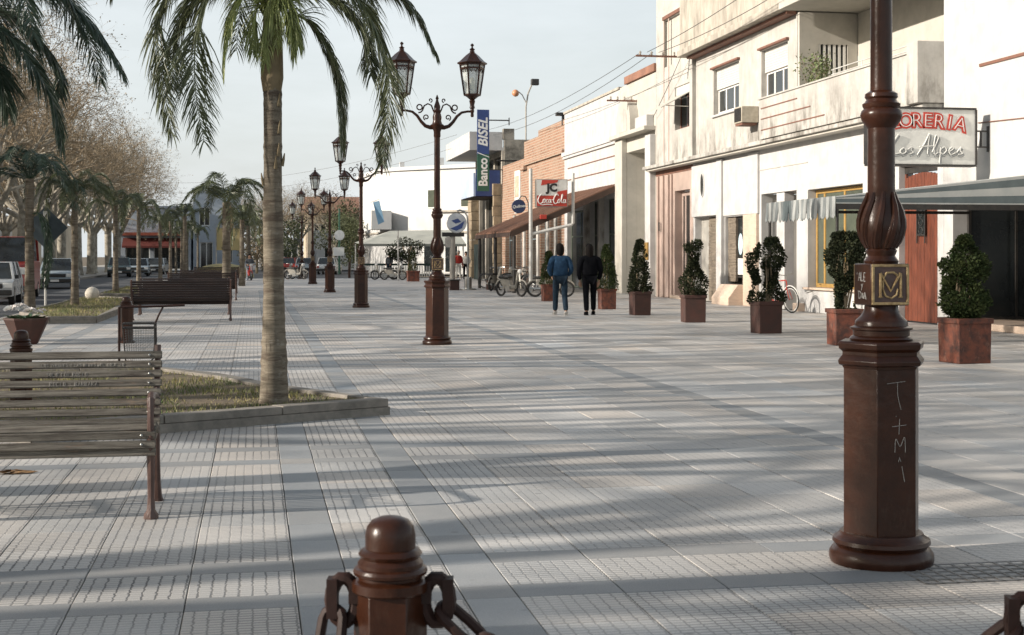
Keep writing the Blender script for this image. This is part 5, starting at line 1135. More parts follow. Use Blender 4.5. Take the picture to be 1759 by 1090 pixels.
# tall twin floodlight on a roof and overhead wires
t = thing('flood_light_mast', 'thin twin-headed flood light mast rising behind the brick building', 'light mast', (17.6, 92, 0))
m = MB(); m.tube([(0, 0, 4), (0, 0, 11.3), (.15, 0, 12.2), (.45, 0, 12.9)], .05, 6); m.tube([(0, 0, 11.6), (-.25, 0, 12.1), (-.5, 0, 12.3)], .035, 5); m.build('mast', CONC, t)
MB().box(.35, .85, -.2, .2, 12.75, 13.15).build('flood_lamp', BLACK, t, bev=.03); MB().dome((-.7, 0, 12.2), .24, 12, 6, 1, True).build('globe_lamp', pm('orange_globe', (.62, .28, .14), rough=.4), t)
for (x, y, z, l_, lab) in ((13.7, 46.6, 8.27, 1.4, 'long rusty crossarm with insulators bracketed to the grooved house'), (13.9, 53.4, 7.5, .9, 'short crossarm with insulators on the arched building')):
    t = thing('wire_bracket', lab, 'wire bracket', (x, y, z)); m = MB().box(-l_+.4, .9, -.03, .03, -.03, .03); m.build('crossarm', TRIM, t)
    for i in range(4): MB().lathe([(.02, .031), (.045, .06), (.03, .1), (.045, .13), (.01, .17)], 8, 0, (-l_+.55+i*(l_+.2)/4, 0)).build('insulator', CONC, t)
def wire(a, b, sag, name='overhead_wire', lab=None, r=.011):
    a = Vector(a); b = Vector(b); pts = []
    for i in range(15):
        q = i/14; p = a.lerp(b, q); p.z -= sag*4*q*(1-q); pts.append(p)
    o = MB().tube(pts, r, 4).build(name, BLACK); tag(o, lab, 'wire', 'overhead wires')
for (a, b, s, lab) in (((13.1, 46.6, 8.4), (13.3, 28, 9.4), .25, 'overhead wire running above the stained house parapet'), ((13.5, 46.6, 8.4), (13.8, 28, 9.1), .35, 'second overhead wire sagging lower above the stained house'),
                       ((12.9, 46.6, 8.4), (14.2, 92, 9.6), .5, 'overhead wire leaving the long crossarm towards the far corner'), ((13.3, 46.6, 8.4), (14.3, 92, 9.3), .7, 'overhead wire sagging across the arched building'),
                       ((14.3, 46.6, 8.3), (14.45, 50.6, 6.6), .05, 'slack wire dropping down the grooved tower face'), ((13.0, 92, 9.4), (-7, 118, 7.4), .9, 'distant wire crossing the sky over the far lamps'), ((13.0, 92, 8.6), (-7, 118, 6.6), .9, 'lower distant wire crossing above the far lamps')):
    wire(a, b, s, 'overhead_wire', lab)

# ================================================================ BUILDINGS BEYOND THE CROSS STREET
def simple_house(name, label, x0, x1, y0, y1, h, wallm, wins, roof=None, wz=(1.0, 2.4), frame=WFRAME):
    """box house whose -Y front carries real window openings wins=[(x0,x1,z0,z1)]"""
    t = bld(name, label, y0)
    m = MB(); wall(m, 'Y', y0, x0, x1, 0, h, .3, [w_ for w_ in wins]); m.box(x0, x0+.3, y0+.301, y1, 0, h).box(x1-.3, x1, y0+.301, y1, 0, h).box(x0+.301, x1-.301, y1-.3, y1, 0, h)
    m.build('wall', wallm, t, smooth=0)
    if roof == 'tile':
        m = MB(); m.add([(x0-.3, y0-.3, h), (x1+.3, y0-.3, h), (x1+.3, y1+.3, h), (x0-.3, y1+.3, h), (x0-.3, (y0+y1)/2, h+2.2), (x1+.3, (y0+y1)/2, h+2.2)], [(0, 1, 5, 4), (3, 4, 5, 2), (0, 4, 3), (1, 2, 5), (0, 3, 2, 1)]); m.build('roof', TILER, t, smooth=0)
    else: MB().box(x0-.12, x1+.12, y0-.12, y1, h+.001, h+.25).build('roof', wallm, t, smooth=0)
    for (a, b, c, d) in wins:
        m = MB().box(a, b, y0+.12, y0+.17, c, c+.08).box(a, b, y0+.12, y0+.17, d-.08, d).box(a, a+.08, y0+.12, y0+.17, c+.081, d-.081).box(b-.08, b, y0+.12, y0+.17, c+.081, d-.081).box((a+b)/2-.04, (a+b)/2+.04, y0+.121, y0+.169, c+.081, d-.081)
        w_ = m.build('window', frame, t, smooth=0); MB().box(a+.02, b-.02, y0+.2, y0+.22, c+.02, d-.02).build('pane', GLASS, w_, smooth=0)
    return t
# rounded white corner building
t = bld('round_corner_building', 'bright white corner building with a rounded corner behind the cafe canopy', 118)
poly = [(9.7, 134), (10.3, 122.6), (10.9, 120.6), (11.9, 118.9), (13.2, 117.4), (18.6, 112), (27, 112), (27, 134)]
m = MB(); m.prism(poly, 0, 8.6); m.build('wall', DISTW, t, smooth=30)
c_ = Vector((17, 124)); ex = lambda k: [tuple(c_+(Vector(p)-c_)*k) for p in poly]
m = MB(); m.prism(ex(1.03), 8.61, 8.9); m.build('cornice', DISTW, t, smooth=30); m = MB(); m.prism(ex(1.02), 3.35, 3.5); m.build('string_course', TROUGH, t, smooth=30)
MB().box(9.55, 11.2, 117.9, 121.6, 3.7, 5.25).build('balcony', DISTW, t, smooth=0)
fd = Vector((18.6-13.2, 112-117.4)).normalized(); Mf = Matrix(((fd.x, fd.y, 0, 13.2), (fd.y, -fd.x, 0, 117.4), (0, 0, 1, 0), (0, 0, 0, 1)))
for (a, z0, z1, w_) in ((1.2, 5.4, 7.0, 1.0), (4.6, 5.4, 7.0, 1.0), (.8, .1, 2.8, 1.2), (3.0, .1, 2.8, 1.4), (5.3, .1, 2.8, 1.2)):
    wf = MB().box(a, a+w_, .002, .06, z0, z1, Mf).build('window', WFRAME, t, smooth=0); MB().box(a+.1, a+w_-.1, .062, .09, z0+.1, z1-.1, Mf).build('pane', GLASS if z0 < 1 else GLASSG, wf, smooth=0)
m = MB(); m.box(2.6, 6.8, .002, .25, 5.05, 5.2, Mf); m.build('ledge', TROUGH, t, smooth=0)
MB().box(15, 15.6, 118, 118.6, 8.91, 9.7).build('chimney', DISTW, t, smooth=0); MB().box(12.2, 12.6, 121, 121.4, 8.91, 9.5).build('chimney', DISTW, t, smooth=0)
# cafe canopy
t = thing('cafe_canopy', 'wide beige sloping cafe canopy on posts in front of the round white building', 'canopy', (10.5, 105, 0))
m = MB(); m.add([(-3.0, -3, 2.35), (4.6, -3, 2.35), (4.6, 4, 2.5), (-3.0, 4, 2.5), (-.6, .5, 3.35), (4.4, .5, 3.45)], [(0, 1, 5, 4), (1, 2, 5), (2, 3, 4, 5), (3, 0, 4), (3, 2, 1, 0)]); m.build('canvas', CANVB, t, smooth=0)
m = MB(); m.box(-3.02, 4.6, -3.04, -3.0, 2.18, 2.36); m.build('valance', pm('valance_grey', (.24, .25, .22), rough=.9), t, smooth=0)
for (x, y) in ((-2.9, -2.9), (.6, -2.9), (4.4, -2.9), (-2.9, 3.8), (4.4, 3.8)): MB().lathe([(.06, 0), (.05, 2.4)], 8, 0, (x, y)).build('post', POLEW, t)
t = thing('picket_barrier', 'low white picket barrier with a dark top rail around the cafe terrace', 'fence', (7.4, 101.6, 0))
for i in range(34): MB().box(i*.17, i*.17+.07, -.02, .02, .02, .78).build('picket', WFRAME, t, smooth=0)
MB().box(-.05, 5.8, -.05, .05, .8, .95).build('rail', pm('dark_green_rail', (.02, .045, .035), rough=.6), t)
t = thing('flag', 'pale blue banner hanging askew from the white building', 'flag', (10.0, 113.6, 4.2)); m = MB(); m.add([(-.45, 0, 1.9), (.35, -.1, 2.1), (1.0, 0, -.6), (.2, -.1, -1.0), (-.45, .03, 1.9), (.35, -.07, 2.1), (1.0, .03, -.6), (.2, -.07, -1.0)], [(0, 3, 2, 1), (4, 5, 6, 7), (0, 1, 5, 4), (1, 2, 6, 5), (2, 3, 7, 6), (3, 0, 4, 7)]); m.build('cloth', pm('pale_blue_flag', (.20, .36, .50), (.26, .42, .56), scale=2, rough=.9), t, smooth=0); m = MB(); m.tube([(-.7, .8, 1.9), (.4, -.1, 2.3)], .03, 5); m.build('staff', BLACK, t); t.scale = (.62, 1, .62); t.location = (9.6, 113.6, 4.6)
simple_house('tiled_roof_house', 'far low house with a reddish tiled roof beyond the street trees', 6.2, 13.4, 170, 184, 6.6, DISTT, [(7.0, 8.4, 3.5, 5.2), (10.2, 11.6, 3.5, 5.2)], 'tile')
simple_house('pale_house', 'pale low house at the very end of the street behind the lamps', .6, 6.0, 196, 205, 3.6, DISTW, [(1.5, 2.6, .8, 2.4), (4, 5.0, .8, 2.4)])
simple_house('low_white_house', 'low white house partly behind bare trees at the street end', 6.4, 12, 150, 160, 3.9, DISTW, [(7.2, 8.1, .7, 2.4), (9.6, 10.6, .7, 2.4)])
# left end of the street
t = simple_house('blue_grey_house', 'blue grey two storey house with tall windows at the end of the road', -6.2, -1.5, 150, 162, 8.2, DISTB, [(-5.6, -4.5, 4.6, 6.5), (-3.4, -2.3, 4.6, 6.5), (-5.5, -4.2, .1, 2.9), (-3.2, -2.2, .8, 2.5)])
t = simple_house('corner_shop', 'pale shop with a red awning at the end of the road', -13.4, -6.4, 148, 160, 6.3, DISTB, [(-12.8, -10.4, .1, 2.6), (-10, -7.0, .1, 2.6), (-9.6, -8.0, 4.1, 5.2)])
MB().box(-13.3, -6.7, 147.0, 147.98, 3.55, 3.85).build('red_fascia', pm('brick_red_fascia', (.30, .075, .04)), t, smooth=0)
m = MB(); m.add([(-13.0, 147.98, 3.3), (-6.7, 147.98, 3.3), (-6.7, 146.4, 2.5), (-13.0, 146.4, 2.5), (-13.0, 147.98, 3.24), (-6.7, 147.98, 3.24), (-6.7, 146.4, 2.3), (-13.0, 146.4, 2.3)], [(0, 3, 2, 1), (4, 5, 6, 7), (0, 1, 5, 4), (1, 2, 6, 5), (2, 3, 7, 6), (3, 0, 4, 7)]); m.build('awning', REDC, t, smooth=0)
t = thing('advertising_panel', 'big pale yellow advertising panel on a low yellow base beside the palm', 'billboard', (-2.1, 118, 0)); MB().box(-.9, 1.2, -.1, .1, 1.95, 3.75).build('panel', YELP, t, bev=.02); m = MB(); m.box(-.98, 1.28, -.14, .14, 3.76, 3.85).box(-.98, -.9, -.13, .13, .6, 3.75).box(1.2, 1.28, -.13, .13, .6, 3.75); m.build('frame', CONC, t, smooth=0)
t = thing('yellow_mound', 'low dry yellow mound behind the benches at the road end', 'mound', (-2.3, 108, 0)); MB().dome((0, 0, -.1), 2.3, 20, 6, .45).build('mound', pm('dry_ochre', (.33, .26, .09), (.22, .19, .08), scale=2), t)
simple_house('left_shop_row', 'pale low building glimpsed between the plane trunks across the road', -34, -24, 60, 150, 5.2, DISTW, [(-33, -31, .5, 2.6), (-28, -26, .5, 2.6)])
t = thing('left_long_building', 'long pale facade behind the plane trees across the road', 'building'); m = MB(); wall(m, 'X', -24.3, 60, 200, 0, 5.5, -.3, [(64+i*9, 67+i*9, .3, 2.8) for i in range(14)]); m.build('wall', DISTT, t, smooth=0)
for i in range(14): MB().box(-24.5, -24.4, 64+i*9, 67+i*9, .3, 2.8).build('window', GLASS, t, smooth=0)

# traffic sign backs and small posts on the left
t = thing('road_sign', 'back of a dark diamond shaped road sign on a pale post by the dark palm', 'road sign', (-5.98, 43.2, 0)); s_ = .62
m = MB(); m.add([(0, -.012, 2.32-s_), (s_, -.012, 2.32), (0, -.012, 2.32+s_), (-s_, -.012, 2.32), (0, .012, 2.32-s_), (s_, .012, 2.32), (0, .012, 2.32+s_), (-s_, .012, 2.32)], [(0, 1, 2, 3), (7, 6, 5, 4), (0, 4, 5, 1), (1, 5, 6, 2), (2, 6, 7, 3), (3, 7, 4, 0)])
m.build('plate', pm('dark_sign_back', (.05, .07, .08), (.03, .045, .055)), t, smooth=0); MB().lathe([(.035, 0), (.035, 2.7)], 8, 0, (0, -.05)).build('post', POLEW, t); MB().box(-.06, .06, -.1, -.07, 2.3, 2.8).build('clamp', POLEW, t)
for (x, y, lab) in ((6.3, 96.2, 'dark slim bollard standing near the parked white car'), (8.4, 84.3, 'thin pale post near the cafe terrace mopeds')):
    t = thing('slim_post', lab, 'post', (x, y, 0)); MB().lathe([(.09, 0), (.08, 1.0), (.05, 1.08)] if x < 7 else [(.04, 0), (.035, 3.0)], 10).build('shaft', RED if x < 7 else POLEW, t)
t = thing('round_street_sign', 'round pale sign on a dark green pole far beyond the third lamp', 'road sign', (6.9, 118, 0)); MB().lathe([(.09, 0), (.07, 5.4)], 8).build('pole', SIGNG, t); disc(MB(), (0, 3.2), .42, -.1, -.05).build('disc', PLAINW, t); MB().box(-.5, .4, -.1, -.06, 1.5, 2.2).build('notice', WFRAME, t, smooth=0)

# ================================================================ VEHICLES
def make_car(label, L_, W_, H_, paint, kind='sedan', tyre=.31):
    """x across, y along, front towards -Y, origin on the ground at the middle"""
    t = thing('parked_car' if kind != 'van' else 'parked_van', label, 'car' if kind != 'van' else 'van', (0, 0, 0), 0, 'cars along the road')
    hw = W_/2; y0, y1 = -L_/2, L_/2; bel = H_*.60
    hood = {'sedan': .24, 'hatch': .22, 'van': .12}[kind]; tail = {'sedan': .84, 'hatch': .97, 'van': .985}[kind]
    prof = [(y0+.04, .28), (y0, .45), (y0+.03, bel*.88), (y0+.12, bel*.94), (y0+L_*hood, bel), (y1-L_*(1-tail)-.0, bel*1.01), (y1-.08, bel*.97), (y1, bel*.80), (y1-.02, .42), (y1-.06, .28)]
    m = MB(); secs = ((-hw, .0), (-hw*.96, .04), (hw*.96, .04), (hw, .0)); n = len(prof); cen = (0, bel*.55); vs = []
    for i, (x, g) in enumerate((( -hw, .93), (-hw*.93, 1), (hw*.93, 1), (hw, .93))):
        for (y, z) in prof: vs.append((x, y*(.985 if g < 1 else 1), cen[1]+(z-cen[1])*g))
    fs = [(i*n+j, i*n+(j+1) % n, (i+1)*n+(j+1) % n, (i+1)*n+j) for i in range(3) for j in range(n)]+[tuple(range(n)), tuple(range(4*n-1, 3*n-1, -1))]
    m.add(vs, fs); m.build('body', paint, t, smooth=40)
    a, b = y0+L_*hood, y1-L_*(1-tail); ra, rb = (a+.55 if kind != 'van' else a+.35), (b-.45 if kind == 'sedan' else b-.22); z0, z1 = bel*.985, H_; wt = hw*.76 if kind != 'van' else hw*.88; wb = hw*.93
    m = MB(); m.add([(-wt, ra, z1-.03), (wt, ra, z1-.03), (wt, rb, z1-.03), (-wt, rb, z1-.03), (-wt*.9, ra+.1, z1), (wt*.9, ra+.1, z1), (wt*.9, rb-.1, z1), (-wt*.9, rb-.1, z1)], [(4, 5, 6, 7), (0, 1, 5, 4), (1, 2, 6, 5), (2, 3, 7, 6), (3, 0, 4, 7), (3, 2, 1, 0)])
    for sx in (-1, 1):
        for (pb, pt) in ((a, ra), (b, rb)): m.beam((sx*wb, pb, z0), (sx*wt, pt, z1-.02), .07, .05)
        m.beam((sx*wb*.99, (a+b)/2, z0), (sx*wt, (ra+rb)/2, z1-.02), .05, .08)
    m.build('roof', paint, t, smooth=30)
    m = MB(); e = .985; m.add([(-wb*e, a+.03, z0), (wb*e, a+.03, z0), (wb*e, b-.03, z0), (-wb*e, b-.03, z0), (-wt*e, ra+.02, z1-.03), (wt*e, ra+.02, z1-.03), (wt*e, rb-.02, z1-.03), (-wt*e, rb-.02, z1-.03)], [(0, 1, 5, 4), (1, 2, 6, 5), (2, 3, 7, 6), (3, 0, 4, 7)]); m.build('glass', GLASS, t, smooth=0)
    wm = MB(); wm.lathe([(tyre, -.09), (tyre*1.0, .09)], 18); wm.lathe([(tyre*.9, .091), (tyre*.9, .095)], 18)
    me = wm.mesh('wheel', RUBBER); hb = MB(); hb.lathe([(tyre*.6, -.1), (tyre*.62, .1), (tyre*.2, .11)], 14); mh = hb.mesh('rim', CHROME)
    for sx in (-1, 1):
        for yy in (y0+L_*.18, y1-L_*.19):
            o = link('wheel', me, t); o.location = (sx*(hw-.09), yy, tyre); o.rotation_euler = (0, PI/2*sx, 0); link('rim', mh, o)
    for sx in (-1, 1):
        MB().box(sx*hw*.80-.14, sx*hw*.80+.14, y0-.005, y0+.06, bel*.66, bel*.84).build('headlight', PLAINW, t, bev=.01)
        MB().box(sx*hw*.84-.09, sx*hw*.84+.09, y1-.05, y1+.012, bel*.66, bel*.86).build('tail_light', SIGNR, t, bev=.01)
        MB().box(sx*(hw+.02)-.05, sx*(hw+.02)+.07*sx, a+.25, a+.35, bel, bel+.13).build('mirror', BLACK, t, bev=.01)
    MB().box(-hw*.60, hw*.60, y0-.012, y0+.05, bel*.64, bel*.82).build('grille', BLACK, t, bev=.01)
    MB().box(-hw*.97, hw*.97, y0-.09, y0+.06, .32, .50).build('bumper', BLACK, t, bev=.03); MB().box(-hw*.97, hw*.97, y1-.06, y1+.09, .32, .50).build('bumper', BLACK, t, bev=.03)
    MB().box(-.2, .2, y0-.10, y0-.091, .36, .47).build('number_plate', WFRAME, t, smooth=0)
    return t
PW = pm('white_car_paint', (.62, .63, .62), rough=.25, coat=.6); PR = pm('red_van_paint', (.38, .035, .02), rough=.3, coat=.5); PB = pm('pale_blue_car_paint', (.36, .43, .48), rough=.25, coat=.5); PD = pm('dark_teal_car_paint', (.04, .075, .085), rough=.25, coat=.5); PG = pm('silver_car_paint', (.40, .44, .46), rough=.3, metal=.5)
def put_car(x, y, rz, *a, z=-.12, **k):
    t = make_car(*a, **k); t.location = (x, y, z); t.rotation_euler = (0, 0, rz); return t
put_car(-8.75, 50.8, R(4), 'white car cut by the left edge of the picture, in front of the red van', 4.0, 1.62, 1.42, PW, 'hatch')
put_car(-9.3, 57.5, R(3), 'red delivery van with a white corner parked behind the white car', 4.6, 1.85, 2.35, PR, 'van')
put_car(-9.6, 74.0, R(2), 'pale blue pick-up style car facing us between the dark palm and a thin palm', 4.3, 1.68, 1.5, PB, 'sedan')
put_car(-10.1, 112, R(4), 'dark teal car facing us among the far parked cars', 4.2, 1.7, 1.5, PD, 'hatch')
put_car(-9.1, 117, R(2), 'pale blue grey car parked next to the dark teal one', 4.2, 1.68, 1.42, PB, 'sedan')
put_car(-8.4, 128, R(-4), 'silver car at the end of the row of parked cars', 4.2, 1.68, 1.42, PG, 'sedan')
put_car(6.4, 124, R(168), 'white hatchback parked beyond the third lamp', 3.8, 1.65, 1.45, PW, 'hatch', z=-.1)
put_car(4.6, 131, R(175), 'second pale car half hidden behind the white hatchback', 4.1, 1.65, 1.42, PG, 'hatch', z=-.1)
put_car(3.4, 140, R(172), 'red car partly hidden behind the fourth lamp', 4.0, 1.65, 1.42, PR, 'hatch', z=-.1)

def wheel_mb(r, w=.03, n=20, hub=.04): # wheel in the YZ plane, axis X
    m = MB(); m.tube([(0, r*math.cos(a), r*math.sin(a)) for a in [2*PI*k/n for k in range(n)]], w/2, 6, closed=True); return m
def spokes_mb(r, k=14):
    m = MB()
    for i in range(k):
        a = 2*PI*i/k; m.tube([(.01*(-1)**i, 0, 0), (0, r*math.cos(a), r*math.sin(a))], .0028, 3)
    m.tube([(-.04, 0, 0), (.04, 0, 0)], .022, 6); return m
def make_bicycle(label, col=SIGNR, pale=WFRAME):
    t = thing('bicycle', label, 'bicycle', (0, 0, 0), 0, 'bicycles leaning along the shop side'); r = .33
    for y in (-.52, .52):
        wv = MB(); wv.tube([(0, r*math.cos(a), r*math.sin(a)) for a in [2*PI*k/24 for k in range(24)]], .019, 6, closed=True); o = wv.build('wheel', RUBBER, t); o.location = (0, y, r+.015)
        rm = MB(); rm.tube([(0, (r-.03)*math.cos(a), (r-.03)*math.sin(a)) for a in [2*PI*k/24 for k in range(24)]], .012, 5, closed=True); rm.build('rim', pale, o); spokes_mb(r-.03).build('spokes', CHROME, o)['kind'] = 'stuff'
        fb = MB(); fb.tube([(0, (r+.045)*math.cos(a), (r+.045)*math.sin(a)) for a in [.1+2.7*k/12 for k in range(13)]], .016, 4); o2 = fb.build('mudguard', pale, t); o2.location = (0, y, r+.015)
    m = MB(); bb = (0, .02, .28); st = (0, .17, .82); hd = (0, -.36, .86); hl = (0, -.39, .70)
    for a, b in ((bb, st), (st, hd), (bb, hl), (hd, hl)): m.tube([a, b], .016, 6)
    for s in (-.05, .05): m.tube([(s*.4, .17, .74), (s, .52, .345)], .009, 5); m.tube([(s*.4, .02, .28), (s, .52, .345)], .009, 5); m.tube([(s*.5, -.39, .68), (s, -.52, .345)], .011, 5)
    m.build('frame', col, t)
    m = MB(); m.tube([(-.28, -.22, 1.02), (-.24, -.34, 1.03), (0, -.37, .98), (.24, -.34, 1.03), (.28, -.22, 1.02)], .013, 6); m.tube([(0, -.36, .86), (0, -.37, .98)], .014, 6); m.build('handlebar', CHROME, t)
    m = MB(); m.lathe([(.02, 0), (.10, .02), (.09, .06), (.02, .075)], 12, 0, (0, 0), M=T(0, .2, .90) @ Matrix.Diagonal((.8, 1.35, 1, 1))); m.tube([(0, .17, .82), (0, .19, .91)], .013, 6); m.build('saddle', BLACK, t)
    m = MB(); m.tube([(.05, .02+.1*math.cos(a), .28+.1*math.sin(a)) for a in [2*PI*k/14 for k in range(14)]], .006, 4, closed=True); m.tube([(.07, .02, .28), (.09, .10, .16), (.15, .1, .16)], .009, 4); m.tube([(-.07, .02, .28), (-.09, -.06, .4), (-.15, -.06, .4)], .009, 4); m.build('pedals', BLACK, t)
    return t
bk = make_bicycle('red bicycle with white tyres parked at the white porch behind the forked bush'); bk.location = (13.75, 35.9, 0); bk.rotation_euler = (0, R(-5), R(14))
bk2 = make_bicycle('dark bicycle against the pale pole under the lean-to edge', BLACK, GRYCL); bk2.location = (10.7, 57.4, 0); bk2.rotation_euler = (0, 0, R(40))
for (x, y, rz, lab) in ((11.0, 58.8, R(55), 'second dark bicycle leaning beside the pale pole'), (11.3, 61.0, R(35), 'third dark bicycle in the tangle under the lean-to'), (10.9, 64.3, R(60), 'bicycle farthest left in the tangle behind the moped')):
    dup(bk2, (x, y, 0), rz, lab)
def make_moped(label, col, dark=BLACK):
    """front towards -Y"""
    t = thing('moped', label, 'moped', (0, 0, 0), 0, 'mopeds parked on the plaza')
    for y in (-.58, .58):
        wv = MB(); wv.tube([(0, .25*math.cos(a), .25*math.sin(a)) for a in [2*PI*k/20 for k in range(20)]], .042, 7, closed=True); o = wv.build('wheel', RUBBER, t); o.location = (0, y, .29)
        spokes_mb(.23, 10).build('spokes', CHROME, o)['kind'] = 'stuff'
    m = MB(); m.prism([(-.36, .30), (.0, .26), (.34, .30), (.55, .55), (.50, .66), (.05, .62), (-.05, .42), (-.30, .42), (-.42, .95), (-.48, .93)], -.09, .09, Matrix(((0, 0, 1, 0), (1, 0, 0, 0), (0, 1, 0, 0), (0, 0, 0, 1)))); m.build('body', col, t, bev=.03)
    m = MB(); m.tube([(0, -.44, .98), (0, -.58, .29)], .035, 6); m.tube([(-.3, -.34, 1.02), (0, -.43, 1.0), (.3, -.34, 1.02)], .016, 6); m.build('fork', CHROME, t)
    MB().box(-.11, .11, .02, .62, .665, .76).build('seat', dark, t, bev=.03); MB().dome((0, -.5, .93), .09, 12, 6, 1, True).build('headlight', WFRAME, t)
    m = MB(); m.tube([(.12, .1, .28), (.13, .75, .33)], .04, 7); m.box(-.12, .12, -.05, .2, .2, .38); m.build('engine', CHROME, t)
    m = MB()
    for y in (-.58, .58): m.tube([(0, y+.32*math.cos(a), .29+.32*math.sin(a)) for a in [.3+2.4*k/10 for k in range(11)]], .03, 5)
    m.build('mudguard', col, t); return t
mp = make_moped('white moped parked sideways near the small far potted tree', pm('moped_cream', (.30, .28, .24), rough=.4)); mp.location = (8.5, 88.3, 0); mp.rotation_euler = (0, 0, R(70))
for (x, y, rz, lab) in ((8.0, 89.0, R(-95), 'moped nearest the cafe barrier, its wheel to the left'), (9.4, 90.2, R(80), 'moped right of the thin pale post by the terrace'), (10.2, 60.2, R(150), 'white tailed moped under the end of the brown lean-to'), (10.9, 60.9, R(160), 'second moped close beside it under the lean-to'), (2.6, 91.5, R(60), 'moped in the cluster at the feet of the person in dark clothes'), (1.9, 92.2, R(120), 'moped at the left end of the far cluster'), (3.0, 93.8, R(20), 'moped behind the farthest lamp pedestal'), (9.3, 51.5, R(30), 'moped half hidden between the two walkers')):
    dup(mp, (x, y, 0), rz, lab)
dup(mp, (10.6, 50.6, 0), R(75), 'moped parked in the shade behind the walkers')

# ================================================================ PEOPLE
def skin_mesh(name, pts, edges, rad, mat, parent, sub=2, root=0):
    me = bpy.data.meshes.new(name); me.from_pydata(pts, edges, []); me.materials.append(mat)
    o = link(name, me, parent); s = o.modifiers.new('skin', 'SKIN')
    for i, r in enumerate(rad):
        sv = me.skin_vertices[0].data[i]; sv.radius = r if hasattr(r, '__len__') else (r, r); sv.use_root = (i == root)
    s.use_smooth_shade = True; u = o.modifiers.new('sub', 'SUBSURF'); u.levels = sub; u.render_levels = sub
    return o
def hand(parent, wrist, d, palm_n, s, mat=SKIN):
    w_ = Vector(wrist); d = Vector(d).normalized(); n = Vector(palm_n).normalized(); sd = d.cross(n).normalized(); m = MB()
    m.tube([w_, w_+d*.045*s, w_+d*.09*s], [.022*s, .036*s, .034*s], 8)
    for i, (off, ln) in enumerate(((-.028, .062), (-.010, .075), (.010, .070), (.027, .056))):
        b = w_+d*.085*s+sd*off*s; m.tube([b, b+d*ln*.5*s+n*.006*s, b+d*ln*.85*s+n*.028*s], [.0095*s, .0085*s, .006*s], 6)
    b = w_+d*.03*s-sd*.026*s; m.tube([b, b+d*.03*s-sd*.024*s+n*.01*s, b+d*.06*s-sd*.026*s+n*.02*s], [.012*s, .010*s, .008*s], 6)
    return m.build('hand', mat, parent)
def make_person(label, h, top, legs, shoe, arms='pockets', step=.0, hairlen=0, hairm=HAIR, bulk=1.0, group=None, turn=0):
    """faces +Y; all lengths for 1.75 m scaled by h"""
    k = h/1.75; t = thing('person', label, 'person', (0, 0, 0), 0, group)
    V = lambda x, y, z: (x*k, y*k, z*k)
    fs = step; hip = .10
    P = dict(pel=V(0, 0, .95), waist=V(0, .0, 1.08), chest=V(0, .01, 1.30), neckb=V(0, .0, 1.45), neck=V(0, .01, 1.52), head=V(0, .02, 1.60),
             lh=V(-hip, 0, .90), lk=V(-.105, fs*.5+.02, .49), la=V(-.11, fs-.02, .09), lt=V(-.12, fs+.13, .04), rh=V(hip, 0, .90), rk=V(.105, -fs*.3+.03, .49), ra=V(.12, -fs-.02, .10), rt=V(.13, -fs+.12, .045),
             ls=V(-.185*bulk, 0, 1.40), rs=V(.185*bulk, 0, 1.40))
    if arms == 'pockets': P.update(le=V(-.255*bulk, -.03, 1.12), lw=V(-.19, .14, .96), re=V(.255*bulk, -.03, 1.12), rw=V(.19, .14, .96))
    elif arms == 'down': P.update(le=V(-.235*bulk, -.02, 1.11), lw=V(-.24, .05, .85), re=V(.235*bulk, -.02, 1.11), rw=V(.24, .05, .85))
    else: P.update(le=V(-.26, .1, 1.15), lw=V(-.2, .38, 1.1), re=V(.26, .1, 1.15), rw=V(.2, .38, 1.1))
    names = list(P); idx = {n: i for i, n in enumerate(names)}; E = [(idx[a], idx[b]) for a, b in (('pel', 'waist'), ('waist', 'chest'), ('chest', 'neckb'), ('neckb', 'neck'), ('neck', 'head'), ('pel', 'lh'), ('lh', 'lk'), ('lk', 'la'), ('la', 'lt'), ('pel', 'rh'), ('rh', 'rk'), ('rk', 'ra'), ('ra', 'rt'), ('neckb', 'ls'), ('ls', 'le'), ('le', 'lw'), ('neckb', 'rs'), ('rs', 're'), ('re', 'rw'))]
    RD = dict(pel=(.14, .10), waist=(.12, .09), chest=(.14, .10), neckb=(.06, .06), neck=(.05, .055), head=(.05, .06), lh=.075, lk=.052, la=.035, lt=.03, rh=.075, rk=.052, ra=.035, rt=.03, ls=.05, rs=.05, le=.038, re=.038, lw=.025, rw=.025)
    skin_mesh('body', [P[n] for n in names], E, [tuple(q*k for q in RD[n]) if hasattr(RD[n], '__len__') else RD[n]*k for n in names], SKIN, t)
    # jacket over trunk and arms
    jn = ['wl', 'waist', 'chest', 'neckb', 'ls', 'le', 'lw', 'rs', 're', 'rw']; Q = dict(P); Q['wl'] = V(0, 0, .93)
    Q['lw'] = tuple(Vector(P['le']).lerp(Vector(P['lw']), .88)); Q['rw'] = tuple(Vector(P['re']).lerp(Vector(P['rw']), .88)); Q['neckb'] = V(0, 0, 1.43)
    ji = {n: i for i, n in enumerate(jn)}; JR = dict(wl=(.185*bulk, .135), waist=(.19*bulk, .15), chest=(.20*bulk, .145), neckb=(.085, .085), ls=.085*bulk, rs=.085*bulk, le=.068, re=.068, lw=.05, rw=.05)
    skin_mesh('jacket', [Q[n] for n in jn], [(ji[a], ji[b]) for a, b in (('wl', 'waist'), ('waist', 'chest'), ('chest', 'neckb'), ('neckb', 'ls'), ('ls', 'le'), ('le', 'lw'), ('neckb', 'rs'), ('rs', 're'), ('re', 'rw'))], [tuple(q*k for q in JR[n]) if hasattr(JR[n], '__len__') else JR[n]*k for n in jn], top, t)
    tn = ['pel', 'lh', 'lk', 'la', 'rh', 'rk', 'ra']; ti = {n: i for i, n in enumerate(tn)}; TR = dict(pel=(.165, .125), lh=.105, lk=.078, la=.068, rh=.105, rk=.078, ra=.068)
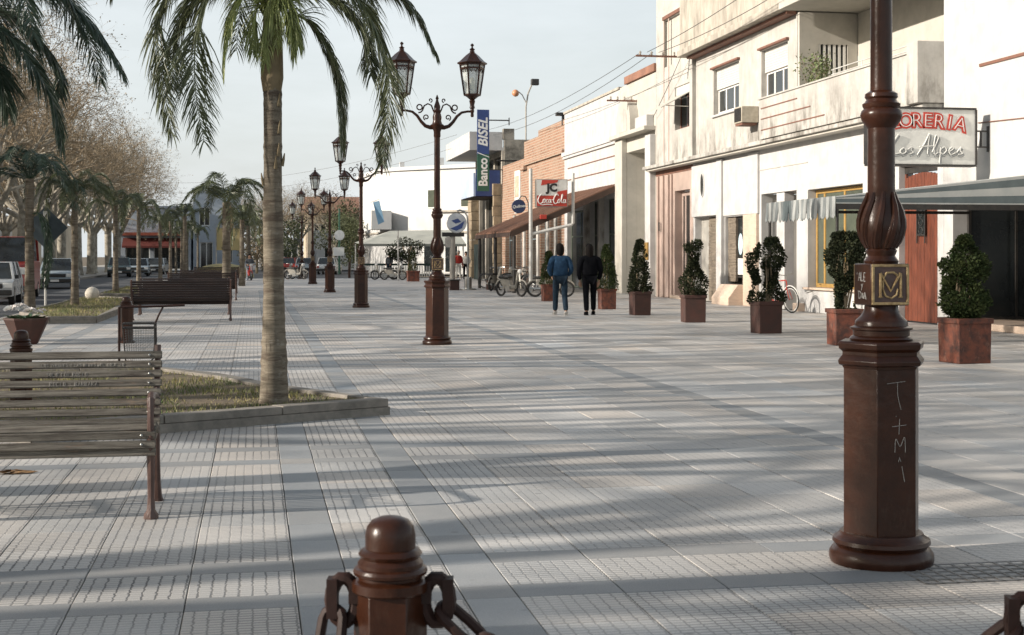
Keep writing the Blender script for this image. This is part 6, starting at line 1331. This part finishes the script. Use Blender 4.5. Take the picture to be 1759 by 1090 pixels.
    skin_mesh('trousers', [P[n] for n in tn], [(ti[a], ti[b]) for a, b in (('pel', 'lh'), ('lh', 'lk'), ('lk', 'la'), ('pel', 'rh'), ('rh', 'rk'), ('rk', 'ra'))], [tuple(q*k for q in TR[n]) if hasattr(TR[n], '__len__') else TR[n]*k for n in tn], legs, t)
    for s, a, b in ((-1, 'la', 'lt'), (1, 'ra', 'rt')):
        A = Vector(P[a]); Bv = Vector(P[b]); m = MB(); m.tube([(A.x, A.y-.05*k, .05*k), (A.x, A.y+.0, .06*k), (Bv.x, Bv.y-.03*k, .045*k), (Bv.x, Bv.y+.03*k, .035*k)], [.04*k, .05*k, .045*k, .025*k], 10); m.box(A.x-.042*k, A.x+.042*k, A.y-.08*k, Bv.y+.04*k, .0, .022*k); m.build('shoe', shoe, t)
    c = Vector(P['head'])+Vector((0, .0, .05*k)); M_ = Matrix.Translation(c) @ Matrix.Rotation(turn, 4, 'Z') @ Matrix.Diagonal((.80, .98, 1.2, 1))
    m = MB(); m.lathe([(.001, -.105*k)]+[(.102*k*math.cos(a), .102*k*math.sin(a)) for a in [(-PI/2+.25)+(PI-.3)*i/10 for i in range(11)]], 18, 0, M=M_)
    fw = Matrix.Rotation(turn, 4, 'Z')
    hd = m.build('head', SKIN, t); m = MB()
    m.tube([c+fw @ Vector((0, .092*k, .01*k)), c+fw @ Vector((0, .118*k, -.018*k)), c+fw @ Vector((0, .098*k, -.03*k))], [.008*k, .014*k, .01*k], 6)
    for s in (-1, 1): m.tube([c+fw @ Vector((s*.078*k, -.0, .02*k)), c+fw @ Vector((s*.092*k, -.012*k, .0)), c+fw @ Vector((s*.08*k, .0, -.03*k))], [.01*k, .014*k, .008*k], 6)
    m.build('nose_and_ears', SKIN, hd); m = MB()
    for s in (-1, 1): m.dome(c+fw @ Vector((s*.033*k, .088*k, .012*k)), .011*k, 8, 4, 1, True)
    m.build('eye', BLACK, hd); m = MB(); m.tube([c+fw @ Vector((-.022*k, .086*k, -.055*k)), c+fw @ Vector((0, .095*k, -.057*k)), c+fw @ Vector((.022*k, .086*k, -.055*k))], .005*k, 5); m.build('mouth', pm('lip', (.30, .12, .09)), hd)
    m = MB(); n = 18
    for i in range(9):
        z = -.055-hairlen+(.185+hairlen)*i/8
    vs = []; rings = 9
    for i in range(rings):
        e = (-.75 if not hairlen else -.9)+(PI/2+.70)*i/(rings-1); zc = math.sin(e)*.124; rr_ = math.cos(e)*.126
        for j in range(n):
            a = 2*PI*j/n; front = max(0, math.sin(a)); zz = zc
            if e < .5: zz = zc+front*.10*(1 if e < .3 else .4); 
            vs.append(M_ @ Vector((rr_*k*math.cos(a)*1.02, rr_*k*math.sin(a)*(1.0 if math.sin(a) < 0 else .94)-.006*k, (zz-(hairlen if math.sin(a) < .3 and i < 3 else 0)*(3-i)/3)*k)))
    fs_ = [(i*n+j, i*n+(j+1) % n, (i+1)*n+(j+1) % n, (i+1)*n+j) for i in range(rings-1) for j in range(n)]+[tuple(range((rings-1)*n, rings*n))]
    m.add(vs, fs_); m.build('hair', hairm, t, smooth=60)
    for a, b in (('le', 'lw'), ('re', 'rw')): d = Vector(P[b])-Vector(P[a]); hand(t, P[b], d, (-.3 if a == 're' else .3, .5, -.6), k)
    return t
def place_person(x, y, rz, *a, **k):
    t = make_person(*a, **k); t.location = (x, y, 0); t.rotation_euler = (0, 0, rz); return t
place_person(7.62, 35.2, R(-6), 'person seen from behind in a blue denim jacket and faded jeans walking away', 1.77, DENIM, JEANS, SHOE, 'pockets', .20, .04, bulk=1.12)
place_person(8.36, 35.1, R(-4), 'person seen from behind dressed all in black walking beside the denim jacket', 1.76, BLKCL, BLKCL, BLKCL, 'down', -.17, .12, bulk=1.2)
place_person(3.75, 93.0, R(100), 'person in dark clothes standing beside the farthest lamp', 1.84, GRYCL, BLKCL, BLKCL, 'down', .03)
place_person(12.75, 89.5, R(190), 'person in a red top and pale trousers standing by the corner pier', 1.80, REDCL, WHTCL, SHOE, 'down', .05, hairm=pm('grey_hair', (.35, .33, .30)))
place_person(13.4, 90.6, R(170), 'person in a pale shirt and dark trousers just right of the red top', 1.74, WHTCL, BLKCL, BLKCL, 'pockets', .05)
place_person(9.3, 99.5, R(150), 'person in a grey jacket standing behind the cafe barrier', 1.68, GRYCL, JEANS, BLKCL, 'pockets', .02)
# rider on the red motorbike
mr = make_moped('red motorbike ridden towards us near the road end', pm('moped_red', (.42, .04, .03), rough=.3)); mr['group'] = 'mopeds parked on the plaza'; mr.location = (-.30, 88.5, 0); mr.rotation_euler = (0, 0, R(12))
rd = make_person('person in a dark jacket sitting on the red motorbike', 1.72, GRYCL, pm('pale_jeans', (.35, .40, .47)), SHOE, 'bars', .0); rd.location = (-.30, 88.7, -.13); rd.rotation_euler = (0, 0, PI+R(12))

# ================================================================ PALMS
def frond(path, mat, parent, n=70, leaf=.42, droop=.75, width=.019, seed=0, face=None, stalk=.13, side=.8):
    """path: local points of the midrib. Two ranks of narrow leaflets that hang from it."""
    rng = random.Random(seed); P = smooth_line([Vector(p) for p in path], 8); mb = MB()
    cum = [0]
    for i in range(len(P)-1): cum.append(cum[-1]+(P[i+1]-P[i]).length)
    tot = cum[-1]
    mb.tube(P[::2]+([P[-1]] if (len(P)-1) % 2 else []), [max(.003, .018*(1-i/(len(P)/2))) for i in range(len(P[::2])+(1 if (len(P)-1) % 2 else 0))], 5)
    for i in range(n):
        s = tot*(stalk+(1-stalk)*(i+rng.random()*.6)/n); j = max(0, min(len(P)-2, next((q for q in range(len(P)-1) if cum[q+1] >= s), len(P)-2)))
        f = (s-cum[j])/max(1e-6, cum[j+1]-cum[j]); p = P[j].lerp(P[j+1], f); T_ = (P[j+1]-P[j]).normalized()
        sd = T_.cross(Vector((0, 0, 1)));
        if sd.length < .25: sd = T_.cross(Vector((math.cos(seed), math.sin(seed), .3)))
        sd.normalize(); q = s/tot; ll = leaf*(.55+.45*math.sin(PI*min(1, .15+q*.95)))*rng.uniform(.75, 1.15)
        if q > .85: ll *= 1-(q-.85)*2.5
        for sg in (-1, 1):
            a = rng.uniform(.55, 1.1); up = Vector((0, 0, rng.uniform(-.15, .35)))
            d = (sd*sg*side*rng.uniform(.6, 1.2)+T_*a+up).normalized(); pts = [p]; cur = p; dd = d.copy(); k = 4
            for m_ in range(k):
                dd = (dd+Vector((0, 0, -droop*rng.uniform(.5, 1.2)))*(.42+.15*m_)).normalized(); cur = cur+dd*ll/k; pts.append(cur)
            wv = dd.cross(Vector((rng.gauss(0, 1), rng.gauss(0, 1), rng.gauss(0, .4)))).normalized()*width
            v = [pts[0]-wv*.4, pts[0]+wv*.4]
            for m_, pp in enumerate(pts[1:-1]): w_ = wv*(1-.25*m_); v += [pp-w_, pp+w_]
            v.append(pts[-1]); fs = [(0, 1, 3, 2), (2, 3, 5, 4), (4, 5, 7, 6), (6, 7, 8)]
            mb.add(v, fs)
    return mb.build('frond', mat, parent, smooth=0)
def palm_trunk(parent, h, r0, r1, lean=(0, 0), mat=TRUNK, seed=0):
    rng = random.Random(seed); m = MB(); n = 22; k = int(h/.045); vs = []
    for i in range(k+1):
        q = i/k; z = h*q; r = r1+(r0-r1)*max(0, 1-q*2.6)**1.6
        if q < .55: r += .012*(1-q)
        r *= 1+.055*(1 if (i*7+seed) % 9 == 0 or i % 13 == 0 else 0)+rng.uniform(-.02, .02)
        for j in range(n):
            a = 2*PI*j/n; rr = r*(1+.035*math.sin(a*3+z*2)+.02*math.sin(a*7+z*5)+rng.uniform(-.018, .018)); vs.append((rr*math.cos(a)+lean[0]*q*q, rr*math.sin(a)+lean[1]*q*q, z))
    m.add(vs, [(i*n+j, i*n+(j+1) % n, (i+1)*n+(j+1) % n, (i+1)*n+j) for i in range(k) for j in range(n)]); m.build('trunk', mat, parent, smooth=50)
    m = MB()   # old leaf bases
    for i in range(10):
        z = h*rng.uniform(.5, 1.0); a = rng.uniform(0, 2*PI); x, y = r1*math.cos(a)+lean[0]*(z/h)**2, r1*math.sin(a)+lean[1]*(z/h)**2; m.tube([(x, y, z), (x*1.18, y*1.18, z+.06), (x*1.3, y*1.3, z+.12)], [.02, .014, .004], 5)
    tag(m.build('leaf_base', PALMD, parent), kind='stuff')
# the big palm in the near bed; fronds set out in its own space (x right of the trunk, y away from the viewer)
t = thing('palm_tree', 'tall palm with a grey ringed trunk and long drooping fronds in the near grass bed', 'palm tree', (.18, 13.62, .1), R(-CAM_YAW))
palm_trunk(t, 3.6, .128, .085, (-.015, 0))
m = MB(); m.lathe([(.088, 2.95), (.108, 3.08), (.102, 3.35), (.085, 3.65), (.05, 3.9)], 14, 0, (-.015, 0)); m.build('crown_shaft', PALMD, t)
z0 = 3.68
FR = [([(0, 0, z0-.1), (.04, -.1, 3.85), (.02, -.16, 3.75), (-.06, -.18, 3.45), (-.05, -.18, 3.2)], PALMY, .34, 17), ([(0, 0, z0-.1), (.12, -.1, 3.8), (.2, -.16, 3.65), (.26, -.18, 3.35)], PALMY, .32, 18), ([(0, 0, z0), (-.1, -.05, 4.1), (-.05, -.1, 4.3)], PALMY, .4, 19), ([(0, 0, z0-.1), (-.1, -.1, 3.75), (-.16, -.14, 3.6), (-.17, -.15, 3.3)], PALMY, .30, 20),([(0, 0, z0), (-.3, .05, 3.95), (-.7, .1, 3.9), (-.95, .1, 3.5), (-.98, .1, 3.0)], PALM, .42, 14), ([(0, 0, z0), (.3, .05, 3.9), (.62, .05, 3.8), (.85, .05, 3.5), (.92, 0, 3.1)], PALM, .42, 15), ([(0, 0, z0), (-.15, -.1, 3.85), (-.3, -.2, 3.75), (-.4, -.25, 3.4), (-.42, -.25, 3.1)], PALMY, .34, 16),([(0, 0, z0), (-.35, .1, 4.12), (-.85, .2, 4.15), (-1.12, .2, 3.75), (-1.12, .15, 3.3), (-.98, .1, 2.55)], PALM, .42, 1), ([(0, 0, z0-.15), (-.3, -.1, 3.98), (-.55, -.2, 3.85), (-.68, -.25, 3.4), (-.68, -.25, 2.9), (-.60, -.25, 2.45)], PALM, .42, 2),
      ([(0, 0, z0-.2), (.22, .1, 3.68), (.45, .15, 3.45), (.60, .2, 3.05), (.63, .2, 2.45)], PALM, .36, 3), ([(0, 0, z0), (.35, -.15, 4.0), (.75, -.25, 3.85), (1.03, -.3, 3.4), (1.12, -.3, 2.9), (1.05, -.3, 2.25)], PALM, .44, 4),
      ([(0, 0, z0+.1), (.4, .2, 4.02), (.95, .3, 4.02), (1.3, .35, 3.78), (1.52, .35, 3.35)], PALM, .36, 5), ([(0, 0, z0+.1), (-.3, -.3, 4.4), (-.6, -.7, 4.5), (-.85, -1.1, 4.2), (-.9, -1.25, 3.75)], PALM, .45, 6),
      ([(0, 0, z0+.2), (.2, .5, 4.5), (.45, 1.0, 4.6), (.7, 1.4, 4.2), (.8, 1.6, 3.7)], PALM, .45, 7), ([(0, 0, z0+.2), (-.15, .5, 4.6), (-.4, 1.1, 4.6), (-.6, 1.6, 4.2), (-.7, 1.8, 3.6)], PALM, .45, 8),
      ([(0, 0, z0+.2), (.1, -.35, 4.6), (.3, -.9, 4.8), (.45, -1.4, 4.5)], PALM, .45, 9), ([(0, 0, z0-.1), (.08, -.08, 3.95), (.14, -.14, 3.85), (.2, -.16, 3.5), (.22, -.16, 3.25)], PALMY, .34, 10), ([(0, 0, z0), (-.06, -.08, 4.1), (.0, -.15, 4.0), (.06, -.17, 3.6), (.05, -.17, 3.35)], PALMY, .32, 11),
      ([(0, 0, z0+.2), (-.5, .3, 4.8), (-1.0, .5, 4.9), (-1.5, .6, 4.5), (-1.7, .6, 4.0)], PALM, .42, 12), ([(0, 0, z0+.2), (.6, -.2, 4.7), (1.1, -.3, 4.75), (1.55, -.35, 4.4), (1.7, -.35, 4.05)], PALM, .42, 13)]
for path, mt, lf, sd in FR:
    big = mt is PALM
    frond(path, mt, t, n=190 if big else 90, leaf=lf*1.22 if big else lf*1.15, droop=.5 if big else .8, seed=sd, width=.0068 if big else .006, stalk=.16 if big else .1, side=.75 if big else .5)
# the palm whose crown hangs in at the top left
t = thing('palm_tree', 'palm with dark blue-green fronds hanging in from the top left corner', 'palm tree', (-2.85, 14.7, .0), R(-CAM_YAW))
palm_trunk(t, 3.9, .15, .10, seed=2); z0 = 3.95
for path, sd in (([(0, 0, z0), (.35, .1, 4.25), (.8, .15, 4.15), (1.2, .2, 3.85), (1.45, .2, 3.5), (1.56, .2, 3.3)], 21), ([(0, 0, z0-.2), (.25, -.1, 3.78), (.55, -.15, 3.62), (.82, -.2, 3.3), (1.0, -.2, 2.95), (1.07, -.2, 2.55)], 22),
                 ([(0, 0, z0-.1), (.3, .2, 3.95), (.6, .3, 3.75), (.85, .35, 3.4), (.88, .35, 3.1)], 23), ([(0, 0, z0), (.3, .5, 4.3), (.6, 1.0, 4.3), (.8, 1.5, 3.9), (.9, 1.7, 3.4)], 24), ([(0, 0, z0), (.3, -.4, 4.3), (.6, -.8, 4.3), (.95, -1.0, 3.95), (1.1, -1.1, 3.5)], 25),
                 ([(0, 0, z0), (-.3, .2, 4.3), (-.8, .3, 4.2), (-1.2, .4, 3.6), (-1.3, .4, 2.9)], 26), ([(0, 0, z0), (-.3, -.4, 4.3), (-.7, -.8, 4.2), (-1.1, -1.1, 3.5)], 27), ([(0, 0, z0), (0, .6, 4.4), (-.1, 1.2, 4.3), (-.2, 1.7, 3.6)], 28), ([(0, 0, z0-.3), (.2, -.05, 3.5), (.42, -.1, 3.3), (.52, -.1, 2.9)], 29), ([(0, 0, z0), (.3, 0, 4.35), (.7, 0, 4.35), (1.0, .05, 4.1), (1.2, .1, 3.7)], 30)):
    frond(path, PALMB, t, n=170, leaf=.52, droop=.5, seed=sd, width=.0075, stalk=.1, side=.8)

def arch(az, up, out, drop, k=5):
    pts = []
    for i in range(k+1):
        q = i/k; r = out*(q**.9)*(1-.12*q*q); z = up*math.sin(min(1, q*1.25)*PI/2)*(1-q*q*.2)-drop*max(0, q-.35)**1.7*2.2
        pts.append((r*math.cos(az), r*math.sin(az), z))
    return pts
PROTO = {}
def generic_palm(label, x, y, h, crown, nfr, mat, r=.11, seed=1, dry=0, variant=None, group='palms along the roadside beds'):
    t = thing('palm_tree', label, 'palm tree', (x, y, 0), 0, group); palm_trunk(t, h, r*1.35, r, seed=seed)
    rng = random.Random(seed)
    key = (round(crown, 1), mat.name)
    if key not in PROTO:
        PROTO[key] = []
        for v in range(4):
            o = frond(arch(0, crown*(.38+.14*v/2), crown*.95, crown*(.35+.28*(v % 3))), mat, None, n=74, leaf=crown*.27, droop=.45, seed=50+v, width=.0075*crown, side=.85)
            PROTO[key].append(o.data); bpy.data.objects.remove(o)
    for i in range(nfr):
        o = link('frond', random.Random(seed*31+i).choice(PROTO[key]), t); o.location = (0, 0, h-.05); o.rotation_euler = (rng.uniform(-.2, .2), rng.uniform(-.45, .35), 2*PI*i/nfr+rng.uniform(-.25, .25))
    for i in range(dry):
        o = frond([(0, 0, 0), (.25, 0, .1), (.4, 0, -.4), (.38, 0, -1.1)], PALMD, t, n=26, leaf=.32, droop=.7, seed=90+i, width=.016, side=.4); o.location = (0, 0, h-.1); o.rotation_euler = (0, 0, rng.uniform(0, 6))
    return t
g1 = generic_palm
g1('thin young palm nearest on the left, right of the pale blue car', -5.0, 41.8, 3.3, 1.3, 13, PALM, .085, 3)
g1('slender palm second in the roadside row, standing by the stone ball', -5.1, 54.9, 3.4, 1.35, 12, PALM, .085, 5)
dk = g1('dark trunked palm before the road sign, a low frond hanging beside it', -6.03, 40.5, 3.6, 1.5, 13, PALMB, .11, 7, 0)
for sd, a in ((61, .1), (62, .5), (63, -.35)):
    o = frond([(0, 0, 0), (.25, -.05, .12), (.48, -.1, -.3), (.52, -.12, -1.0), (.40, -.12, -1.9)], PALMB, dk, n=60, leaf=.38, droop=.5, seed=sd, width=.015, side=.5); o.location = (0, 0, 2.55); o.rotation_euler = (0, 0, a)
ROW = [(-5.2, 67, 3.9, 'third palm of the roadside row, slim with a high crown'), (-5.0, 79, 3.7, 'fourth palm of the roadside row behind the dark bench'), (-5.2, 92, 4.0, 'fifth palm of the roadside row in front of the parked cars'), (-5.1, 104, 3.8, 'sixth palm of the roadside row left of the red awning'), (-5.3, 117, 4.0, 'seventh palm of the roadside row before the red awning'), (-5.0, 131, 3.9, 'far palm before the blue grey house'), (-6.6, 125, 3.6, 'far low palm left of the red awning')]
for i, (x, y, hh, lab) in enumerate(ROW): g1(lab, x, y, hh-.3, 1.35, 10, PALM, .085, 11+i)
g1('yellowish slim palm trunk just behind the benches', -3.1, 66, 3.3, 1.3, 10, PALM, .085, 25)
g1('stout palm with a wide arching crown behind the end of the dark bench', -.95, 50.4, 3.35, 1.8, 12, PALM, .135, 31, 1)
g1('palm whose crown shows just left of the big trunk', -.6, 72, 3.3, 1.6, 12, PALM, .11, 37)
g1('distant palm beyond it, partly behind the big trunk', -.4, 97, 3.5, 1.8, 11, PALM, .13, 41)

# ================================================================ BARE PLANE TREES
def tree_meshes(seed, H=13.0, spread=4.6):
    rng = random.Random(seed); tr = MB(); tw = MB(); sd = MB(); tips = []
    def grow(p, d, L_, r, lev):
        k = 4 if lev < 2 else 3; pts = [p]; rad = [r]; cur = p.copy(); dd = d.copy(); mids = []
        for i in range(k):
            w_ = .16+.05*lev; dd = (dd+Vector((rng.gauss(0, w_), rng.gauss(0, w_), rng.gauss(.05, w_*.8)))).normalized(); cur = cur+dd*L_/k; pts.append(cur.copy()); rad.append(r*(1-.42*(i+1)/k)); mids.append((cur.copy(), dd.copy(), r*(1-.42*(i+1)/k)))
        (tr if lev < 3 else tw).tube(pts, rad, (8, 6, 5, 3, 3, 3, 3)[lev])
        if lev >= 5: tips.append(cur); return
        nb = (4, 4, 4, 4, 4)[lev]
        for i in range(nb):
            b, bd, br = mids[-1] if (i < 2 and lev < 4) else mids[rng.randrange(1, len(mids))]
            ax = bd.orthogonal(); ax = Matrix.Rotation(rng.uniform(0, 2*PI), 3, bd) @ ax; an = rng.uniform(.32, .78) if lev < 3 else rng.uniform(.4, 1.0)
            nd = (Matrix.Rotation(an, 3, ax) @ bd); nd.z += .12 if lev < 3 else -.02; grow(b, nd.normalized(), L_*rng.uniform(.60, .80), br*rng.uniform(.58, .75), lev+1)
    trunk_h = rng.uniform(3.0, 3.6)
    tr.tube([(0, 0, -.05), (0, 0, .3), (.05, .03, 1.2), (.02, .08, trunk_h)], [.42, .34, .29, .30], 12)
    n = 6
    for i in range(n):
        a = 2*PI*i/n+rng.uniform(-.3, .3); tilt = rng.uniform(.35, .95); d = Vector((math.cos(a)*math.sin(tilt), math.sin(a)*math.sin(tilt), math.cos(tilt))); grow(Vector((.02, .08, trunk_h-.15)), d, H*.26*rng.uniform(.85, 1.15), .185, 1)
    for p in tips:
        for _ in range(3):
            q = p+Vector((rng.gauss(0, .07), rng.gauss(0, .07), rng.gauss(-.03, .07))); s = rng.uniform(.025, .05); a = Vector((rng.gauss(0, 1), rng.gauss(0, 1), rng.gauss(0, 1))).normalized()*s; b = a.orthogonal().normalized()*s*.8; sd.add([q-a, q+b, q+a, q-b], [(0, 1, 2, 3)])
    return tr.mesh('limbs', BARK, 60), tw.mesh('twigs', TWIG, 0), sd.mesh('dry_leaves', SEED, 0)
TM = [tree_meshes(s) for s in (101, 202, 303)]
def plane_tree(x, y, i, label, s=1.0, group='bare plane trees across the road', z=0, leaves=True):
    t = thing('plane_tree', label, 'tree', (x, y, z), (i*2.39) % 6.28, group); t.scale = (s, s, s*random.Random(i).uniform(.93, 1.05)); a, b, c = TM[i % 3]
    link('trunk', a, t); tag(link('twigs', b, t), kind='stuff')
    if leaves: tag(link('dry_leaves', c, t), kind='stuff')
    return t
GL = 'bare plane tree with a pale trunk in the long row across the road'
i = 0
for y in [-14, -7.5, -1, 5.0, 12, 18.5, 25, 31.5, 38, 44.5, 51, 57.5, 64, 71, 78, 85, 92, 99, 106, 113, 120, 127, 134, 142, 150]:
    plane_tree(-13.4+random.Random(i).uniform(-.4, .4), y, i, leaves=y > 55, label=GL if y != 127 else 'pale mottled plane tree standing just left of the dark teal car', s=1.16 if 40 < y < 90 else 1.06); i += 1
for y in (40, 52, 62, 74, 84, 94, 104, 114, 124, 136, 150):
    plane_tree(-20.5+random.Random(i).uniform(-1, 1), y, i, 'bare plane tree in the second row farther from the road', 1.05, 'second row of plane trees'); i += 1
for (x, y, s) in ((-5.5, 9.0, .7),): plane_tree(x, y, i, 'unseen bare tree left of the near bench, added to cast shadow over the paving', s, None, leaves=False); i += 1  # out-of-view tree added so its trunk and limbs throw shadow bands on the paving
for (x, y, s, lab) in ((1.0, 150, .75, 'bare tree at the street end left of the lamp row'), (4.4, 158, .8, 'bare tree at the street end behind the third lamp'), (7.6, 138, .7, 'bare tree right of the third lamp before the cafe canopy'), (-.6, 172, .85, 'bare tree at the far end beyond the benches'), (10.5, 145, .62, 'low bare tree just left of the round white building'), (2.8, 184, .8, 'hazy far tree in the middle of the street end'), (6.0, 190, .85, 'hazy far tree behind the tiled roof house'), (-3.6, 190, .9, 'hazy far tree behind the blue grey house')):
    plane_tree(x, y, i, lab, s, None); i += 1
# evergreen shrubs and trees at the far corner
def bushy(name, label, x, y, z, rad, n, size, mat, trunk=True, cat='tree'):
    t = thing(name, label, cat, (x, y, 0)); lf = MB(); rr = random.Random(int(x*10+y)); m = MB(); m.tube([(0, 0, 0), (.05, 0, z*.6), (0, 0, z)], [.12, .09, .05], 7)
    for k in range(5): a = k*1.25; m.tube([(0, 0, z*.55), (rad[0]*.4*math.cos(a), rad[1]*.4*math.sin(a), z+rad[2]*.2)], [.05, .02], 5)
    m.build('trunk', TWIG, t)
    for k in range(9):
        c = (rr.gauss(0, .5)*rad[0], rr.gauss(0, .5)*rad[1], z+rr.gauss(0, .45)*rad[2]); leafcloud(lf, c, tuple(q*.5 for q in rad), n//9, size, rng=rr)
    lf.build('crown', mat, t, smooth=0); return t
OLV = pm('olive_foliage', (.10, .115, .045), (.055, .065, .03), scale=.8, rough=.8)
bushy('round_tree', 'round clipped dark tree under the cafe canopy edge', 10.6, 99, 2.0, (1.3, 1.3, .8), 2600, .12, SHRUB2)
bushy('garden_tree', 'olive green tree between the third lamp and the cafe canopy', 8.4, 128, 3.2, (2.0, 2.0, 2.2), 3000, .2, OLV)
bushy('garden_tree', 'olive green tree behind the pale blue banner', 10.2, 137, 4.0, (2.4, 2.4, 2.6), 3000, .22, OLV)
bushy('garden_tree', 'hazy olive tree behind the far mopeds', 2.4, 146, 3.4, (2.6, 2.2, 2.3), 3000, .22, OLV)
bushy('brown_hedge_tree', 'brown leafless bushy tree right of the yellow panel', .2, 122, 2.3, (1.4, 1.4, 1.8), 2400, .14, SEED)
